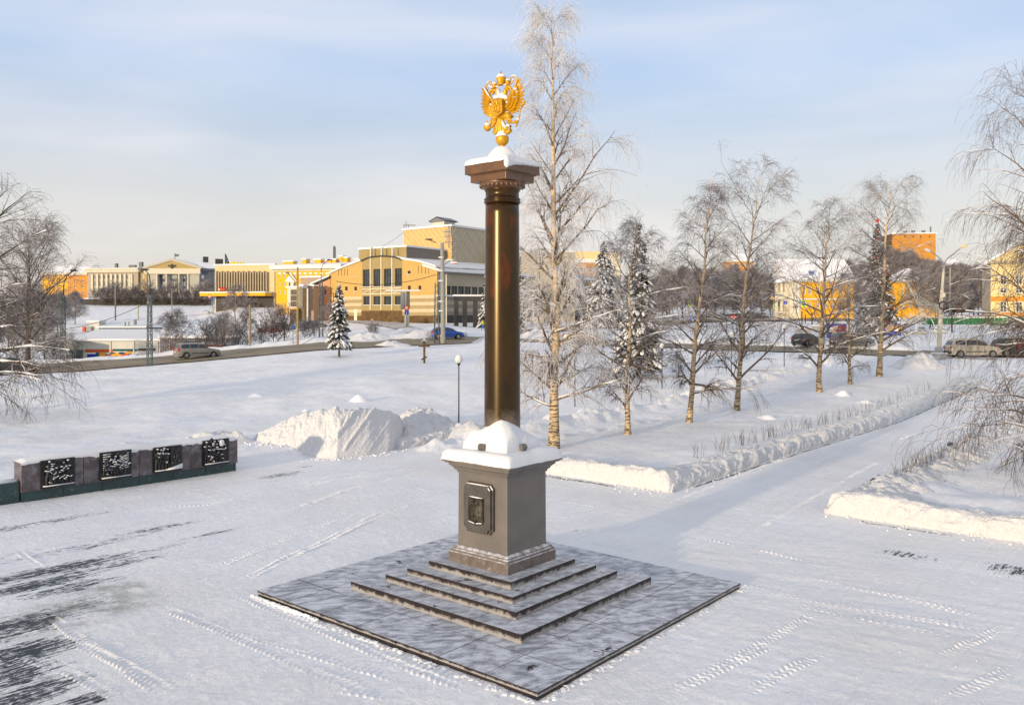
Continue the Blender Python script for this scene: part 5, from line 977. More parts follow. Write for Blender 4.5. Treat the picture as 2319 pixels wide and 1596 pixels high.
b = at(1366, 0, 150); b[2] = gz(b[0], b[1]); fir('spruce_tree', 'snowy spruce in front of the tall yellow and white building', tuple(b), zp(150, 546) - b[2], 57 * 150 / F, 403, dens=1.5, snow=.8, trunk0=.03)
b = at(1104, 0, 145); b[2] = gz(b[0], b[1]); fir('spruce_tree', 'snowy spruce half hidden by the left edge of the column', tuple(b), zp(145, 598) - b[2], 24 * 145 / F, 404, dens=1.0, snow=.85, trunk0=.03)
b = at(1178, 0, 140); b[2] = gz(b[0], b[1]); fir('spruce_tree', 'snowy spruce half hidden by the right edge of the column', tuple(b), zp(140, 580) - b[2], 18 * 140 / F, 405, dens=.9, snow=.8, trunk0=.03)
b = at(1987, 0, 128); b[2] = gz(b[0], b[1]); fir('christmas_tree', 'tall dark spruce decorated with baubles and a red star, behind the weeping birch', tuple(b), zp(128, 505) - b[2], 50 * 128 / F, 406, dens=2.0, snow=.35, trunk0=.02, baubles=True)
# one frosted bush and two small trees, copied over the middle distance
def place(proto, label, x, Y, py0=None, s=1.0, rz=0.0, group=None, first=[None], cat=None):
    c = proto if not proto.get('used') else copy_tree(proto); proto['used'] = 1
    X = (x - CX) / F * Y; c.location = (X, Y, gz(X, Y) - .1); c.scale = (s, s, s); c.rotation_euler = (0, 0, rz); c['label'] = label
    if group: c['group'] = group
    if cat: c['category'] = cat
    return c
pA = tree('leafless_tree', 'x', (0, 0, 0), 8.0, 501, crown_r=2.6, crown0=.10, limbs=20, br=8, tw=8, droop=.6, bark='birch_bark', limb='limb_bark', twig=('twig_grey', 'twig_grey'), thin=.014, snow=.02, snow2=0, tw_len=.8, up=(25, 60))
pB = tree('bush', 'x', (0, 0, 0), 4.0, 502, cat='bush', crown_r=2.4, crown0=.02, limbs=30, br=6, tw=7, droop=.15, bark='dark_bark', limb='dark_bark', trunk_r=.05, twig=('twig_grey', 'twig_brown'), thin=.011, snow=.03, snow2=0, tw_len=.5, up=(18, 60), shape=lambda t: 1 - .5 * t, lv2=.9)
pC = tree('frosted_tree', 'x', (0, 0, 0), 12.0, 503, crown_r=4.0, crown0=.14, limbs=38, br=12, tw=16, droop=.9, bark='dark_bark', limb='dark_bark', twig=('twig_grey', 'twig_grey'), thin=.015, snow=.05, snow2=.03, tw_len=1.3, up=(25, 65), frosted=.7)
for i, (x, Y, s, lab) in enumerate(((383, 108, .80, 'bare birch with two stems behind the beige estate car, left stem'), (398, 109, .86, 'bare birch right beside its twin behind the beige estate car'), (533, 128, 1.30, 'frosted tree rising above the bushes in front of the beige hall'), (515, 124, .8, 'small frosted tree at the left of the bush group by the road'), (560, 118, .78, 'thin tree in the bush group, right of the tall frosted tree'), (745, 112, .62, 'small bare tree behind the lattice mast near the small fir'), (1205, 160, .95, 'leafless tree right of the column in front of the grey wing'), (1240, 158, 1.0, 'frosted park tree before the grey wing, beside the tallest birch trunk'), (1290, 156, .9, 'frosted park tree before the strip of windows right of the tallest birch'), (1328, 165, .8, 'frosted park tree left of the snowy spruce'))):
    place(pA, lab, x, Y, s=s, rz=i * 1.3, group='small leafless trees in the middle distance')
for i, (x, Y, s, lab) in enumerate(((470, 108, .95, 'tangled bush left of the group beside the road'), (490, 110, 1.1, 'dense bush in the middle of the roadside group'), (508, 107, .8, 'small bush at the foot of the frosted tree'), (545, 109, .75, 'low bush between the two big roadside bushes'), (618, 112, 1.15, 'broad bush left of the ochre post'), (645, 113, 1.15, 'dark dome-shaped bush beside the ochre post'), (592, 113, .8, 'small bush left of the broad one'), (690, 118, .7, 'thin low bush right of the ochre post'), (712, 122, .6, 'scrub beside the foot of the lattice mast'), (150, 120, 1.0, 'bush beyond the road left of the low white building'), (120, 112, 1.1, 'bush beyond the road under the wide leafless tree'), (40, 108, 1.2, 'bush beyond the road at the far left'), (850, 118, .4, 'thin scrub on the slope below the parking lane'), (838, 121, .4, 'thin scrub in the snow above the road left of the heap'))):
    place(pB, lab, x, Y, s=s, rz=i * 2.1, group='leafless bushes beyond the road')
k = 0; LT = []
row = [(x, Y, s) for x, Y, s in ((20, 175, 1.0), (80, 200, 1.1), (130, 210, .9), (170, 235, .8), (-20, 150, 1.0), (100, 150, .8), (235, 325, .6), (262, 325, .65), (285, 325, .55), (305, 325, .6), (322, 325, .5), (345, 325, .55), (372, 325, .5), (398, 325, .45), (425, 325, .5), (446, 325, .5), (472, 340, .8), (500, 300, .6), (540, 290, .7), (580, 292, .7), (612, 285, .75))]
for x, Y, s in row:
    LT.append((x, Y, s, place(pC, 'frosted tree', x, Y, s=s, rz=k * 1.7, group='frosted trees before the far buildings'))); k += 1
for x, Y, s in ((1480, 230, 1.0), (1510, 215, 1.1), (1545, 240, 1.25), (1600, 250, 1.2), (1640, 235, 1.1), (1665, 215, .8), (1700, 240, 1.2), (1725, 225, 1.0), (1745, 212, .9), (1500, 190, .8), (1780, 330, 1.5), (1830, 335, 1.6), (1880, 340, 1.7), (1930, 335, 1.6), (1975, 320, 1.5), (2030, 320, 1.4), (1805, 420, 2.2), (1860, 430, 2.3), (1915, 425, 2.2), (1960, 420, 2.1), (2010, 410, 2.0), (2050, 235, 1.15), (2075, 225, 1.1), (2100, 245, 1.3), (2125, 230, 1.3), (2150, 222, 1.2), (2178, 230, 1.25), (2205, 240, 1.2), (2225, 225, 1.1), (2140, 330, 1.7), (2200, 340, 1.6), (2170, 200, .9), (2118, 198, .9), (2195, 205, .85), (2035, 262, 1.75), (2062, 265, 1.7), (2090, 268, 1.5), (2115, 262, 1.45), (2075, 205, 1.0), (2160, 265, 1.35), (2215, 262, 1.4), (2235, 205, 1.1), (1585, 205, 1.1), (1620, 210, 1.0), (1660, 262, 1.35), (1765, 262, 1.3), (1560, 330, 1.5), (1620, 340, 1.5), (1440, 260, 1.2)):
    LT.append((x, Y, s, place(pC, 'grey tree', x, Y, s=s, rz=k * 1.7, group='grey leafless trees at the right, behind the crossing'))); k += 1
LM = [(50, 'beyond the road under the wide bare tree'), (160, 'left of the ochre house'), (255, 'before the left wing of the pale columned building'), (315, 'before the corner bay of the pale columned building'), (400, 'before the portico of the pale columned building'), (460, 'before the slate end of the pale columned building'), (560, 'before the beige hall with fins'), (1490, 'behind the large snowy spruce'), (1560, 'behind the third birch'), (1640, 'around the orange brick house'), (1720, 'behind the fourth birch crown'), (1840, 'above the mansion roof'), (1950, 'between the mansion roof and the decorated spruce'), (2050, 'left of the yellow hall, behind the decorated spruce'), (2120, 'before the yellow hall and light strings'), (2190, 'behind the double-armed street lamp')]
ORD = ['leftmost', 'second from left', 'third from left', 'fourth from left', 'fifth from left', 'sixth from left', 'seventh from left', 'eighth from left', 'ninth from left', 'tenth from left', 'eleventh from left', 'twelfth from left']
cl_ = {}
for x, Y, s, o in LT: cl_.setdefault(min(LM, key=lambda q: abs(q[0] - x))[1], []).append((x, o))
for nm, l in cl_.items():
    l.sort(key=lambda q: q[0])
    for i, (x, o) in enumerate(l): o['label'] = 'grey frosted tree ' + nm + (', ' + ORD[i] if len(l) > 1 else '')
# far wood on the skyline: one mass
ps = []; rg = np.random.default_rng(9)
for j in range(120):
    x = rg.choice([rg.uniform(-150, 140), rg.uniform(1420, 2600), rg.uniform(1600, 2150)]); Y = rg.uniform(440, 620); X = (x - CX) / F * Y; z = gz(X, Y); hh = rg.uniform(13, 20) if x > 1400 else rg.uniform(9, 14)
    n = 80; a = rg.random(n) * 6.28; t = rg.random(n) * .85 + .05; st = np.stack([X + 0 * t, Y + 0 * t, z + t * hh], 1); rr_ = hh * .28 * np.sqrt(1 - t) * rg.uniform(.5, 1.1, n)
    en = st + np.stack([np.cos(a) * rr_, np.sin(a) * rr_, hh * .22 * rg.uniform(.6, 1.2, n)], 1); mid = (st + en) / 2 + rg.normal(0, .3, (n, 3)); P = np.stack([st, mid, en], 1); ps.append(tubes(P, np.array([.09, .07, .03])[None] * np.ones((n, 1)), 3))
    n2_ = 230; i2 = rg.integers(0, n, n2_); s2_ = rg.random(n2_)[:, None]; p0 = mid[i2] * (1 - s2_) + en[i2] * s2_; p1 = p0 + rg.normal(0, .55, (n2_, 3)) + np.array([0, 0, .5]); ps.append(tubes(np.stack([p0, p1], 1), np.array([.035, .02])[None] * np.ones((n2_, 1)), 3))
V, Q = join(ps); tag(mesh_np('distant_wood', V, Q, 'twig_wood'), 'pale frosted wood along the skyline behind the buildings', 'wood', kind='stuff')
for i, x in enumerate(range(215, 500, 22)):
    place(pB, ('dark low scrub under the embankment wall before the pale columned building, ' + (ORD + ['last but one', 'last of the row'])[i]), x + (i * 7 % 9), 322, s=1.35 + .3 * (i % 3), rz=i * 1.9, group='scrub along the embankment wall')
# ------------------------------------------------------------------ buildings
def zc(x0, y0, s): return lambda x, y: ((x0 + x / s) / 1.10392, (y0 + y / s) / 1.10392)
z1, z2, z3 = zc(0, 400, 2.85), zc(480, 560, 4.694), zc(840, 520, 4.2)
z4, z5, z6, z7 = zc(1280, 560, 3.627), zc(1780, 640, 6.139), zc(2160, 480, 3.07), zc(160, 780, 7.247)
class Fac:
    """a wall line: from the point seen at bearing px, distance Y, running in direction d (degrees from east)"""
    def __init__(s, px, Y, deg):
        s.O = np.array([(px - CX) / F * Y, Y]); s.d = np.array([math.cos(R(deg)), math.sin(R(deg))]); n = np.array([s.d[1], -s.d[0]]); s.n = n if n @ (-s.O) > 0 else -n
    def t(s, px): u = (px - CX) / F; return (s.O[0] - u * s.O[1]) / (u * s.d[1] - s.d[0])
    def Y(s, px): return s.O[1] + s.d[1] * s.t(px)
    def z(s, px, py): return H - (py - HZ) * s.Y(px) / F
    def P(s, t, n=0): return s.O + s.d * t + s.n * n
    def R(s, c, x0, y0, x1, y1):
        a, b = c(x0, y0), c(x1, y1); xm = (a[0] + b[0]) / 2; t = sorted((s.t(a[0]), s.t(b[0]))); z = sorted((s.z(xm, a[1]), s.z(xm, b[1]))); return t[0], t[1], z[0], z[1]
    def box(s, m, t0, t1, z0, z1, n0, n1): return m.obox(s.O, s.d, s.n, t0, t1, n0, n1, z0, z1)
def hits(a, b, wins): return [w for w in wins]
def wall(root, f, t0, t1, zb, zt, wins, m, top=None, name='wall', dep=.3):
    """wall sheet with real openings and reveals; top: optional outline above zt as (t, z) points"""
    mb = MB(); ts = sorted({t0, t1} | {min(max(v, t0), t1) for w in wins for v in w[:2]}); zs = sorted({zb, zt} | {min(max(v, zb), zt) for w in wins for v in w[2:4]})
    p = lambda t, z, n=0: (*f.P(t, n), z)
    for i in range(len(ts) - 1):
        run = None
        for j in range(len(zs) - 1):
            tc_, zc_ = (ts[i] + ts[i + 1]) / 2, (zs[j] + zs[j + 1]) / 2
            if any(w[0] < tc_ < w[1] and w[2] < zc_ < w[3] for w in wins): continue
            mb.add([p(ts[i], zs[j]), p(ts[i + 1], zs[j]), p(ts[i + 1], zs[j + 1]), p(ts[i], zs[j + 1])], [(0, 1, 2, 3)])
    for w in wins:
        a, b, c, d = w[:4]
        for q in (((a, c), (b, c)), ((b, c), (b, d)), ((b, d), (a, d)), ((a, d), (a, c))): mb.add([p(*q[0]), p(*q[1]), p(*q[1], -dep), p(*q[0], -dep)], [(0, 1, 2, 3)])
    if top: mb.add([p(t, z) for t, z in top], [tuple(range(len(top)))])
    return mb.build(name, m, root)
def window(root, f, w, glass='glass', frame='white_paint', nv=1, nh=1, bar=.07, dep=.3, sill=True, name='window'):
    a, b, c, d = w[:4]; m = MB(); n0, n1 = -dep + .02, -dep + .10
    f.box(m, a, a + bar, c, d, n0, n1); f.box(m, b - bar, b, c, d, n0, n1); f.box(m, a, b, c, c + bar, n0, n1 + .004); f.box(m, a, b, d - bar, d, n0, n1 + .004)
    for k in range(nv): t = a + (b - a) * (k + 1) / (nv + 1); f.box(m, t - bar * .4, t + bar * .4, c, d, n0, n1 - .01)
    for k in range(nh): z = c + (d - c) * (k + 1) / (nh + 1) + (d - c) * .15; f.box(m, a, b, z - bar * .4, z + bar * .4, n0, n1 - .014)
    o = m.build(name, frame, root)
    m = MB(); f.box(m, a, b, c, d, -dep - .02, -dep + .03); m.build('pane', glass, o)
    if sill: m = MB(); f.box(m, a - .1, b + .1, c - .10, c - .01, -.1, .16); m.build('sill', 'snow_cap', o)
    return o
def windows(root, f, c, rects, m=None, **kw):
    ws = [f.R(c, *r) for r in rects]
    for w in ws: window(root, f, w, **kw)
    return ws
def plain(root, P, zb, zt, m, name='wall'):
    mb = MB(); 
    for a, b in zip(P[:-1], P[1:]): mb.add([(*a, zb), (*b, zb), (*b, zt), (*a, zt)], [(0, 1, 2, 3)])
    return mb.build(name, m, root)
def slab(root, P, z0, z1, m='snow_cap', name='roof_snow'): mb = MB(); mb.prism([tuple(p) for p in P], z0, z1); return mb.build(name, m, root)
def bld(name, label, f, px): p = f.P(f.t(px)); r = empty(name, (p[0], p[1], gz(p[0], p[1]))); tag(r, label, 'building'); return r
# ---- theatre
f = Fac(990, 160, 143); th = bld('theatre', 'large ochre theatre with an arched glazed bay, gabled wings and a tall stage tower', f, 990)
zb = 3.6; ZB = zb
tR, tL, tb0, tb1 = 0.0, f.t(747), f.t(911.3), f.t(819.3)
W = [f.R(z3, *r) for r in ((753, 648, 783, 692), (755, 815, 785, 858), (867, 815, 895, 858))]
for w in W: window(th, f, w, 'glass_warm', 'frame_dark', 1, 1, .08)
zr = f.z(911.3, 609 + 8)
zt = f.z(990, 672.4 - 62)
def P_(x, y): px, py = z3(x, y); t = f.t(px); return (t, f.z(px, py))
gR = [(0, zt), (tb0, zt), (tb0, f.z(911.3, 587.5)), (tb0 * .45, f.z(950, 594.5)), (0, f.z(990, 605.5))]
wall(th, f, 0, tb0, zb, zt, W, 'ochre', top=gR)
for x in (862, 898, 936, 972): a = f.R(z3, x, 606, x + 5, 690); m = MB(); f.box(m, *a, -.05, .02); m.build('slit', 'dark_base', th)
W = [f.R(z3, *r) for r in ((193, 660, 222, 705), (95, 825, 122, 868), (193, 825, 220, 868), (70, 1043, 125, 1085))]
for w in W: window(th, f, w, 'glass_warm', 'frame_dark', 1, 1, .08)
dw = f.R(z3, 192, 1062, 222, 1165)
ztl = f.z(747, 625); gL = [(tb1, ztl), (tL, ztl), (tL, f.z(747, 620.8)), (f.t(770), f.z(770, 610)), (f.t(790), f.z(790, 602)), (tb1, f.z(819.3, 591))]
wall(th, f, tb1, tL, zb, ztl, W, 'ochre', top=gL)
for x in (25, 57, 90, 120): a = f.R(z3, x, 640, x + 5, 708); m = MB(); f.box(m, *a, -.05, .02); m.build('slit', 'dark_base', th)
m = MB(); f.box(m, *dw[:2], zb, dw[3], -.05, .06); d_ = m.build('door', 'trim_cream', th)
# striped lower storey
for (a, b) in ((0, tb0), (tb1, tL)):
    for k in range(6):
        m = MB(); z0 = 6.02 + k * .66; f.box(m, a + .02, b - .02, z0, z0 + .60, .0, .035); m.build('cladding_band', ('stripe_dark', 'stripe_light')[k % 2 == 1], th) if not (a > 0 and False) else None
    m = MB(); f.box(m, a + .01, b - .01, zb, 6.0, .0, .05); m.build('plinth', 'brown_stone', th)
# arched bay: proud of the gable wall
bw = [f.R(z3, *r) for r in ((283, 645, 360, 825), (393, 640, 473, 825), (503, 637, 587, 825), (618, 632, 693, 822), (288, 925, 360, 1015), (393, 925, 475, 1015), (503, 925, 588, 1015), (618, 922, 680, 1015))]
for i, w in enumerate(bw):
    wo_ = window(th, f, w, 'glass', 'frame_dark', 2 if i < 4 else 1, 0, .12)
    if i < 4:
        m = MB(); f.box(m, w[0], w[1], w[2] + (w[3] - w[2]) * .72, w[2] + (w[3] - w[2]) * .72 + .14, -.28, -.15); f.box(m, w[0], w[1], w[2] + (w[3] - w[2]) * .22, w[2] + (w[3] - w[2]) * .22 + .1, -.28, -.16); m.build('transom', 'frame_dark', wo_)
arch = [P_(x, y) for x, y in ((270, 560), (320, 533), (370, 520), (425, 512), (480, 508), (540, 509), (600, 515), (650, 528), (697, 545))]
za = min(p[1] for p in arch) - .3
wall(th, f, tb0, tb1, zb + 1.2, za, bw, 'olive', top=[(tb1, za)] + arch + [(tb0, za)])
m = MB(); f.box(m, tb0, tb1, zb, 7.0, .0, .10); m.build('plinth', 'brown_stone', th)
for x in (367, 480, 594):
    a = f.R(z3, x - 4, 520 if x != 367 else 525, x + 4, 1070); m = MB(); f.box(m, *a, 0, .22); m.build('pilaster', 'trim_cream', th)
    a = f.R(z3, x - 4, 415, x + 4, 520); m = MB(); f.box(m, *a, -.4, .16); m.build('pilaster', 'trim_cream', th)
for y in (847, 900): a = f.R(z3, 278, y - 4, 690, y + 4); m = MB(); f.box(m, *a, 0, .16); m.build('string_course', 'trim_cream', th)
for k in range(4):
    x0 = (283, 378, 490, 602)[k]; A1, A2 = P_(x0, 893), P_(x0 + 70, 860); m = MB(); m.tube([(*f.P(A1[0], .06), A1[1]), (*f.P(A2[0], .06), A2[1])], .08, 4); m.build('cross_brace', 'trim_cream', th)
m = MB(); pts = [(*f.P(t_, .12), z_ + .05) for t_, z_ in arch]; m.tube(pts, .16, 5); m.build('arch_trim', 'frame_dark', th)
# roof snow along the sloping gable edges
for seq in (gR[2:], gL[2:]):
    m = MB(); 
    for (t0_, z0_), (t1_, z1_) in zip(seq[:-1], seq[1:]):
        Ps = [f.P(t0_, .45), f.P(t1_, .45), f.P(t1_, -14), f.P(t0_, -14)]; zz = [z0_, z1_, z1_, z0_]
        m.add([(*p, z + .02) for p, z in zip(Ps, zz)] + [(*p, z + .36) for p, z in zip(Ps, zz)], BOXF)
    m.build('roof_snow', 'snow_cap', th)
# block behind the bay
f2 = Fac(920.5, f.Y(905) + 1.2, 146); zt2 = f2.z(920.5, 559.2); tl2 = f2.t(812.7)
m = MB(); f2.box(m, 0, tl2, zt2 - 7, zt2, -.1, 0); m.build('upper_wall', 'olive', th)
f2r = Fac(920.5, f2.Y(920.5), 53); tr2 = f2r.t(1023); pA_, pB_, pC_ = f2.P(0), f2.P(tl2), f2r.P(tr2)
m = MB(); f2r.box(m, 0.02, tr2, zt2 - 7, zt2 - .02, -.1, 0); m.build('upper_side', 'stage_upper_shaded', th)  # face turned from the sun: shade painted as a darker tone
slab(th, [pA_ - .3 * f2.d + f2.n * .25 , pB_ + f2.n * .25, pB_ - f2.n * 14, pC_], zt2, zt2 + .35)
plain(th, [pB_, pB_ + (pC_ - pA_), pC_], zt2 - 8, zt2, 'olive')
# stage tower with diagonal cladding
f3 = Fac(1023, 176, 143); f3r = Fac(1023, 176, 53); zt3 = f3.z(1023, 512.5); tl3 = f3.t(914.5); tr3 = f3r.t(1110)
m = MB(); f3.box(m, 0, tl3, ZB, zt3, -.2, 0); m.build('tower_wall', 'stage_panel', th)
m = MB(); f3r.box(m, .02, tr3, ZB, zt3 - .02, -.2, 0); m.build('tower_side', 'stage_side_shaded', th)  # unsunlit tower face, its shade put into a greyer panel colour
def diag(ff, L, z0, z1, step, sgn, mm, nm):
    m = MB(); hgt = z1 - z0; c = -hgt
    while c < L:
        a, b = max(c, 0), min(c + hgt, L)
        if b - a > .3:
            za_, zb_ = z0 + (a - c), z0 + (b - c)
            if sgn < 0: za_, zb_ = z1 - (a - c), z1 - (b - c)
            m.tube([(*ff.P(a, .02), za_), (*ff.P(b, .02), zb_)], .045, 3)
        c += step
    o = m.build(nm, mm, th); o['kind'] = 'stuff'
diag(f3, tl3, zt2 - .5, zt3 - .1, 1.35, 1, 'trim_cream', 'cladding_seams'); diag(f3r, tr3, zt2 - 3, zt3 - .1, 1.5, 1, 'mvd_front', 'cladding_seams'); diag(f3r, tr3, zt2 - 3, zt3 - .1, 3.0, -1, 'mvd_front', 'cladding_seams')
slab(th, [f3.P(-.3, .3), f3.P(tl3 + .3, .3), f3.P(tl3, 0) + f3r.d * tr3, f3r.P(tr3, .3)], zt3, zt3 + .4); plain(th, [f3.P(tl3), f3.P(tl3) + f3r.d * tr3, f3r.P(tr3)], ZB, zt3, 'stage_side_shaded')
# hut on the tower roof
fh = Fac(z3(1135, 0)[0], 181, 143); zh = fh.z(z3(1135, 0)[0], z3(0, 133)[1]); t9 = fh.t(z3(1013, 0)[0]); fhr = Fac(z3(1135, 0)[0], 181, 53); t8 = fhr.t(z3(1247, 0)[0])
m = MB(); m.prism([tuple(fh.P(0)), tuple(fh.P(t9)), tuple(fh.P(t9) + fhr.d * t8), tuple(fhr.P(t8))], zt3 + .1, zh); m.build('roof_hut', 'hut_white', th)
m = MB(); fh.box(m, t9 * .2, t9 * .82, zt3 + .6, zh - .5, -.02, .05); m.build('hut_panel', 'trim_cream', th)
m = MB(); tm = t9 / 2; P0, P1, P2 = fh.P(-.8, .5), fh.P(tm, .5), fh.P(t9 + .8, .5); e_ = fhr.d * (t8 + 1)
m.add([(*P0, zh - .1), (*P1, zh + .75), (*P2, zh - .1), (*(P0 + e_), zh - .1), (*(P1 + e_), zh + .75), (*(P2 + e_), zh - .1)], [(0, 1, 4, 3), (1, 2, 5, 4), (0, 2, 1), (3, 4, 5)]); m.add([(*P0, zh + .05), (*P1, zh + .95), (*P2, zh + .05), (*(P0 + e_), zh + .05), (*(P1 + e_), zh + .95), (*(P2 + e_), zh + .05)], [(0, 1, 4, 3), (1, 2, 5, 4)]); m.build('hut_roof', 'metal_grey', th)
# antennas at the tower corner
m = MB()
for k, (x, y0, y1) in enumerate(((1163, 215, 355), (1178, 185, 420), (1192, 180, 420), (1208, 190, 270), (1222, 200, 290), (1145, 240, 280))):
    px = z3(x, 0)[0]; Yq = 174.5; X = (px - CX) / F * Yq; m.tube([(X, Yq, zp(Yq, z3(0, y1)[1])), (X, Yq, zp(Yq, z3(0, y0)[1]))], .09 if k != 3 else .2, 6)
for y in (250, 362, 300): 
    a, b = z3(1130, y), z3(1205, y - 4); m.tube([((a[0] - CX) / F * 174.5, 174.5, zp(174.5, a[1])), ((b[0] - CX) / F * 174.5, 174.6, zp(174.5, b[1]))], .08, 4)
m.build('antenna', 'metal_grey', th)
m = MB(); 
for x in (712, 735, 760): px = z3(x, 0)[0]; X = (px - CX) / F * 186; m.tube([(X, 186, zt3), (X, 186, zt3 + 1.6 + (x == 735) * .6)], .07, 4)
m.obox(((z3(712, 0)[0] - CX) / F * 186, 186), (1, 0), (0, -1), 0, 2.6, 0, .1, zt3 + 1.2, zt3 + 1.4); m.build('roof_railing', 'metal_grey', th)
# right wing facing right, its lack of sun painted in as greyer walls
fr = Fac(990, 160, 50); tw_ = fr.t(1335); zE = fr.z(1035, 617)
wn_ = [fr.R(z3, *r) for r in ((1162, 817, 1207, 912), (1210, 817, 1275, 912), (1282, 817, 1345, 912), (1350, 817, 1418, 912), (1425, 817, 1490, 912), (1495, 817, 1556, 912))]
wn_ += [fr.R(z4, *r) for r in ((430, 572, 485, 650), (492, 572, 560, 650), (568, 572, 640, 650), (648, 572, 715, 650))]
z_0 = wn_[0][2]; z_1 = wn_[0][3]; wn_ = [(w[0], w[1], z_0, z_1) for w in wn_]
wall(th, fr, 0, tw_, zb - 1, zE, wn_, 'side_grey', name='side_wall')
for w in wn_: window(th, fr, w, 'glass', 'frame_dark', 1, 0, .10)
for k in range(5): m = MB(); z0 = 6.1 + k * .70; fr.box(m, .03, tw_ - .02, z0, z0 + .63, 0, .035); m.build('cladding_band', ('side_lower', 'side_grey')[k % 2], th)
m = MB(); fr.box(m, .05, tw_, zb - 1, 6.08, 0, .05); m.build('plinth', 'dark_base', th)
m = MB(); fr.box(m, .0, tw_ - .02, z_0 - .3, z_0 - .06, 0, .3); m.build('ledge_snow', 'snow_cap', th)
sl = MB(); a0, a1 = fr.P(-.2, .7), fr.P(tw_ + 1, .7); b0, b1 = fr.P(-.2, -11), fr.P(tw_ + 1, -11); zr_ = zE + 3.0
sl.add([(*a0, zE - .02), (*a1, zE - .02), (*b1, zr_), (*b0, zr_), (*a0, zE + .4), (*a1, zE + .4), (*b1, zr_ + .4), (*b0, zr_ + .4)], BOXF); sl.build('roof_snow', 'snow_cap', th)
m = MB(); fr.box(m, -.1, tw_ + 1, zE - .25, zE - .03, .05, .6); m.build('gutter', 'metal_grey', th)
m = MB(); p = fr.P(fr.t(z3(1150, 0)[0]), .2); m.tube([(p[0], p[1], zb), (p[0], p[1], zE - .2)], .13, 6); m.build('downpipe', 'trim_cream', th)
p = fr.P(fr.t(z3(1392, 0)[0]), -4); m = MB(); m.box(p[0] - .5, p[0] + .5, p[1] - .5, p[1] + .5, zE + .8, zE + 2.1); m.mat(1); m.box(p[0] - .62, p[0] + .62, p[1] - .6, p[1] + .6, zE + 2.1, zE + 2.35); m.build('red_vent', ['sign_red', 'snow_cap'], th)
m = MB(); 
for k in range(22): p = fr.P(k * tw_ / 22, -.4); m.tube([(p[0], p[1], zE + .3), (p[0], p[1], zE + .9)], .04, 4)
m.tube([(*fr.P(0, -.4), zE + .85), (*fr.P(tw_, -.4), zE + .85)], .03, 4); q_ = m.build('snow_guard', 'metal_dark', th); q_['kind'] = 'stuff'
# grey hall part behind, right of the column
fg = Fac(1302, 182, 0); m = MB(); tg = fg.t(1120); m.prism([tuple(fg.P(0)), tuple(fg.P(tg)), tuple(fg.P(tg, -14)), tuple(fg.P(0, -14))], zb, fg.z(1302, 571)); m.build('rear_block', 'side_grey', th)
m = MB(); m.prism([tuple(fg.P(.2, .2)), tuple(fg.P(tg, .2)), tuple(fg.P(tg, -14)), tuple(fg.P(.2, -14))], fg.z(1302, 571), fg.z(1302, 568)); m.build('roof_snow', 'snow_cap', th)
# dark stone portal in front
pt = empty('portal_frame', tuple(at(1060, 731, 148))); tag(pt, 'dark stone portal of square pillars and a snowy beam before the theatre', 'portal')
fp = Fac(z3(1240, 0)[0], 148, 8)
for x in (1240, 1330, 1440, 1555): a = fp.t(z3(x, 0)[0]); m = MB(); fp.box(m, a, a + .75, 2.5, fp.z(z3(x, 0)[0], z3(0, 975)[1]), -.4, .35); m.build('pillar', 'dark_base', pt)
a = fp.t(z3(1240, 0)[0]); b_ = a + 12; z0 = fp.z(1040, z3(0, 975)[1]); m = MB(); fp.box(m, a - .1, b_, z0, z0 + .8, -.5, .45); m.build('beam', 'dark_base', pt)
m = MB(); fp.box(m, a - .2, b_, z0 + .8, z0 + 1.1, -.6, .5); m.build('snow_cap', 'snow_cap', pt)
# billboard pair before the bay
bb = empty('billboard', tuple(at(z3(745, 0)[0], 736, 140))); tag(bb, 'tall grey two-sided advertising stand seen from behind, before the theatre bay', 'billboard')
fb = Fac(z3(728, 0)[0], 140, 150); a = fb.R(z3, 682, 880, 728, 1065); m = MB(); fb.box(m, *a, -.12, .12); m.build('panel', 'metal_grey', bb)
fb2 = Fac(z3(736, 0)[0], 140, 40); a = fb2.R(z3, 738, 875, 772, 1060); m = MB(); fb2.box(m, *a, -.1, .1); m.build('panel', 'side_lower', bb)
m = MB(); p = at(z3(733, 0)[0], 0, 140.2); m.tube([(p[0], p[1], 3), (p[0], p[1], zp(140, z3(0, 868)[1]))], .22, 8); p = at(z3(757, 0)[0], 0, 140.6); m.tube([(p[0], p[1], 3), (p[0], p[1], zp(140, z3(0, 1060)[1]))], .18, 8); m.build('post', 'mvd_cream', bb)
m = MB(); q = fb.P(fb.t(z3(728, 0)[0])); m.box(q[0] - 3.2, q[0] + 2.4, q[1] - .2, q[1] + .6, zp(140, z3(0, 872)[1]), zp(140, z3(0, 866)[1]) + .1); m.build('snow_cap', 'snow_cap', bb)
# ---- orange and taupe annex left of the theatre
fa = Fac(z2(1620, 0)[0], 178, 165); an = bld('annex', 'low salmon and taupe annex with a monopitch roof, left of the theatre', fa, z2(1620, 0)[0])
c = lambda x, y: (fa.t(z2(x, 0)[0]), fa.z(*z2(x, y))); zA = 4.2; lo_ = c(1430, 730); hi_ = c(1620, 640)
wA = [fa.R(z2, 1533, 765, 1575, 835), fa.R(z2, 1540, 945, 1575, 1000)]
wall(an, fa, 0, lo_[0], zA, lo_[1] - .01, wA, 'pink', top=[(lo_[0], lo_[1] - .01), lo_, hi_, (0, lo_[1] - .01)])
for w in wA: window(an, fa, w, 'glass', 'white_paint', 1, 0, .08)
m = MB(); p0, p1 = c(1400, 728), c(1622, 632); P0, P1 = fa.P(p0[0], .6), fa.P(p1[0], .6); Q0, Q1 = fa.P(p0[0], -9), fa.P(p1[0], -9)
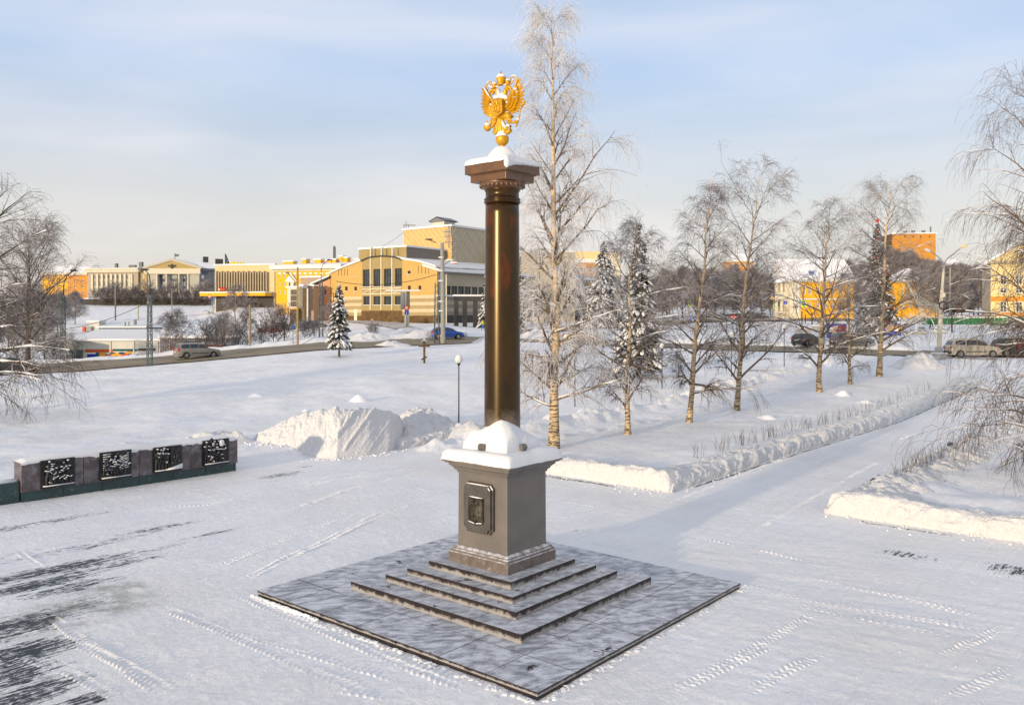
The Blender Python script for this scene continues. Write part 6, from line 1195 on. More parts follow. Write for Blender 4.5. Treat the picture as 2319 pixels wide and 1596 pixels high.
m.mat(0); m.add([(*P0, p0[1]), (*P1, p1[1]), (*Q1, p1[1]), (*Q0, p0[1]), (*P0, p0[1] + .3), (*P1, p1[1] + .3), (*Q1, p1[1] + .3), (*Q0, p0[1] + .3)], BOXF); m.mat(1); m.add([(*P0, p0[1] + .31), (*P1, p1[1] + .31), (*Q1, p1[1] + .31), (*Q0, p0[1] + .31), (*P0, p0[1] + .6), (*P1, p1[1] + .6), (*Q1, p1[1] + .6), (*Q0, p0[1] + .6)], BOXF); m.build('roof', ['frame_dark', 'snow_cap'], an)
m = MB(); fa.box(m, *fa.R(z2, 1425, 1080, 1620, 1095)[:2], zA, zA + 1, 0, .06); m.build('plinth', 'brown_stone', an)
def cub(x0, x1, y0, y1, mm, nm, Yc, dd=8, deg=165, snow=True, zbot=None):
    ff = Fac(z2(x1, 0)[0], Yc, deg); t_ = ff.t(z2(x0, 0)[0]); zt_ = ff.z(z2(x1, 0)[0], z2(0, y0)[1]); zb_ = zbot if zbot is not None else ff.z(z2(x1, 0)[0], z2(0, y1)[1])
    m = MB(); ff.box(m, 0, t_, zb_, zt_, -dd, 0); o = m.build(nm, mm, an)
    if snow: m = MB(); ff.box(m, -.2, t_ + .2, zt_, zt_ + .35, -dd, .3); m.build('roof_snow', 'snow_cap', an)
    return ff, t_, zb_, zt_
cub(1275, 1520, 628, 760, 'taupe', 'upper_box', 184); cub(1300, 1428, 728, 1080, 'taupe', 'front_box', 174, zbot=4.2); cub(1250, 1306, 728, 1080, 'stripe_dark', 'corner_box', 172.5, dd=6, zbot=4.2)
ff, t_, zb_, zt_ = cub(1118, 1255, 748, 985, 'mvd_cream', 'glazed_box', 171, dd=5, zbot=None)
for k in range(3): m = MB(); w = ff.R(z2, 1158, 770 + 68 * k, 1232, 770 + 68 * k + 62); ff.box(m, *w, .0, .05); m.build('window', 'glass', an)
cub(1150, 1240, 1000, 1090, 'brown_stone', 'basement_box', 171.5, dd=5, snow=False, zbot=3.5)
m = MB(); p = at(z2(1356, 0)[0], 0, 172); m.tube([(p[0], p[1], 4.2), (p[0], p[1], zp(172, z2(0, 755)[1]))], .16, 6); m.build('downpipe', 'white_paint', an)
# ---- yellow mansion block with dormers and chimneys
fy = Fac(z2(1720, 0)[0], 225, 165); ym = bld('apartment_house', 'yellow four-storey house with a snowy hipped roof, chimneys and a pedimented bay', fy, z2(1720, 0)[0])
tl_ = fy.t(z2(990, 0)[0]); zy0 = 5.0; zyt = fy.z(z2(1300, 0)[0], z2(0, 550)[1])
WR = [(x - 9, y, x + 9, y + 46) for y in (588, 684, 776) for x in (1028, 1087, 1147, 1206, 1268, 1329, 1392, 1457, 1521, 1585)]
ws = windows(ym, fy, z2, WR, glass='glass', frame='white_paint', nv=1, nh=0, bar=.10, dep=.2, sill=False)
wall(ym, fy, 0, tl_, zy0, zyt, ws, 'yellow', dep=.2)
for w in ws[:10]: m = MB(); fy.box(m, w[0] - .25, w[1] + .25, w[3] + .05, w[3] + .4, 0, .12); m.build('lintel', 'white_paint', ym)
m = MB(); fy.box(m, -1, tl_ + 1.2, zyt, zyt + .55, 0, .3); fy.box(m, -1, tl_ + 1.6, zyt + .55, zyt + 1.6, 0, .8); m.build('cornice', 'white_paint', ym)
m = MB(); 
for k in range(60): t__ = k * (tl_ + 1) / 60; fy.box(m, t__, t__ + .35, zyt + .25, zyt + .6, .3, .62)
q_ = m.build('dentils', 'stripe_dark', ym); q_['kind'] = 'stuff'
zri = fy.z(z2(1500, 0)[0], z2(0, 418)[1]); tA = fy.t(z2(1345, 0)[0])
m = MB(); P = [fy.P(-4, .9), fy.P(tl_ + 1.8, .9), fy.P(tl_ + 1.8, -20), fy.P(-4, -20), fy.P(-4, -9), fy.P(tA, -9)]
m.add([(*P[0], zyt + 1.6), (*P[1], zyt + 1.6), (*P[2], zyt + 1.6), (*P[3], zyt + 1.6), (*P[4], zri), (*P[5], zri)], [(0, 1, 5, 4), (1, 2, 5), (2, 3, 4, 5)]); m.build('roof_snow', 'snow', ym)
for x0, x1, y0, y1 in ((1070, 1186, 443, 500), (1292, 1338, 418, 458), (1435, 1508, 420, 448), (1578, 1628, 430, 486), (1632, 1686, 420, 460), (1752, 1822, 400, 436), (1722, 1765, 384, 415), (1908, 1955, 420, 450)):
    fc = Fac(z2(x1, 0)[0], 231, 165); w = fc.R(z2, x0, y0, x1, y1 + 12); m = MB(); m.mat(0); fc.box(m, *w, -2.2, 0); m.mat(1); fc.box(m, w[0] - .15, w[1] + .15, w[3], w[3] + .35, -2.4, .15); m.build('chimney', ['yellow', 'snow_cap'], ym)
m = MB(); a = fy.R(z2, 1125, 675, 1218, 830); fy.box(m, a[0], a[1], a[2], a[3], 0, .25); bay = m.build('bay', 'trim_cream', ym)
for x in (1150, 1207): w = fy.R(z2, x - 10, 684, x + 10, 728); m = MB(); fy.box(m, *w, .25, .30); m.build('bay_window', 'glass', bay)
m = MB(); tc_ = (a[0] + a[1]) / 2; z_ = a[3]; m.extr([(*fy.P(a[0] - .6, .1), z_), (*fy.P(a[1] + .6, .1), z_), (*fy.P(tc_, .1), z_ + 2.1)], (fy.n[0] * .5, fy.n[1] * .5, 0)); m.build('pediment', 'white_paint', bay)
m = MB()
for dx, y0 in ((0, 262), (9, 255), (18, 270)): p = at(z2(1662 + dx, 0)[0], 0, 236); m.tube([(p[0], p[1], zri), (p[0], p[1], zp(236, z2(0, y0)[1]))], .16, 4)
for y in (300, 340, 380): p = at(z2(1655, 0)[0], 0, 236); q = at(z2(1690, 0)[0], 0, 236); m.tube([(p[0], 236, zp(236, z2(0, y)[1])), (q[0], 236, zp(236, z2(0, y - 15)[1]))], .12, 4)
m.build('antenna', 'metal_grey', ym)
# ---- beige hall with vertical fins and a yellow canopy
fz = Fac(z2(968, 0)[0], 262, 170); bh = bld('hall', 'beige hall with tall vertical fins, teal window strip and long yellow canopy', fz, z2(968, 0)[0])
tl_ = fz.t(z2(270, 0)[0]); zt_ = fz.z(z2(620, 0)[0], z2(0, 485)[1]); z0_ = 7.0
win = fz.R(z2, 285, 598, 880, 680); win2 = fz.R(z2, 285, 700, 880, 795); win = (win[0], win[1], win[2], win[3]); 
wall(bh, fz, 0, tl_, z0_, zt_, [win], 'beige', dep=.6)
m = MB(); fz.box(m, *win, -.7, -.5); m.build('window', 'glass_teal', bh)
m = MB(); fz.box(m, *win2, 0, .02); m.build('window', 'glass_warm', bh)
for k in range(20):
    x = 290 + 31 * k; w = fz.R(z2, x, 553 + (10 if k % 2 else 0), x + 13, 800); m = MB(); fz.box(m, *w, .03, .9); m.build('fin', 'fin', bh)
    if k < 19: w = fz.R(z2, x + 15, 560, x + 28, 594); m = MB(); fz.box(m, *w, .02, .3); m.build('fin_panel', 'beige', bh)
slab(bh, [fz.P(-.3, .4), fz.P(tl_ + .3, .4), fz.P(tl_, -18), fz.P(-.3, -18)], zt_, zt_ + .45); plain(bh, [fz.P(0), fz.P(0, -18), fz.P(tl_, -18), fz.P(tl_)], z0_, zt_, 'beige')
w = fz.R(z2, 190, 812, 945, 848); m = MB(); fz.box(m, *w, .5, 5); m.build('canopy', 'yellow', bh); m = MB(); fz.box(m, w[0], w[1], w[3], w[3] + .35, .4, 5.1); m.build('snow_cap', 'snow_cap', bh)
w = fz.R(z2, 285, 850, 958, 1060); m = MB(); fz.box(m, *w, .02, .2); m.build('ground_floor', 'dark_base', bh)
w = fz.R(z2, 960, 468, 1000, 830); m = MB(); fz.box(m, min(w[0], -4.4), -.02, w[2], w[3], -4, -.3); m.build('end_wall', 'ochre_pale', bh)
w = fz.R(z2, 325, 752, 405, 782); m = MB(); fz.box(m, *w, .95, 1.1); 
sg = m.build('wall_sign', 'pale_yellow', bh); m = MB()
for k in range(6): t__ = w[1] - (k + .6) * (w[1] - w[0]) / 6.4; m.tube([(*fz.P(t__ - .35 + .35 * math.cos(a), 1.14), (w[2] + w[3]) / 2 + .45 * math.sin(a)) for a in np.linspace(.6, 5.4, 7)], .13, 4)
m.build('sign_lettering', 'sign_red', sg)
# roof letters and their trestle
zs0, zs1 = fz.z(z2(450, 0)[0], z2(0, 476)[1]), fz.z(z2(450, 0)[0], z2(0, 440)[1])
for k, x in enumerate((392, 413, 433, 454, 474, 514, 536)):
    w = fz.R(z2, x, 438, x + 18, 476); t0_, t1_, a_, b_ = w; m = MB(); q = (t1_ - t0_)
    fz.box(m, t1_ - q * .28, t1_, a_, b_, -3, -2.6); fz.box(m, t0_, t0_ + q * .28, a_, b_, -3, -2.6)
    if k % 3 == 0: fz.box(m, t0_ + q * .28, t1_ - q * .28, b_ - .6, b_, -3, -2.6)
    elif k % 3 == 1: fz.box(m, t0_ + q * .28, t1_ - q * .28, (a_ + b_) / 2 - .25, (a_ + b_) / 2 + .25, -3, -2.6)
    else: fz.box(m, t0_ + q * .28, t1_ - q * .28, a_, a_ + .6, -3, -2.6)
    m.build('roof_letter', 'sign_yellow', bh)
m = MB(); g_ = lambda x, y, o=-3: (*fz.P(fz.t(z2(x, 0)[0]), o), fz.z(*z2(x, y)))
for a, b in (((335, 340), (338, 490)), ((343, 360), (388, 488)), ((338, 490), (388, 488)), ((338, 440), (372, 440)), ((338, 400), (360, 400)), ((360, 400), (338, 440)), ((372, 440), (338, 470))): m.tube([g_(*a), g_(*b)], .16, 4)
m.build('sign_trestle', 'metal_dark', bh)
# ---- pale building with a pedimented portico
YM = 345; fm = Fac(z1(1050, 0)[0], YM, 176); mv = bld('government_building', 'pale building with a columned portico under a pediment with a dark emblem', fm, z1(1050, 0)[0])
zM0 = zp(YM, 668); fq = Fac(z1(1420, 0)[0], YM, 180)                     # portico front
tq = fq.t(z1(1045, 0)[0]); zc0 = fq.z(400, z1(0, 812)[1]); rear = 1.6
wq = [fq.R(z1, 1133, 845, 1180, 948), fq.R(z1, 1200, 845, 1268, 948), fq.R(z1, 1290, 845, 1332, 948)]
nich = [fq.R(z1, 1128, 815, 1335, 948)]
wall(mv, fq, 0, tq, zM0, zc0, nich, 'mvd_front', dep=1.5)
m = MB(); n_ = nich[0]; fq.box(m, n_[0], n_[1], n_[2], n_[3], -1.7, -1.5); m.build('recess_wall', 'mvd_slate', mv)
class Sh:                                                                 # recessed copy of a wall line
    def __init__(s, f, o): s.f = f; s.o = o; s.n = f.n; s.d = f.d
    def P(s, t, n=0): return s.f.P(t, n + s.o)
    def box(s, m, t0, t1, z0, z1, n0, n1): return s.f.box(m, t0, t1, z0, z1, n0 + s.o, n1 + s.o)
fs_ = Sh(fq, -1.2)
for x in (1157, 1218, 1240, 1300):
    for y0, y1 in ((818, 842), (868, 898), (918, 945)):
        w = fq.R(z1, x - 9, y0, x + 9, y1); window(mv, fs_, w, 'glass_teal', 'white_paint', 1, 1, .16, sill=False)
for x in (1121, 1188, 1277, 1342):
    w = fq.R(z1, x - 7, 812, x + 7, 950); p = fq.P((w[0] + w[1]) / 2, .2); r_ = (w[1] - w[0]) / 2; m = MB(); m.lathe([(r_ * 1.15, w[2]), (r_ * 1.15, w[2] + .5), (r_, w[2] + .6), (r_ * .85, w[3] - .7), (r_ * 1.2, w[3] - .2), (r_ * 1.2, w[3])], tuple(p), 12); m.build('column', 'mvd_cream', mv, smooth=False)
m = MB(); fq.box(m, -.6, tq + .6, zc0, zc0 + 2.2, -2, .9); m.build('entablature', 'mvd_cream', mv)
apex = (fq.t(z1(1232, 0)[0]), fq.z(z1(1232, 0)[0], z1(0, 717)[1])); zpe = zc0 + 2.2
m = MB(); m.extr([(*fq.P(-.8, .6), zpe), (*fq.P(tq + .8, .6), zpe), (*fq.P(apex[0], .6), apex[1])], tuple(-fq.n * 14) + (0,)); m.build('pediment', 'mvd_tan', mv)
m = MB(); 
for t_e in (-1.2, tq + 1.2): m.tube([(*fq.P(t_e, .9), zpe + .2), (*fq.P(apex[0], .9), apex[1] + .3)], .45, 4)
m.build('pediment_moulding', 'mvd_cream', mv)
for t_e, nm in ((-1.2, 0), (tq + 1.2, 1)): 
    m = MB(); P0, P1 = fq.P(t_e, 1.2), fq.P(apex[0], 1.2); bk = -fq.n * 15; m.add([(*P0, zpe + .6), (*P1, apex[1] + .75), (*(P1 + bk), apex[1] + .75), (*(P0 + bk), zpe + .6)], [(0, 1, 2, 3)]); m.build('roof_snow', 'snow', mv)
m = MB(); ec = fq.R(z1, 1200, 740, 1262, 778); tc_ = (ec[0] + ec[1]) / 2; zc_ = (ec[2] + ec[3]) / 2; hw = (ec[1] - ec[0]) / 2; hh = (ec[3] - ec[2]) / 2
em = [(0, 1), (.18, .75), (.35, .35), (.8, .62), (1, .30), (.75, -.05), (.4, -.15), (.25, -.5), (.12, -1), (0, -.8)]; em = em + [(-x, y) for x, y in em[::-1][1:-1]]
m.extr([(*fq.P(tc_ + x * hw, .72), zc_ + y * hh) for x, y in em], (fq.n[0] * .2, fq.n[1] * .2, 0)); m.build('emblem', 'dark_base', mv)
m = MB(); p = fq.P(apex[0], -2); m.tube([(p[0], p[1], apex[1]), (p[0], p[1], zp(YM, z1(0, 660)[1]))], .12, 5); m.mat(1); m.box(p[0], p[0] + 1.6, p[1], p[1] + .1, zp(YM, z1(0, 685)[1]), zp(YM, z1(0, 668)[1])); m.build('flagpole', ['metal_dark', 'mvd_slate'], mv)
# left wing and its corner bay
fl = Fac(z1(985, 0)[0], YM - 1, 172); tl_ = fl.t(z1(628, 0)[0]); zl = fl.z(z1(800, 0)[0], z1(0, 800)[1])
pilx = (700, 730, 765, 795, 828, 860, 893, 925); wl = []
for x in (680, 715, 748, 780, 812, 844, 877, 909):
    for y0, y1 in ((822, 846), (866, 898), (915, 945)): wl.append(fl.R(z1, x - 8, y0, x + 8, y1))
wall(mv, fl, 0, tl_, zM0, zl, wl, 'mvd_wall', dep=.3)
for w in wl: window(mv, fl, w, 'glass_teal', 'mvd_cream', 1, 1, .14, sill=False)
for x in (660, 697, 731, 764, 796, 828, 861, 893, 926, 941): w = fl.R(z1, x - 6, 812, x + 6, 950); m = MB(); fl.box(m, *w, 0, .5); m.build('pilaster', 'mvd_cream', mv)
m = MB(); fl.box(m, -.5, tl_ + .8, zl, zl + 1.0, -1, .8); fl.box(m, -.5, tl_ + 1, zl + 1.0, zl + 1.6, -1, 1.3); m.build('cornice', 'mvd_cream', mv)
m = MB(); P = [fl.P(-1, 1.2), fl.P(tl_ + 1, 1.2), fl.P(tl_ - 3, -8), fl.P(-1, -8)]; zr2 = fl.z(z1(850, 0)[0], z1(0, 755)[1]); m.add([(*P[0], zl + 1.6), (*P[1], zl + 1.6), (*P[2], zr2), (*P[3], zr2)], [(0, 1, 2, 3)]); m.build('roof_snow', 'snow', mv)
m = MB(); fl.box(m, tl_ * .6, tl_ * .6 + 1, zr2 - 1, zr2 + 1.5, -7, -6); fl.box(m, 2, 3.5, zr2 - 2, zr2 + 2, -7, -6); fl.box(m, 5, 8, zr2 - 2, zr2 + .8, -7, -6); m.build('roof_vent', 'metal_dark', mv)
fk = Fac(z1(1047, 0)[0], YM - .3, 176); tk_ = fk.t(z1(983, 0)[0]); wk = [fk.R(z1, 1010, y0, 1028, y1) for y0, y1 in ((818, 842), (866, 894), (920, 946))]
wall(mv, fk, 0, tk_, zM0, zc0 + 1.4, wk, 'mvd_tan', dep=.3); [window(mv, fk, w, 'glass_teal', 'white_paint', 1, 1, .2, sill=False) for w in wk]
m = MB(); fk.box(m, -.02, tk_ + .5, zc0 + 1.41, zc0 + 2.3, -4, .6); m.build('cornice', 'mvd_cream', mv)
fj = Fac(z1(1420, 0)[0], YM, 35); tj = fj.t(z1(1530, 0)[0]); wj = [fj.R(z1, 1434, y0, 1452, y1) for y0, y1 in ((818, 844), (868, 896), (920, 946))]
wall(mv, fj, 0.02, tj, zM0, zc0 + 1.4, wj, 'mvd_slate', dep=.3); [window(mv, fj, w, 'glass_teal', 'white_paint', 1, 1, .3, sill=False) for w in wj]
m = MB(); fj.box(m, .9, tj + .5, zc0 + 1.41, zc0 + 2.3, -4, .8); m.build('cornice', 'mvd_slate', mv)
m = MB(); P = [fj.P(0, 1), fj.P(tj, 1), fj.P(tj - 2, -8), fj.P(0, -8)]; m.add([(*P[0], zc0 + 2.35), (*P[1], zc0 + 2.35), (*P[2], zc0 + 6.5), (*P[3], zc0 + 6.5)], [(0, 1, 2, 3)]); m.build('roof_snow', 'snow', mv)
m = MB(); fj.box(m, 3, 5, zc0 + 4, zc0 + 7.5, -6, -5); fj.box(m, 8, 11, zc0 + 4, zc0 + 6.8, -6, -5); m.build('chimney', 'dark_base', mv)
# parapet wall in front of it
fw = Fac(z1(1500, 0)[0], 326, 180); pw_ = empty('parapet', tuple(at(z1(1500, 0)[0], 690, 326))); tag(pw_, 'long low dark embankment wall before the pale columned building', 'wall')
w = fw.R(z1, 560, 972, 1500, 1022); m = MB(); fw.box(m, w[0], w[1], w[2] - 2, w[3] - 1.0, -1, 0); m.build('wall', 'dark_base', pw_); m = MB(); fw.box(m, w[0], w[1], w[3] - 1.0, w[3] - .6, -1.2, .2); m.build('snow_cap', 'snow_cap', pw_)
# ---- ochre house at far left
fo_ = Fac(z1(625, 0)[0], 350, 168); oh = bld('ochre_house', 'ochre house with a snowy roof left of the pale columned building', fo_, z1(625, 0)[0])
t1_ = fo_.t(z1(485, 0)[0]); t2_ = fo_.t(z1(300, 0)[0]); z0 = zM0 - 2
wo2 = [fo_.R(z1, x - 7, y0, x + 7, y1) for x in (535, 590) for y0, y1 in ((848, 870), (888, 912), (930, 952))]
wall(oh, fo_, 0, t1_, z0, fo_.z(z1(550, 0)[0], z1(0, 822)[1]), wo2, 'orange', dep=.3); [window(oh, fo_, w, 'glass_teal', 'white_paint', 1, 0, .15, sill=False) for w in wo2]
m = MB(); fo_.box(m, t1_ + .02, t2_, z0, fo_.z(z1(450, 0)[0], z1(0, 822)[1]), -6, .01); m.build('wing', 'yellow', oh)
zt_ = fo_.z(z1(550, 0)[0], z1(0, 820)[1]); m = MB(); fo_.box(m, -.5, t2_, zt_, zt_ + 1, -6, 1); m.build('cornice', 'mvd_cream', oh); m = MB(); P = [fo_.P(-.5, 1), fo_.P(t2_, 1), fo_.P(t2_ - 2, -6), fo_.P(2, -6)]; m.add([(*p, z) for p, z in zip(P, (zt_ + 1.02, zt_ + 1.02, zt_ + 4.5, zt_ + 4.5))], [(0, 1, 2, 3)]); m.build('roof_snow', 'snow', oh)
m = MB(); w = fo_.R(z1, 558, 797, 620, 818); fo_.box(m, *w, -2, .5); m.build('attic', 'yellow', oh)
# ---- low white market hall with painted fence, half below the road
fv = Fac(z7(225, 0)[0], 122, 2); mk = bld('market_hall', 'low cream shed beyond the road with orange and blue strips and graffiti', fv, z7(225, 0)[0])
tR_ = fv.t(z7(1725, 0)[0]); ze = fv.z(*z7(900, 520)); z0 = -1.6
P0, P1, P2, P3 = fv.P(0), fv.P(tR_), fv.P(tR_, -7.5), fv.P(0, -7.5)
m = MB(); m.add([(*P0, z0), (*P1, z0), (*P1, ze), (*P0, ze)], [(0, 1, 2, 3)]); m.build('wall', 'hut_white', mk)
fv2 = Fac(z7(225, 0)[0], 122, 102); t_2 = fv2.t(z7(40, 0)[0]); m = MB(); fv2.box(m, .02, t_2, z0, ze + .2, -.2, 0); m.build('end_wall', 'mvd_cream', mk)
m = MB(); fv2.box(m, .5, t_2 - .3, z0 + .1, z0 + 2.6, .0, .05); m.build('shop_window', 'glass_teal', mk)
for k in range(6): a = .5 + (t_2 - .8) * k / 5; m = MB(); fv2.box(m, a - .05, a + .05, z0, z0 + 2.7, .05, .1); m.build('window_bar', 'white_paint', mk)
zb2 = fv.z(*z7(900, 395)) ; m = MB(); A_0, A_1, A_2, A_3 = fv.P(-.4, .6), fv.P(tR_ + .3, .6), fv.P(tR_ + .3, -7.5), fv.P(-.4, -7.5)
m.add([(*A_0, ze), (*A_1, ze), (*A_2, zb2 + .3), (*A_3, zb2 + .3), (*A_0, ze + .3), (*A_1, ze + .3), (*A_2, zb2 + .6), (*A_3, zb2 + .6)], BOXF); m.build('roof_snow', 'snow_cap', mk)
for r, mm, nm in (((345, 675, 885, 727), 'red_orange', 'fascia_panel'), ((890, 668, 1330, 708), 'glass_teal', 'window_strip'), ((1345, 660, 1660, 698), 'dark_base', 'window_strip'), ((240, 685, 342, 860), 'metal_grey', 'door'), ((400, 735, 1330, 760), 'sign_white', 'ledge'), ((425, 762, 1335, 840), 'blue_paint', 'painted_panel')):
    w = fv.R(z7, *r); m = MB(); fv.box(m, *w, .0, .06 if nm != 'painted_panel' else .10); o = m.build(nm, mm, mk)
m = MB()
for k, (x, y, rx, ry, c_) in enumerate(((640, 780, 60, 45, 1), (700, 770, 60, 40, 0), (735, 745, 30, 22, 0), (610, 770, 30, 45, 1), (860, 780, 60, 32, 0), (930, 765, 70, 34, 0), (1000, 775, 60, 28, 0), (1100, 760, 70, 28, 2), (1180, 735, 55, 26, 0), (1050, 745, 60, 22, 1), (880, 745, 60, 15, 1), (820, 790, 50, 22, 2), (1270, 790, 60, 25, 3))):
    cx_, cy_ = fv.t(z7(x, 0)[0]), fv.z(*z7(x, y)); rx_, ry_ = rx / 7.247 / 1.104 * 122 / F, ry / 7.247 / 1.104 * 122 / F; m.mat(c_)
    m.add([(*fv.P(cx_ + rx_ * math.cos(a), .104 + .004 * k), cy_ + ry_ * math.sin(a)) for a in np.linspace(0, 6.28, 12)[:-1]], [tuple(range(11))])
m.build('graffiti', ['sign_orange', 'glass_teal', 'red_orange', 'blue_paint'], mk)
m = MB()
for x in (370, 845, 1270, 1700): a = fv.t(z7(x, 0)[0]); fv.box(m, a - .08, a + .08, z0, ze, .0, .12)
m.build('downpipe', 'hut_white', mk)
# upper box on its roof, with vents
fu = Fac(z7(655, 0)[0], 131, 2); w = fu.R(z7, 655, 285, 1475, 400); m = MB(); fu.box(m, w[0], w[1], w[2] - .5, w[3], -7, 0); m.build('upper_wall', 'panel_blue', mk)
m = MB(); zt_ = w[3]; A_0, A_1, A_2, A_3 = fu.P(-.4, .5), fu.P(w[1] + .3, .5), fu.P(w[1] + .3, -7), fu.P(-.4, -7); zt9 = fu.z(*z7(900, 180)); m.add([(*A_0, zt_), (*A_1, zt_), (*A_2, zt9), (*A_3, zt9), (*A_0, zt_ + .25), (*A_1, zt_ + .25), (*A_2, zt9 + .25), (*A_3, zt9 + .25)], BOXF); m.build('roof_snow', 'snow_cap', mk)
w = fu.R(z7, 440, 185, 630, 390); m = MB(); fu.box(m, w[0], w[1] - .05, w[2] - .5, w[3], -2.5, -.2); m.build('stair_head', 'hut_white', mk); m = MB(); fu.box(m, w[0] - .3, w[1] + .1, w[3], w[3] + .28, -2.7, 0); m.build('roof_snow', 'snow_cap', mk)
w = fu.R(z7, 350, 265, 400, 360); m = MB(); fu.box(m, *w, -1, .3); m.build('fan_housing', 'red_orange', mk); w = fu.R(z7, 402, 262, 505, 350); m = MB(); fu.box(m, *w, -1, .2); m.build('fan_housing', 'grey_concrete', mk)
for x in (790, 868): w = fu.R(z7, x - 36, 352, x + 36, 400); m = MB(); fu.box(m, *w, .1, .7); m.build('air_conditioner', 'white_paint', mk)
for x in (1290,): w = fu.R(z7, x - 38, 332, x + 38, 376); m = MB(); fu.box(m, *w, 0, .2); m.build('wall_vent', 'hut_white', mk)
for x, y0, y1, r in ((1120, 175, 385, .10), (1185, 170, 385, .08), (1300, 135, 230, .22)): p = fu.P(fu.t(z7(x, 0)[0]), .2); m = MB(); m.tube([(p[0], p[1], fu.z(*z7(x, y1))), (p[0], p[1], fu.z(*z7(x, y0)))], r, 7); m.build('flue', 'metal_grey', mk)
# corrugated shed right of it
fx = Fac(z7(1735, 0)[0], 120, 6); cs = bld('corrugated_shed', 'dark corrugated shed behind the two thin birches and the beige estate car', fx, z7(1735, 0)[0]); t_r = fx.t(525); z_t = fx.z(*z7(2000, 470))
m = MB(); n_ = 64
pts = [tuple(fx.P(t_r * k / n_, .10 * (k % 2))) for k in range(n_ + 1)]; m.prism(pts + [tuple(fx.P(t_r, -5)), tuple(fx.P(0, -5))], -2, z_t); m.build('wall', 'corrugate', cs); m = MB(); fx.box(m, -.2, t_r + .2, z_t, z_t + .3, -5.2, .4); m.build('roof_snow', 'snow_cap', cs)
fx2 = Fac(470, 112, 3); w = (fx2.t(455), fx2.t(497), fx2.z(475, 789), fx2.z(475, 781)); lb_ = empty('snowy_kiosk', tuple(fx2.P((w[0] + w[1]) / 2)) + (0,)); tag(lb_, 'small red and white kiosk roof under snow behind the estate car', 'kiosk'); m = MB(); fx2.box(m, w[0], w[1], -1, w[3], -3, 0); m.build('wall', 'red_orange', lb_); m = MB(); fx2.box(m, w[0] - .3, w[1] + .3, w[3], w[3] + .35, -3, .4); m.build('roof_snow', 'snow_cap', lb_)
# ---- tall yellow and white house right of the column
def simple(name, label, px0, px1, Y, pyt, pyb, deg, walls, rects, c, dep=10, roof=None, side=None, glass='glass', frame='white_paint', trims=()):
    f = Fac(px0, Y, deg); t1 = f.t(px1); r = bld(name, label, f, (px0 + px1) / 2); zt = f.z((px0 + px1) / 2, pyt); zb = f.z((px0 + px1) / 2, pyb) - 1.5
    ws = [f.R(c, *q) for q in rects]; ws = [w for w in ws if w[0] > min(0, t1) and w[1] < max(0, t1)]
    wall(r, f, min(0, t1), max(0, t1), zb, zt, ws, walls, dep=.25)
    for w in ws: window(r, f, w, glass, frame, 1, 1, .12, dep=.25, sill=False)
    plain(r, [f.P(0), f.P(0, -dep), f.P(t1, -dep), f.P(t1)], zb, zt, side or walls, 'side_wall')
    for z0, z1, n, mm in trims: m = MB(); f.box(m, min(0, t1) - n * .5, max(0, t1) + n * .5, f.z((px0 + px1) / 2, z1), f.z((px0 + px1) / 2, z0), 0.01, n); m.build('band', mm, r)
    a, b = min(0, t1) - .5, max(0, t1) + .5
    if roof == 'flat' or roof is None: m = MB(); f.box(m, a, b, zt, zt + .5, -dep, .5); m.build('roof_snow', 'snow_cap', r)
    elif roof[0] == 'hip':
        hz_ = roof[1]; ins = roof[2]; inr = roof[3] if len(roof) > 3 else ins; m = MB(); P = [f.P(a, .7), f.P(b, .7), f.P(b, -dep - .5), f.P(a, -dep - .5), f.P(a + ins, -dep / 2), f.P(b - inr, -dep / 2)]
        m.add([(*p, z) for p, z in zip(P, (zt, zt, zt, zt, zt + hz_, zt + hz_))], [(0, 1, 5, 4), (1, 2, 5), (2, 3, 4, 5), (3, 0, 4)]); m.build('roof_snow', 'snow', r)
        m = MB(); f.box(m, a, b, zt - .35, zt - .01, 0, .68); m.build('eaves', 'trim_cream', r)
    elif roof[0] == 'gable':
        m = MB(); P = [f.P(a, .6), f.P(b, .6), f.P((a + b) / 2, .6)]; m.extr([(*P[0], zt), (*P[1], zt), (*P[2], zt + roof[1])], (-f.n[0] * dep, -f.n[1] * dep, 0)); m.build('gable', roof[2], r)
        for q in (0, 1): m = MB(); Pq = f.P((a, b)[q] + (-.6, .6)[q], 1.0); Pm = f.P((a + b) / 2, 1.0); bk = -f.n * (dep + 1); m.add([(*Pq, zt - .2), (*Pm, zt + roof[1]), (*(Pm + bk), zt + roof[1]), (*(Pq + bk), zt - .2), (*Pq, zt + .3), (*Pm, zt + roof[1] + .5), (*(Pm + bk), zt + roof[1] + .5), (*(Pq + bk), zt + .3)], BOXF); m.build('roof_snow', 'snow_cap', r)
    return r, f, t1, zt, zb
simple('tall_house', 'tall yellow and cream house partly hidden by the snowy spruce, right of the theatre', z4(560, 0)[0], z4(985, 0)[0], 240, z4(0, 350)[1], z4(0, 760)[1], 4, 'orange', [(x, y, x + 30, y + 50) for x in (620, 705, 915) for y in (385, 480)], z4, side='trim_cream', trims=((z4(0, 318)[1], z4(0, 352)[1], .6, 'white_paint'), (z4(0, 250)[1], z4(0, 318)[1], .3, 'pale_yellow')))
simple('cream_tower', 'narrow cream corner of a house just right of the snowy spruce', z4(878, 0)[0], z4(982, 0)[0], 236, z4(0, 255)[1], z4(0, 740)[1], 4, 'trim_cream', [(x, y, x + 24, y + 55) for x in (895, 925) for y in (380, 480)], z4, dep=8)
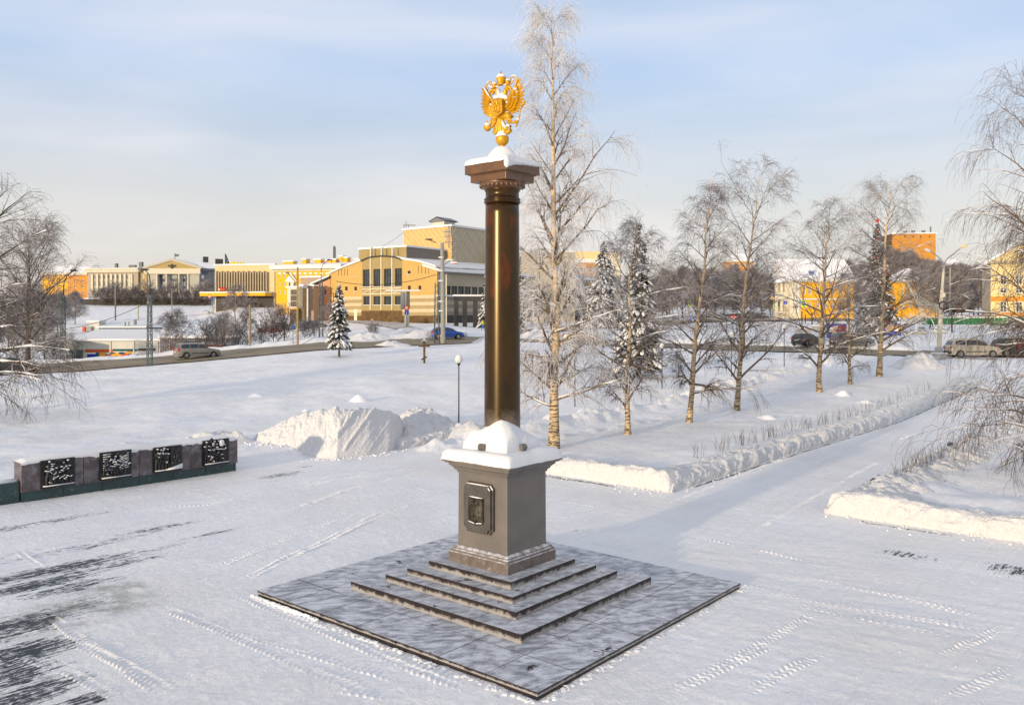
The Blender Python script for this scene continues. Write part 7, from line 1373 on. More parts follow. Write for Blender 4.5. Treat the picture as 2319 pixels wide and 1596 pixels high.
# orange house behind the park trees
simple('orange_house', 'orange brick house behind the dark trees at the crossing', z5(210, 0)[0], z5(640, 0)[0], 300, z5(0, 75)[1], z5(0, 700)[1], -8, 'orange', [(x, y, x + 34, y + 60) for x in (300, 400, 480, 560) for y in (110, 250, 390)], z5, roof=('hip', 3.0, 4))
# yellow two-storey mansion with snowy hipped roof
rr_, f, t1, zt, zb = simple('mansion', 'yellow and cream two-storey mansion with a broad snowy roof and a blue dormer', z5(1180, 0)[0], z5(2180, 0)[0], 200, z5(0, 378)[1], z5(0, 905)[1], -3, 'yellow', [(x, y, x + 46, y + h_) for x in (1395, 1480, 1605, 1720, 1830, 1960, 2070) for y, h_ in ((470, 120), (710, 90))], z5, dep=14, roof=('hip', 5.6, -1.0, .5), side='white_paint', trims=((z5(0, 652)[1], z5(0, 672)[1], .25, 'white_paint'), (z5(0, 355)[1], z5(0, 380)[1], .6, 'white_paint')))
m = MB(); w = f.R(z5, 1185, 384, 1355, 905); f.box(m, w[0], w[1], zb, zt - .4, .02, .20); m.build('corner_pavilion', 'trim_cream', rr_)
for x in (1215, 1262, 1310): w = f.R(z5, x, 430, x + 24, 880); m = MB(); f.box(m, *w, .2, .45); m.build('pilaster', 'white_paint', rr_)
m = MB(); w = f.R(z5, 1528, 222, 1590, 290); f.box(m, *w, -4.2, -1.5); m.build('dormer', 'sign_blue', rr_); m = MB(); f.box(m, w[0] - .3, w[1] + .3, w[3], w[3] + .3, -4.4, -1.3); m.build('dormer_snow', 'snow_cap', rr_)
f9 = Fac(z5(1185, 0)[0], 200, 120); t9_ = f9.t(z5(965, 0)[0]); r9 = bld('pale_wing', 'cream side wing of the mansion seen obliquely behind the crossing signs', f9, z5(1100, 0)[0])
w9 = [(a, a + 1.4, z, z + 2.6) for a in np.linspace(2, t9_ - 3, 6) for z in (zb + 2.4, zb + 7)]; wall(r9, f9, .1, t9_, zb, zt - .5, w9, 'mvd_cream'); [window(r9, f9, w, 'glass', 'white_paint', 1, 1, .12, sill=False) for w in w9]
m = MB(); m.add([(*f9.P(0, .6), zt - .4), (*f9.P(t9_, .6), zt - .4), (*f9.P(t9_, -7), zt + 4.6), (*f9.P(5, -7), zt + 4.6)], [(0, 1, 2, 3)]); m.build('roof_snow', 'snow', r9)
# yellow building with tall windows behind the strings of lights
simple('yellow_hall', 'yellow hall with tall windows behind the festive light strings', z6(235, 0)[0], z6(560, 0)[0], 205, z6(0, 680)[1], z6(0, 935)[1], -4, 'yellow', [(x, y, x + 18, y + 70) for x in (290, 345, 400, 445, 490, 525) for y in (720, 820)], z6, roof=('hip', 3.2, 5))
# orange slab block in the distance
rr_, f, t1, zt, zb = simple('orange_block', 'plain orange block of flats rising above the trees', z6(215, 0)[0], z6(550, 0)[0], 330, z6(0, 322)[1], z6(0, 600)[1], -5, 'orange', [], z6, dep=16, side='brown_stone')
m = MB(); 
for x in (340, 400, 480): p = f.P(f.t(z6(x, 0)[0]), -3); m.box(p[0] - .6, p[0] + .6, p[1] - .5, p[1] + .5, zt, zt + 1.6)
p = f.P(f.t(z6(535, 0)[0]), -3); m.tube([(p[0], p[1], zt), (p[0], p[1], zp(330, z6(0, 262)[1]))], .3, 5); m.build('roof_vent', 'metal_grey', rr_)
for x in (310, 372, 430, 500): w = f.R(z6, x, 335, x + 9, 350); m = MB(); f.box(m, *w, -.1, .02); m.build('vent_slot', 'dark_base', rr_)
simple('grey_house', 'pale grey snow-roofed house between the park trees and the right-hand building', z6(640, 0)[0], z6(830, 0)[0], 260, z6(0, 600)[1], z6(0, 860)[1], 0, 'grey_concrete', [(x, y, x + 16, y + 26) for x in (690, 730, 770) for y in (640, 700, 760)], z6, roof=('hip', 3.6, 3))
simple('red_house', 'low red house beyond the parked white car', z6(690, 0)[0], z6(850, 0)[0], 225, z6(0, 815)[1], z6(0, 880)[1], 0, 'brown_stone', [], z6, roof=('hip', 1.5, 2))
# pale yellow gabled house at the right edge
simple('gabled_house', 'pale yellow gabled house with an orange ground floor at the right edge', z6(972, 0)[0], 2420, 160, z6(0, 545)[1], z6(0, 950)[1], -24, 'pale_yellow', [(x, y, x + 52, y + h_) for x in (1045, 1165) for y, h_ in ((640, 70), (735, 40), (840, 85))] , z6, dep=16, roof=('gable', 4.4, 'pale_yellow'), side='side_grey', trims=((z6(0, 525)[1], z6(0, 545)[1], .6, 'white_paint'), (z6(0, 800)[1], z6(0, 838)[1], .06, 'orange'), (z6(0, 925)[1], z6(0, 950)[1], .08, 'orange')))
# ------------------------------------------------------------------ street furniture
def mast(px, pyb, pytop, w0, label, arm=None, Y=None, m_='lattice', name='lattice_mast'):
    b = TG(px, pyb) if Y is None else at(px, 0, Y)
    if Y is not None: b[2] = gz(b[0], b[1])
    Yb = b[1]; h = (pyb - pytop) / F * Yb; r = empty(name, tuple(b)); tag(r, label, 'lamp post', 'lattice masts along the road'); s0, s1 = w0, w0 * .62
    m = MB(); cs = [(-1, -1), (1, -1), (1, 1), (-1, 1)]
    for cx_, cy_ in cs: m.tube([(b[0] + cx_ * s0 / 2, b[1] + cy_ * s0 / 2, b[2] - .2), (b[0] + cx_ * s1 / 2, b[1] + cy_ * s1 / 2, b[2] + h)], .05, 4)
    m.build('legs', m_, r); m = MB(); n = int(h / (w0 * 1.1))
    for k in range(n):
        u0, u1 = k / n, (k + 1) / n; a, c_ = s0 + (s1 - s0) * u0, s0 + (s1 - s0) * u1; z0, z1_ = b[2] + h * u0, b[2] + h * u1
        for i in range(4):
            p, q = cs[i], cs[(i + 1) % 4]
            if k % 2: p, q = q, p
            m.tube([(b[0] + p[0] * a / 2, b[1] + p[1] * a / 2, z0), (b[0] + q[0] * c_ / 2, b[1] + q[1] * c_ / 2, z1_)], .028, 3)
    o = m.build('bracing', m_, r); o['kind'] = 'stuff'
    if arm:
        m = MB(); pts = [(b[0] + (x - px) / F * Yb, b[1] + (i * .1 if i else 0), b[2] + (pyb - y) / F * Yb) for i, (x, y) in enumerate(arm)]; m.tube(pts, .055, 6); am = m.build('arm', 'metal_dark', r)
        p = pts[-1]; m = MB(); m.ell(p, (.45, .16, .10), 10, 6); m.build('lamp_head', 'metal_dark', am)
    return r, b, h
mast(339, 829, 668, .42, 'lattice lamp mast with a curved arm, left of the beige estate car', arm=[(339, 668), (339, 640), (336, 622), (325, 610)])
mast(143, 815, 668, .42, 'lattice lamp mast at the far left seen through the bare tree', arm=[(143, 668), (144, 640), (150, 624), (164, 612)])
mast(727, 763, 636, .55, 'slender lattice lamp mast beside the small snowy fir', arm=[(727, 636), (727, 610), (731, 598), (745, 588)])
r_, b_, h_ = mast(z3(1058, 0)[0], 779, 640, .60, 'tall braced mast with a concrete post standing before the blue hatchback', Y=None, name='braced_mast')
m = MB(); Yb = b_[1]; m.tube([(b_[0] + .75, b_[1], b_[2]), (b_[0] + .62, b_[1], zp(Yb, z3(0, 365)[1]))], [.30, .22], 10); m.build('concrete_post', 'concrete_post', r_)
m = MB(); 
for k in range(5): m.ell((b_[0] + .5, b_[1] - .2, zp(Yb, z3(0, (520, 765, 980, 660, 1080)[k])[1])), (.35, .2, .10), 8, 4)
m.build('snow_clumps', 'snow_cap', r_); m = MB(); q = at(*z3(1050, 365), Yb); q2 = at(*z3(975, 330), Yb); m.tube([q, at(*z3(1010, 348), Yb), q2], .06, 6); am = m.build('arm', 'metal_dark', r_); m = MB(); m.ell(q2, (.5, .16, .09), 10, 6); m.build('lamp_head', 'metal_dark', am)
q2 = at(*z3(1200, 548), Yb + 2); m = MB(); m.tube([at(*z3(1095, 625), Yb), at(*z3(1150, 585), Yb + 1), q2], .05, 5); am = m.build('arm', 'metal_grey', r_); m = MB(); m.ell(q2, (.6, .2, .14), 10, 6); m.build('lamp_head', 'trim_cream', am)
def pole(px, pyb, pytop, r, mt, label, arm=None, Y=None, name='lamp_post', head='metal_grey', cat='lamp post', group=None, globe=0):
    b = TG(px, pyb) if Y is None else at(px, 0, Y)
    if Y is not None: b[2] = gz(b[0], b[1])
    Yb = b[1]; zt = zp(Yb, pytop); o = empty(name, tuple(b)); tag(o, label, cat, group); m = MB(); m.tube([(b[0], b[1], b[2] - .2), (b[0], b[1], zt)], [r, r * .8], 8); m.build('post', mt, o)
    for a in arm or []:
        pts = [at(x, y, Yb) for x, y in a]; m = MB(); m.tube(pts, r * .55, 5); am = m.build('arm', mt, o); p = pts[-1]; m = MB(); m.ell(p, (.32, .14, .09), 10, 6); m.build('lamp_head', head, am)
    if globe:
        m = MB(); m.ell((b[0], b[1], zt + globe), (globe, globe, globe), 16, 12); g_ = m.build('globe', 'white_globe', o, smooth=True); m = MB(); m.ell((b[0], b[1], zt + globe * 1.5), (globe * .86, globe * .86, globe * .75), 12, 8); m.build('snow_cap', 'snow_cap', o, smooth=True); m = MB(); m.lathe([(r, zt - .12), (r * 2.4, zt - .02), (r * 2.4, zt + .03)], (b[0], b[1]), 10); m.build('collar', 'metal_dark', o)
    return o
GG = 'slim black park lamp posts'
pole(1039, 958, 823, .036, 'metal_dark', 'black park lamp with a snow-capped white globe left of the column', globe=.19, group=GG)
pole(z4(570, 0)[0], 918, 796, .035, 'metal_dark', 'black globe park lamp right of the tallest birch trunk', globe=.18, group=GG)
pole(z4(1360, 0)[0], 882, 790, .035, 'metal_dark', 'black park lamp behind the large spruce, globe hidden by twigs', globe=.17, group=GG)
pole(z5(298, 0)[0], 852, 764, .035, 'metal_dark', 'black park lamp just left of the fourth birch crown', globe=.17, group=GG)
pole(z5(1108, 0)[0], 838, 744, .035, 'metal_dark', 'black park lamp left of the dark parked hatchback', globe=.17, group=GG)
pole(z2(1240, 0)[0], 782, 605, .13, 'ochre_post', 'ochre lamp post rising from the roadside bushes', arm=[[(z2(1235, 0)[0], 645), (z2(1230, 0)[0], 641), (z2(1180, 0)[0], 631), (z2(1120, 0)[0], 617)]])
pole(z1(985, 0)[0], 790, 690, .10, 'ochre_post', 'thin ochre post standing before the market hall', cat='post', name='post')
pole(z2(678, 0)[0], 782, 690, .12, 'ochre_post', 'ochre post left of the dark dome-shaped bush', cat='post', name='post')
pole(z1(822, 0)[0], 725, 640, .22, 'metal_grey', 'grey post on the snowy slope before the pale columned building', cat='post', name='post')
pole(z4(243, 0)[0], 742, 615, .26, 'concrete_post', 'thick concrete post beside the road right of the column', cat='post', name='post')
pole(z4(492, 0)[0], 745, 615, .16, 'concrete_post', 'slim pale post right of the tallest birch trunk', cat='post', name='post')
pole(z4(880, 0)[0], 730, 620, .16, 'concrete_post', 'slim pale post before the snowy spruce', cat='post', name='post')
pole(z6(662, 0)[0], 730, z6(0, 580)[1], .22, 'concrete_post', 'straight pale post right of the double-armed street lamp', cat='post', name='post')
pole(z5(1140, 0)[0], 722, z5(0, 300)[1], .18, 'concrete_post', 'pale post before the cream side wing of the mansion', cat='post', name='post')
pole(z1(1225, 0)[0], 728, 655, .15, 'metal_grey', 'grey lamp post standing in front of the portico', arm=[[(z1(1225, 0)[0], 658), (z1(1215, 0)[0], 654)], [(z1(1225, 0)[0], 662), (z1(1240, 0)[0], 660)]])
for k, (x, y0, y1) in enumerate(((z5(1380, 0)[0], 742, 705), (z5(1432, 0)[0], 733, 712), (z5(1535, 0)[0], 745, 708), (z6(675, 0)[0], 752, z6(0, 905)[1]), (z6(572, 0)[0], 748, z6(0, 905)[1]))):
    pole(x, y0, y1, .12, 'metal_dark', ('dark bollard post leftmost before the mansion', 'short dark post before the mansion, behind its neighbours', 'dark post before the mansion near the fifth birch', 'dark post right of the double-armed lamp near the benches', 'dark post hidden behind the double-armed lamp')[k], cat='post', name='post', group='dark posts on the snowy square')
# double-armed street lamp with banners of light strings
b = TG(z6(575, 0)[0], z6(0, 1283)[1]); Yb = b[1]; dl = empty('street_lamp', tuple(b)); tag(dl, 'tall double-armed street lamp on a concrete base, festive strings tied to it', 'street lamp'); A6 = lambda x, y, dY=0: at(*z6(x, y), Yb + dY)
m = MB(); m.box(b[0] - .45, b[0] + .45, b[1] - .45, b[1] + .45, b[2] - .3, b[2] + .5); m.box(b[0] - .26, b[0] + .26, b[1] - .26, b[1] + .26, b[2] + .5, A6(575, 1190)[2]); m.build('base', 'grey_concrete', dl, bevel=.03)
m = MB(); m.box(b[0] - .5, b[0] + .5, b[1] - .5, b[1] + .4, b[2] + .5, b[2] + .60); m.build('snow_cap', 'snow_cap', dl)
m = MB(); m.tube([A6(576, 1200), A6(590, 880), A6(603, 700), A6(612, 590)], [.20, .18, .12, .10], 10); m.build('post', 'mvd_cream', dl, smooth=True)
for pts in ([(610, 600), (605, 540), (590, 515), (515, 455)], [(616, 600), (622, 540), (640, 510), (740, 435)]): 
    m = MB(); m.tube([A6(*p) for p in pts], .05, 6); am = m.build('arm', 'grey_concrete', dl); q = A6(490, 447) if pts[0][0] == 610 else A6(768, 418); s_ = 1 if pts[0][0] == 610 else -1; m = MB(); m.ell(q, (.36, .14, .13), 10, 6, axes=[(.94, 0, -.34 * s_), (0, 1, 0), (.34 * s_, 0, .94)]); m.build('lamp_head', 'white_globe' if s_ > 0 else 'pale_yellow', am)
m = MB(); q = A6(605, 870, -.3); m.tube([(q[0] + .33 * math.cos(a), q[1], q[2] + .33 * math.sin(a)) for a in np.linspace(0, 6.28, 14)], .06, 5); q = A6(612, 790, -.3); m.mat(1); m.box(q[0] - .15, q[0] + .15, q[1], q[1] + .2, q[2] - .22, q[2] + .22); m.mat(0); m.tube([A6(625, 860), A6(690, 830)], .05, 4); m.build('fittings', ['metal_dark', 'trim_cream'], dl)
gar = empty('light_strings', tuple(A6(580, 890))); tag(gar, 'fan of festive light strings running from the decorated spruce to the street lamp', 'light strings')
for k in range(10):
    a = at(*z6(300 + 12 * k, 640 + 24 * k + (k % 2) * 10), 124); e = A6(585, 870 + 5 * k); mid = (a * .45 + e * .55) + np.array([0, 0, -.9 - .05 * k]); m = MB(); m.tube([a, a * .7 + e * .3 + np.array([0, 0, -.75]), mid, a * .2 + e * .8 + np.array([0, 0, -.6]), e], .035, 4); m.build('light_string', 'trim_cream', gar)
# wires over the river side
for k, (a, bb_, sag, lab) in enumerate(((at(*z3(0, 768), 112), at(*z3(1050, 700), 101), .8, 'overhead wire sagging across the theatre front'), (at(*z1(0, 1195), 112), at(*z1(1010, 1035), 122), 1.6, 'overhead wire crossing the left side above the market hall'), (at(*z3(490, 400), 168), at(*z3(708, 255), 184), .2, 'guy wire from the roof up to the stage tower'))):
    m = MB(); a = np.array(a); bb_ = np.array(bb_); m.tube([a * (1 - u) + bb_ * u - np.array([0, 0, sag * 4 * u * (1 - u)]) for u in np.linspace(0, 1, 14)], .035, 4); o = m.build('overhead_wire', 'cable', loc=tuple(a)); tag(o, lab, 'cable')
# wooden cross
b = TG(961, 822); k_ = b[1] / F; cr_ = empty('wooden_cross', tuple(b)); tag(cr_, 'brown wooden orthodox cross capped with snow on the open field', 'cross')
m = MB(); m.box(b[0] - .09, b[0] + .09, b[1] - .08, b[1] + .08, b[2] - .2, b[2] + 50 * k_); m.build('post', 'wood', cr_)
m = MB(); z = zp(b[1], 783.5); w_ = 12.5 * k_; m.box(b[0] - w_, b[0] + w_, b[1] - .082, b[1] + .082, z - .08, z + .08); m.build('crossbar', 'wood', cr_)
m = MB(); z = zp(b[1], 775.5); w_ = 5 * k_; m.box(b[0] - w_, b[0] + w_, b[1] - .083, b[1] + .083, z - .06, z + .06); m.build('title_bar', 'wood', cr_)
m = MB(); z = zp(b[1], 811); w_ = 6 * k_; m.tube([(b[0] - w_, b[1] - .1, z - .12), (b[0] + w_, b[1] - .1, z + .14)], .07, 4); m.build('foot_bar', 'wood', cr_)
m = MB(); 
for dx, py, r in ((0, 769.5, .14), (-4.5 * k_, 773, .08), (4.5 * k_, 773, .08), (-8 * k_, 782, .06)): m.ell((b[0] + dx, b[1], zp(b[1], py)), (r, r, r * .9), 8, 5)
m.build('snow_cap', 'snow_cap', cr_, smooth=True)
# road signs
def sign(px, pyb, items, label, name='road_sign', Y=None, r=.05):
    b = TG(px, pyb) if Y is None else at(px, 0, Y)
    if Y is not None: b[2] = gz(b[0], b[1])
    Yb = b[1]; o = empty(name, tuple(b)); tag(o, label, 'road sign'); top = min(i[2] - i[3] for i in items); m = MB(); m.tube([(b[0], b[1] + .06, b[2] - .2), (b[0], b[1] + .06, zp(Yb, top))], r, 6); m.build('post', 'metal_grey', o)
    k = Yb / F; pl = lambda x, y, d: (*at(x, y, Yb)[[0]], Yb - d, zp(Yb, y))
    def disc(m, x, y, rx, ry, d, n=20, a0=0): c = at(x, y, Yb); m.extr([(c[0] + rx * k * math.cos(a0 + 2 * math.pi * j / n), Yb - d, c[2] + ry * k * math.sin(a0 + 2 * math.pi * j / n)) for j in range(n)], (0, .03, 0))
    for kind, x, y, s in items:
        m = MB()
        if kind == 'noparking': m.mat(0); disc(m, x, y, s, s, .05); m.mat(1); disc(m, x, y, s * .72, s * .72, .07); m.mat(2); disc(m, x - s * .1, y, s * .28, s * .28, .09, 8); m.build('sign_face', ['sign_red', 'sign_white', 'black'], o)
        elif kind == 'noentry': m.mat(0); disc(m, x, y, s, s, .05); m.mat(1); disc(m, x, y, s * .66, s * .66, .07); m.build('sign_face', ['sign_red', 'pale_yellow'], o)
        elif kind == 'bluesq':
            m.mat(0); disc(m, x, y, s * 1.3, s * 1.3, .05, 4, math.pi / 4); m.mat(1); disc(m, x, y + s * .15, s * .13, s * .85, .07, 4, math.pi / 4); m.mat(2); disc(m, x, y - s * .35, s * .45, s * .2, .08, 4, math.pi / 4); m.build('sign_face', ['sign_blue', 'sign_white', 'sign_red'], o)
        elif kind == 'arrow': m.mat(0); disc(m, x, y, s * 1.4, s * .85, .05, 4, math.pi / 4); m.mat(1); disc(m, x, y, s * .8, s * .14, .07, 4, math.pi / 4); disc(m, x + s * .6, y, s * .3, s * .3, .07, 3); m.build('sign_face', ['pale_yellow', 'black'], o)
        elif kind == 'crossing':
            m.mat(0); disc(m, x, y, s * 1.3, s * 1.6, .05, 4, math.pi / 4); m.mat(1); disc(m, x, y, s * .75, s * .9, .07, 4, math.pi / 4); m.mat(2); disc(m, x, y, s * .48, s * .48, .09, 3, math.pi / 2); m.mat(3); disc(m, x, y + s * .02, s * .10, s * .28, .11, 5); m.build('sign_face', ['sign_lime', 'sign_blue', 'sign_white', 'black'], o)
        elif kind == 'diamond': m.mat(0); disc(m, x, y, s, s, .05, 4); m.mat(1); disc(m, x, y, s * .75, s * .75, .07, 4); m.build('sign_face', ['sign_white', 'sign_orange'], o)
        elif kind == 'bluetri': m.mat(0); disc(m, x, y, s, s, .05, 3, -math.pi / 2); m.build('sign_face', ['sign_blue'], o)
        elif kind == 'light': m.mat(0); disc(m, x, y, s * .8, s * 1.5, .05, 4, math.pi / 4); m.mat(1); disc(m, x, y + s * .55, s * .3, s * .3, .08, 8); m.mat(2); disc(m, x, y - s * .6, s * .3, s * .3, .08, 8); m.build('signal_head', ['black', 'green', 'metal_grey'], o)
    return o
p_ = z3(740, 1045); sign(p_[0], 744, [('noentry', *z3(741, 1046), 5.4), ('bluesq', *z3(741, 1096), 5.0)], 'round red-rimmed sign above a blue square sign beside the parking lane')
p_ = z3(945, 1135); sign(p_[0], 730, [('noparking', *p_, 5.6), ('arrow', *z3(952, 1185), 5)], 'round red-rimmed sign with a dark symbol over a small arrow plate')
p_ = z3(375, 1170); sign(z3(375, 0)[0], 752, [('arrow', z3(380, 0)[0], z3(0, 1172)[1], 3)], 'short sign post at the edge of the parking lane')
sign(z2(1183, 0)[0], 778, [('bluetri', *z2(1183, 1218), 4.5)], 'small blue triangular sign in the bushes by the ochre post')
p_ = z3(1097, 1342); sign(p_[0], 776, [('noparking', *p_, 2.6)], 'small red and white sign at the foot of the braced mast')
sign(z5(980, 0)[0], 722, [('crossing', *z5(982, 760), 7)], 'lime-edged pedestrian crossing sign before the cream side wing')
sign(z5(1405, 0)[0], 735, [('crossing', *z5(1407, 728), 6.5)], 'lime-edged pedestrian crossing sign before the yellow mansion')
sign(z5(922, 0)[0], 726, [('diamond', *z5(924, 650), 5.5), ('light', *z5(918, 700), 5)], 'traffic light under an orange diamond sign at the crossing')
sign(z4(1622, 0)[0], 722, [('crossing', *z4(1622, 714), 7)], 'lime-edged pedestrian crossing sign seen beside the third birch trunk')
sign(z4(1785, 0)[0], 722, [('crossing', *z4(1785, 710), 6)], 'lime-edged pedestrian crossing sign between the third and fourth birches')
sign(z4(1815, 0)[0], 721, [('light', *z4(1814, 672), 5)], 'traffic light with a green lamp between the third and fourth birches')
sign(z5(1128, 0)[0], 726, [('bluesq', *z5(1128, 715), 4)], 'small blue plate sign on a post before the cream side wing')
sign(z1(1495, 0)[0], 700, [('noentry', *z1(1494, 970), 4.0)], 'red round signal at the left end of the yellow canopy', Y=250)
sign(z1(1512, 0)[0], 702, [('bluetri', *z1(1510, 985), 4.5)], 'small green and white sign at the left end of the yellow canopy', Y=249)
# green fence, benches, kiosks of the square
gf = empty('green_fence', tuple(at(z6(700, 0)[0], 735, 138))); tag(gf, 'long green fence with snow on it across the far side of the square', 'fence'); fg_ = Fac(z6(440, 0)[0], 140, -4); te = fg_.t(2420); n = 34
for k in range(n):
    a, c_ = te * k / n, te * (k + 1) / n; m = MB(); w0_ = fg_.z(z6(600, 0)[0], z6(0, 1003)[1]); w1_ = fg_.z(z6(600, 0)[0], z6(0, 965)[1]); m.mat(0); fg_.box(m, a + .05, c_ - .05, w0_ - .3, w1_, -.05, .05); m.mat(1); fg_.box(m, a, c_, w1_, w1_ + .14, -.1, .1); m.build('fence_panel', ['green', 'snow_cap'], gf)
for k, (x0, x1, y0, y1, lab) in enumerate(((375, 465, 1075, 1095, 'snowy concrete bench in front, left of the double-armed lamp'), (425, 455, 1033, 1048, 'small concrete bench behind the longer left bench'), (530, 620, 1040, 1055, 'snowy concrete bench farthest back by the double-armed lamp'), (540, 635, 1068, 1087, 'snowy concrete bench behind the double-armed lamp post'))):
    pb_ = z6(x0, y1); b = TG((pb_[0] + z6(x1, 0)[0]) / 2, pb_[1]); o = empty('concrete_bench', tuple(b)); tag(o, lab, 'bench', 'concrete benches on the square'); kk = b[1] / F; hw = (x1 - x0) / 2 / 3.07 / 1.104 * kk; hh = (y1 - y0) / 3.07 / 1.104 * kk
    m = MB(); m.box(b[0] - hw, b[0] + hw, b[1] - .4, b[1] + .4, b[2] - .1, b[2] + hh * .7); m.build('seat', 'grey_concrete', o); m = MB(); m.box(b[0] - hw, b[0] + hw, b[1] - .45, b[1] + .45, b[2] + hh * .7, b[2] + hh); m.build('snow_cap', 'snow_cap', o)
for k, (x0, x1, y0, y1, lab) in enumerate(((705, 825, 1130, 1165, 'long low concrete block before the dark parked hatchback'), (830, 905, 1118, 1140, 'low concrete block behind the fifth birch'))):
    cc = zc(1780, 480, 3.325); pb_ = cc(x0, y1); b = TG((pb_[0] + cc(x1, 0)[0]) / 2, pb_[1]); o = empty('concrete_block', tuple(b)); tag(o, lab, 'bench', 'concrete blocks on the square'); kk = b[1] / F; hw = (x1 - x0) / 2 / 3.325 / 1.104 * kk; m = MB(); m.box(b[0] - hw, b[0] + hw, b[1] - .4, b[1] + .4, b[2] - .1, b[2] + .55); m.build('seat', 'grey_concrete', o); m = MB(); m.box(b[0] - hw, b[0] + hw, b[1] - .45, b[1] + .45, b[2] + .55, b[2] + .75); m.build('snow_cap', 'snow_cap', o)
# painted hoardings
for k, (x0, x1, y0, y1, c_, cols, lab) in enumerate(((1760, 2060, 1040, 1200, z5, ['blue_paint', 'car_red', 'coat_dark', 'sign_white', 'taupe'], 'bright patchwork mural panel behind the fifth birch'), (160, 285, 1015, 1070, z6, ['sign_blue', 'sign_blue', 'orange', 'taupe', 'sign_white'], 'blue painted hoarding at the foot of the decorated spruce'))):
    Yh = 112; a = at(*c_(x0, y1), Yh); b_ = at(*c_(x1, y0), Yh); o = empty('mural_panel', (a[0], Yh, gz(a[0], Yh))); tag(o, lab, 'mural'); m = MB(); m.box(a[0], b_[0], Yh, Yh + .15, a[2] - .5, b_[2]); m.build('board', cols[0], o); m = MB(); rg_ = random.Random(k + 3)
    for j in range(22):
        cx_, cz_ = rg_.uniform(a[0] + .4, b_[0] - .4), rg_.uniform(a[2] + .3, b_[2] - .3); s = rg_.uniform(.25, .8); m.mat(rg_.randrange(4)); n = rg_.choice((3, 4, 8)); m.add([(min(max(cx_ + s * math.cos(q * 6.283 / n + j), a[0]), b_[0]), Yh - .004 - .003 * j, min(max(cz_ + s * .7 * math.sin(q * 6.283 / n + j), a[2]), b_[2])) for q in range(n)], [tuple(range(n))])
    m.build('painting', cols[1:], o)
# frosted light arch with small tree
b = TG(z6(400, 0)[0], z6(0, 1080)[1]); la = empty('light_tree', tuple(b)); tag(la, 'small white illuminated-wire tree and hoop left of the benches', 'decoration'); kk = b[1] / F; m = MB()
for j in range(60): a, e = random.uniform(0, 6.28), random.uniform(.2, 1.3); d = np.array([math.cos(a) * math.cos(e), math.sin(a) * math.cos(e), math.sin(e)]); p = b + np.array([0, 0, 1.2]); m.tube([p + d * .4, p + d * random.uniform(1.6, 3.0)], .03, 3)
m.tube([b, b + np.array([0, 0, 1.6])], .08, 6); q_ = m.build('wire_crown', 'white_globe', la); q_['kind'] = 'stuff'
m = MB(); c = at(*z6(450, 1050), b[1]); m.tube([(c[0] + 1.9 * math.cos(a), c[1], c[2] - .3 + 2.6 * math.sin(a)) for a in np.linspace(-.2, 2.2, 12)], .06, 5); m.build('hoop', 'white_globe', la)
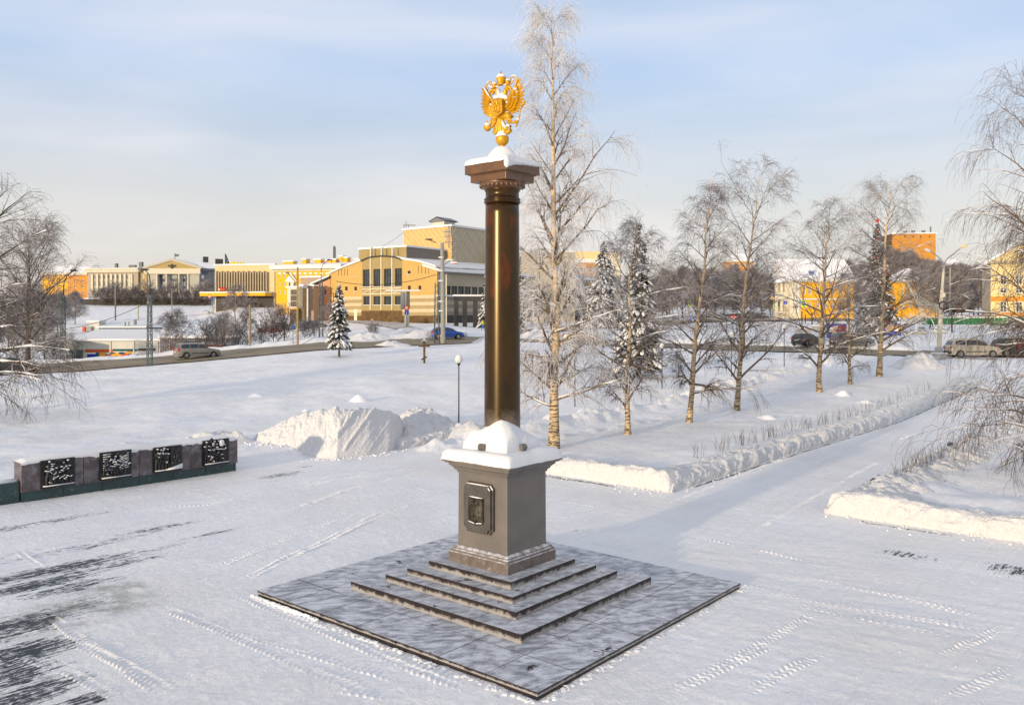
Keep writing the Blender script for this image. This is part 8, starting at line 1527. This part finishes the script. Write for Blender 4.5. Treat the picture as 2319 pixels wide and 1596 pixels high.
# ------------------------------------------------------------------ vehicles
def car(label, kind, colr, px, py, length, heading, Y=None, s_name='parked_car', snowy=False, dz=0.0, roofrack=False, group=None):
    """lofted body; heading in degrees, 0 = nose to the right of the picture"""
    Hh = {'estate': 1.62, 'hatch': 1.48, 'suv': 1.72, 'sedan': 1.42, 'van': 1.9}[kind]; L = length; w = .86 if kind != 'van' else .95
    o = empty(s_name, (0, 0, 0)); tag(o, label, 'car', group)
    prof = {'estate': [(0, .85, .85), (.02, 1.0, 1.0), (.05, 1.02, 1.50), (.13, 1.03, 1.60), (.45, 1.03, 1.62), (.58, 1.02, 1.54), (.72, 1.0, 1.03), (.86, .93, .93), (.97, .82, .82), (1.0, .62, .62)],
            'hatch': [(0, .80, .80), (.02, .96, .96), (.08, .98, 1.30), (.17, .99, 1.44), (.45, .99, 1.48), (.60, .97, 1.36), (.75, .94, .97), (.88, .88, .88), (.97, .76, .76), (1.0, .58, .58)],
            'suv': [(0, .90, .90), (.02, 1.06, 1.06), (.07, 1.10, 1.52), (.16, 1.10, 1.68), (.50, 1.08, 1.70), (.63, 1.06, 1.54), (.77, 1.03, 1.07), (.90, .98, .98), (.98, .84, .84), (1.0, .62, .62)],
            'sedan': [(0, .78, .78), (.02, .94, .94), (.14, .97, .98), (.26, .96, 1.34), (.40, .95, 1.42), (.55, .95, 1.36), (.70, .93, .97), (.86, .86, .86), (.97, .74, .74), (1.0, .56, .56)],
            'van': [(0, .90, .90), (.01, 1.05, 1.2), (.04, 1.08, 1.82), (.12, 1.08, 1.90), (.60, 1.08, 1.90), (.72, 1.06, 1.70), (.84, 1.04, 1.10), (.93, .98, .98), (.98, .84, .84), (1.0, .62, .62)]}[kind]
    xs = np.array([p[0] for p in prof]) * L - L / 2; xx = np.unique(np.concatenate([xs, np.linspace(-L / 2, L / 2, 26)])); belt = np.interp(xx, xs, [p[1] for p in prof]); roof = np.interp(xx, xs, [p[2] for p in prof]); end = np.clip(np.minimum(xx + L / 2, L / 2 - xx) / .45, 0, 1); wd = w * (.80 + .20 * np.sqrt(end))
    rows_ = []
    axl = (-L * .5 + L * .185, L * .5 - L * .185)
    def low(x): 
        z = .24
        for a in axl:
            if abs(x - a) < .40: z = max(z, math.sqrt(max(.40 ** 2 - (x - a) ** 2, 0)) + .30)
        return z
    ring = []
    for x, bt, rf, ww in zip(xx, belt, roof, wd):
        gh = np.clip((rf - bt) / .4, 0, 1); wr = ww * (1 - .20 * gh); lo_z = min(low(x), bt - .1)
        ring.append([(x, -ww * .5, .20), (x, -ww * .97, lo_z), (x, -ww, max(.62, lo_z + .02) if bt > .7 else bt * .8), (x, -ww * .98, bt - .04), (x, -ww * .95, bt), (x, -wr, rf - .09 * gh - .005), (x, -wr * .86, rf - .01 * gh), (x, 0, rf + .025)])
    n = len(xx); V = []; 
    for r in ring: V += r + [(x, -y, z) for x, y, z in r[-2::-1]]
    k = 15; I = np.arange(n * k).reshape(n, k); Q = np.stack([I[:-1, :-1], I[:-1, 1:], I[1:, 1:], I[1:, :-1]], -1).reshape(-1, 4).tolist()
    m = MB(); m.add(V, [tuple(q) for q in Q] + [tuple(I[:, 0]) + tuple(I[::-1, -1])] + [tuple(I[0, :])[::-1], tuple(I[-1, :])]); body = m.build('body', colr, o, smooth=True); sm = body.modifiers.new('edge', 'EDGE_SPLIT'); sm.split_angle = R(38)
    fb = lambda x: (float(np.interp(x, xx, belt)), float(np.interp(x, xx, roof)), float(np.interp(x, xx, wd)))
    def side_pt(x, u, s, off=.012): bt, rf, ww = fb(x); gh = np.clip((rf - bt) / .4, 0, 1); wr = ww * (1 - .20 * gh); z0, z1 = bt + .02, rf - .11 * gh; y0, y1 = ww * .95, wr; return (x, s * (y0 + (y1 - y0) * u + off), z0 + (z1 - z0) * u)
    gx = [p[0] for p in prof if p[2] - p[1] > .25]; x0, x1 = gx[0] * L - L / 2, gx[-1] * L - L / 2
    nw = 3 if kind in ('estate', 'van', 'suv') else 2; ed = np.linspace(x0 + .06, x1 + .42, nw + 1)
    for s in (-1, 1):
        for j in range(nw):
            a, c_ = ed[j] + .04, ed[j + 1] - .04; m = MB(); P = []
            st = np.linspace(a, c_, 6); bot = [side_pt(x, .06, s) for x in st]; top = [side_pt(x, .94, s) for x in st]; m.add(bot + top, [(i, i + 1, i + 7, i + 6) for i in range(5)]); m.build('side_window', 'glass_car', body)
        for a in axl:
            m = MB(); ws_ = [(0.02, -.10), (.29, -.10), (.325, -.07), (.325, .07), (.29, .10), (.02, .10)]; b0 = len(m.v)
            for rad, yy in ws_:
                for q in range(18): m.v.append((a + rad * math.cos(q * math.pi / 9), s * (w - .11) + yy, .325 + rad * math.sin(q * math.pi / 9)))
            for i in range(5):
                for q in range(18): m.f.append((b0 + i * 18 + q, b0 + i * 18 + (q + 1) % 18, b0 + i * 18 + 18 + (q + 1) % 18, b0 + i * 18 + 18 + q)); m.m.append(0)
            ty = m.build('wheel', 'tyre', o); m = MB(); ys = s * (w - .11) + s * .102
            m.add([(a + .20 * math.cos(q * math.pi / 9), ys, .325 + .20 * math.sin(q * math.pi / 9)) for q in range(18)], [tuple(range(18))])
            for q in range(5): an_ = q * 1.2566; m.tube([(a, ys + s * .012, .325), (a + .19 * math.cos(an_), ys + s * .008, .325 + .19 * math.sin(an_))], .026, 4)
            m.build('rim', 'rim', ty)
        m = MB(); bt = fb(-L / 2 + .05)[0]; m.box(-L / 2 - .015, -L / 2 + .09, s * (w * .80) - .09, s * (w * .80) + .09, bt - .22, bt + (.18 if kind in ('estate', 'van') else .02)); m.build('tail_light', 'lamp_red', body)
        m = MB(); m.box(L / 2 - .16, L / 2 - .015, s * (w * .70) - .14, s * (w * .70) + .12, .56, .70); m.build('headlight', 'lamp_clear', body)
        m = MB(); q = side_pt(x1 + .38, .1, s, .06); m.ell(q, (.09, .08, .07), 8, 5); m.build('mirror', colr, body)
        for dx in ((-.55, .35)): m = MB(); m.box(dx - .09, dx + .09, s * (w + .002) - .012, s * (w + .002) + .012, .80, .825); m.build('handle', 'plastic_black', body)
        m = MB(); m.box(axl[0] + .5, axl[1] - .5, s * (w + .0) - .02, s * (w + .0) + .02, .50, .58); m.build('side_moulding', 'plastic_black', body)
    # windscreen and rear glass
    def cross_glass(xa, xb, nm):
        m = MB(); P = []
        for x in (xa, xb):
            bt, rf, ww = fb(x); P.append((x, rf))
        dirx = 1 if xb > xa else -1; off = .016; 
        ya = w * .72; yb = w * .80
        m.add([(xa + dirx * off, -ya, P[0][1] + off), (xa + dirx * off, ya, P[0][1] + off), (xb + dirx * off, yb, P[1][1] + off), (xb + dirx * off, -yb, P[1][1] + off)], [(0, 1, 2, 3)]); m.build(nm, 'glass_car', body)
    gi = [i for i, p in enumerate(prof) if p[2] - p[1] > .25]; xf0 = prof[gi[-1]][0] * L - L / 2; xf1 = prof[gi[-1] + 1][0] * L - L / 2; cross_glass(xf0 + .04, xf1 - .04, 'windscreen')
    xr0 = prof[gi[0]][0] * L - L / 2; xr1 = prof[gi[0] - 1][0] * L - L / 2; m = MB(); r0, r1 = prof[gi[0]], prof[gi[0] - 1]; z1_, z0_ = r0[2] - .06, r1[1] + .06
    xA = np.interp(.9, [0, 1], [xr1, xr0]); xB = np.interp(.1, [0, 1], [xr1, xr0]); m.add([(xB - .02, -w * .68, z0_ + .02), (xB - .02, w * .68, z0_ + .02), (xA - .03, w * .62, z1_), (xA - .03, -w * .62, z1_)], [(0, 1, 2, 3)]); m.build('rear_window', 'glass', body)
    m = MB(); m.box(-L / 2 - .05, -L / 2 + .12, -w * .86, w * .86, .34, .56); m.build('rear_bumper', colr if kind != 'suv' else 'plastic_black', body, bevel=.03); m = MB(); m.box(L / 2 - .12, L / 2 + .04, -w * .80, w * .80, .30, .52); m.build('front_bumper', colr, body, bevel=.03)
    m = MB(); m.box(-L / 2 - .065, -L / 2 - .045, -.26, .26, .62, .74); m.build('number_plate', 'plate', body)
    if roofrack or kind == 'estate':
        for s in (-1, 1): m = MB(); m.tube([(-L * .36, s * .55, Hh + .0), (-L * .33, s * .55, Hh + .07), (L * .03, s * .55, Hh + .07), (L * .06, s * .55, Hh)], .02, 5); m.build('roof_rail', 'metal_dark', body)
    if snowy:
        m = MB(); m.ell((-.25, 0, Hh + .0), (L * .30, w * .78, .14), 12, 6, noise=.05); m.ell((L * .36, 0, .98), (L * .12, w * .7, .08), 10, 5, noise=.05); m.build('roof_snow', 'snow_cap', o, smooth=True)
    b = TG(px, py) if Y is None else at(px, 0, Y); z = gz(b[0], b[1]) + dz; 
    o.location = (b[0], b[1], z); o.rotation_euler = (0, 0, R(heading)); return o
car('beige estate car driving along the road at the left, seen from behind and the side', 'estate', 'car_beige', 447, 812, 4.45, 40, s_name='estate_car', dz=.08)
car('blue hatchback driving on the road behind the tall braced mast', 'hatch', 'car_blue', 1013, 769, 4.0, 14, s_name='hatchback', dz=.08)
car('dusty silver crossover on the road at the right, front half behind hanging twigs', 'suv', 'car_silver', 2202, 811, 4.35, -4, s_name='crossover_car', dz=.08)
car('dark car entering the frame at the bottom left behind the bare branches', 'sedan', 'car_dark', 32, 844, 4.4, 20, dz=.08)
car('dark hatchback with red tail lights standing behind the fifth birch', 'hatch', 'car_dark', 1826, 783, 4.0, 40, dz=.05)
car('dark off-roader right of the fifth birch, half hidden by its snowy limbs', 'suv', 'car_grey', 1930, 786, 4.6, 5, dz=.05)
car('grey sedan behind the tallest birch, between the two roads', 'sedan', 'car_silver', 1315, 774, 4.4, -12, dz=.05)
car('dark car at the extreme right edge behind the crossover', 'suv', 'car_dark', 2305, 808, 4.4, -4, dz=.05)
GP = 'cars parked beside the theatre'
car('beige minibus with a snowy roof parked left of the advertising stand', 'van', 'car_beige', z3(575, 0)[0], 728, 5.0, 15, group=GP, snowy=True)
car('small pale car parked left of the beige minibus', 'hatch', 'car_silver', z3(430, 0)[0], 724, 4.0, 70, group=GP, snowy=True)
car('green sedan parked right of the advertising stand', 'sedan', 'car_green', z3(820, 0)[0], 726, 4.6, 0, group=GP)
car('light blue car parked before the annex', 'sedan', 'car_lightblue', z2(1290, 0)[0], 712, 4.5, 5, group=GP, Y=160)
car('dark car parked right of the light blue one', 'sedan', 'car_dark', z2(1440, 0)[0], 712, 4.5, 5, group=GP, Y=158)
car('dark red car under snow left of the annex', 'sedan', 'car_red', z2(920, 0)[0], 704, 4.6, 12, group=GP, snowy=True, Y=165)
car('dark snowy car beside the dark red one', 'suv', 'car_dark', z2(1070, 0)[0], 704, 4.8, 12, group=GP, snowy=True, Y=166)
GC = 'cars queueing at the crossing'
for k, (x, y, cl, hd, kd, lab) in enumerate(((z5(40, 0)[0], 722, 'car_dark', 150, 'hatch', 'dark car with red tail lights left of the fourth birch trunk'), (z5(150, 0)[0], 724, 'car_greendark', 150, 'sedan', 'dark green car close to the fourth birch trunk in the queue'), (z5(270, 0)[0], 724, 'car_red', 150, 'sedan', 'dark red-lit car between the third and fourth birches in the queue'), (z5(520, 0)[0], 722, 'car_grey', 150, 'hatch', 'grey car just right of the fourth birch trunk in the queue'), (z4(1765, 0)[0], 729, 'car_silver', 160, 'sedan', 'silver car beside the third birch trunk'), (z4(1700, 0)[0], 728, 'car_blue', 160, 'hatch', 'dark blue car with a red lamp beside the third birch trunk'))):
    car(lab, kd, cl, x, y, 4.3, hd, group=GC)
for k in range(8):
    x = (z4(1700, 0)[0], z4(1840, 0)[0], z5(60, 0)[0], z5(380, 0)[0], z5(470, 0)[0], z5(560, 0)[0], z5(640, 0)[0], z5(740, 0)[0])[k]
    car(('white snow-dusted car parked leftmost in the far row', 'white car second in the far parked row', 'dark car in the far row above the queue', 'dark car in the far row right of the fourth birch', 'grey car in the far row right of the fourth birch', 'dark blue car in the far row under the trees', 'dark snowy car in the far row under the trees', 'last dark car of the far row beside the traffic light')[k], 'sedan', ('car_white', 'car_white', 'car_dark', 'car_dark', 'car_grey', 'car_blue', 'car_dark', 'car_dark')[k], x, 700, 4.4, 165, Y=205 + 2 * k, group='cars parked along the far side of the crossing', snowy=k != 5)
car('white car parked in snow beyond the green fence', 'sedan', 'car_white', z6(755, 0)[0], 720, 4.5, 10, Y=170, snowy=True)
car('snow-covered car right of the white car beyond the green fence', 'sedan', 'car_grey', z6(850, 0)[0], 720, 4.5, 10, Y=172, snowy=True)
# ------------------------------------------------------------------ people
def person(label, px, py, h, top, legs, heading=0, stride=.0, arm=0.0, hair='coat_dark', Y=None, skirt=False):
    b = TG(px, py) if Y is None else at(px, 0, Y); 
    if Y is not None: b[2] = gz(b[0], b[1])
    me = bpy.data.meshes.new('person'); s = h / 1.75
    vs_ = [(0, 0, .95), (0, 0, 1.12), (0, 0, 1.32), (0, 0, 1.46), (0, .01, 1.54), (0, .02, 1.64), (0, .015, 1.72),
           (-.09, 0, .90), (-.10, stride, .50), (-.10, stride * 1.3 - .05, .09), (-.10, stride * 1.3 + .10, .04),
           (.09, 0, .90), (.10, -stride * .8, .50), (.10, -stride * 1.7, .12), (.10, -stride * 1.7 + .14, .05),
           (-.17, 0, 1.40), (-.24, -arm, 1.14), (-.22, .10 - arm * .5, .92), (-.21, .15 - arm * .5, .85), (.17, 0, 1.40), (.24, arm, 1.14), (.22, .12 + arm, .94), (.21, .18 + arm, .88)]
    ed = [(0, 1), (1, 2), (2, 3), (3, 4), (4, 5), (5, 6), (0, 7), (7, 8), (8, 9), (9, 10), (0, 11), (11, 12), (12, 13), (13, 14), (3, 15), (15, 16), (16, 17), (17, 18), (3, 19), (19, 20), (20, 21), (21, 22)]
    rad = [.15, .15, .17, .12, .055, .10, .07, .11, .075, .05, .045, .11, .075, .05, .045, .08, .06, .042, .035, .08, .06, .042, .035]
    me.from_pydata([(x * s, -y * s, z * s) for x, y, z in vs_], ed, []); o = bpy.data.objects.new('person', me); col.objects.link(o)
    sk = o.modifiers.new('skin', 'SKIN'); me.skin_vertices.new() if not me.skin_vertices else None
    for i, r in enumerate(rad): me.skin_vertices[0].data[i].radius = (r * s, r * s * .85)
    me.skin_vertices[0].data[0].use_root = True
    sb = o.modifiers.new('sub', 'SUBSURF'); sb.levels = 1; sb.render_levels = 1
    dg = bpy.context.evaluated_depsgraph_get(); dg.update(); ev = o.evaluated_get(dg); m2 = bpy.data.meshes.new_from_object(ev); o.modifiers.clear(); o.data = m2
    for q in (top, legs, 'skin', hair): m2.materials.append(MAT[q])
    for p in m2.polygons:
        c = p.center / s; p.material_index = 3 if c.z > 1.66 or (c.z > 1.57 and c.y > .0) else 2 if c.z > 1.53 else (3 if c.z < .12 else (1 if c.z < .92 and abs(c.x) < .2 else 0)); p.use_smooth = True
    o.location = tuple(b); o.rotation_euler = (0, 0, R(heading)); tag(o, label, 'person'); return o
person('person in a lime jacket and blue trousers walking beside the road left of the column', *z3(1543, 1285), 1.75, 'jacket_lime', 'jeans_blue', heading=70, stride=.2, arm=.1, hair='wood')
person('person in a dark coat standing left before the green fence', *z6(508, 957), 1.7, 'coat_dark', 'coat_dark', heading=20, Y=141)
person('person in a dark coat standing right of a companion before the green fence', *z6(532, 957), 1.7, 'coat_dark', 'coat_dark', heading=-30, Y=141)
person('person in dark clothes at the right edge before the pale yellow house, left of two', *z6(1172, 1000), 1.8, 'coat_dark', 'coat_dark', heading=90, stride=.15, Y=128)
person('person in dark clothes at the right edge before the pale yellow house, right of two', *z6(1190, 1000), 1.8, 'coat_dark', 'coat_dark', heading=90, stride=.1, Y=129)
person('person in a dark coat walking near the crossing sign', *z5(1020, 935), 1.75, 'coat_dark', 'coat_dark', heading=40, stride=.2)
person('person in a reddish coat near the crossing, left of the walker in dark', *z5(925, 925), 1.7, 'coat_red', 'coat_dark', heading=40, stride=.1)
person('person in dark clothes by the road at the right edge, behind the hanging twigs', *z6(1155, 1275), 1.8, 'coat_dark', 'coat_dark', heading=-80, stride=.15)
person('person in a brown-red coat by the road at the right edge behind the hanging twigs', *z6(1190, 1275), 1.75, 'coat_red', 'coat_dark', heading=-80, stride=.1)
# ------------------------------------------------------------------ housekeeping: joined fine geometry is stuff
for o in bpy.data.objects:
    if o.name.split('.')[0] in ('branch_snow', 'bough_snow', 'snow_ledge', 'baubles', 'crown', 'branches', 'limbs', 'relief_snow', 'bracing', 'painting', 'egg_moulding', 'snow_clumps') and o.parent is not None: o['kind'] = 'stuff'
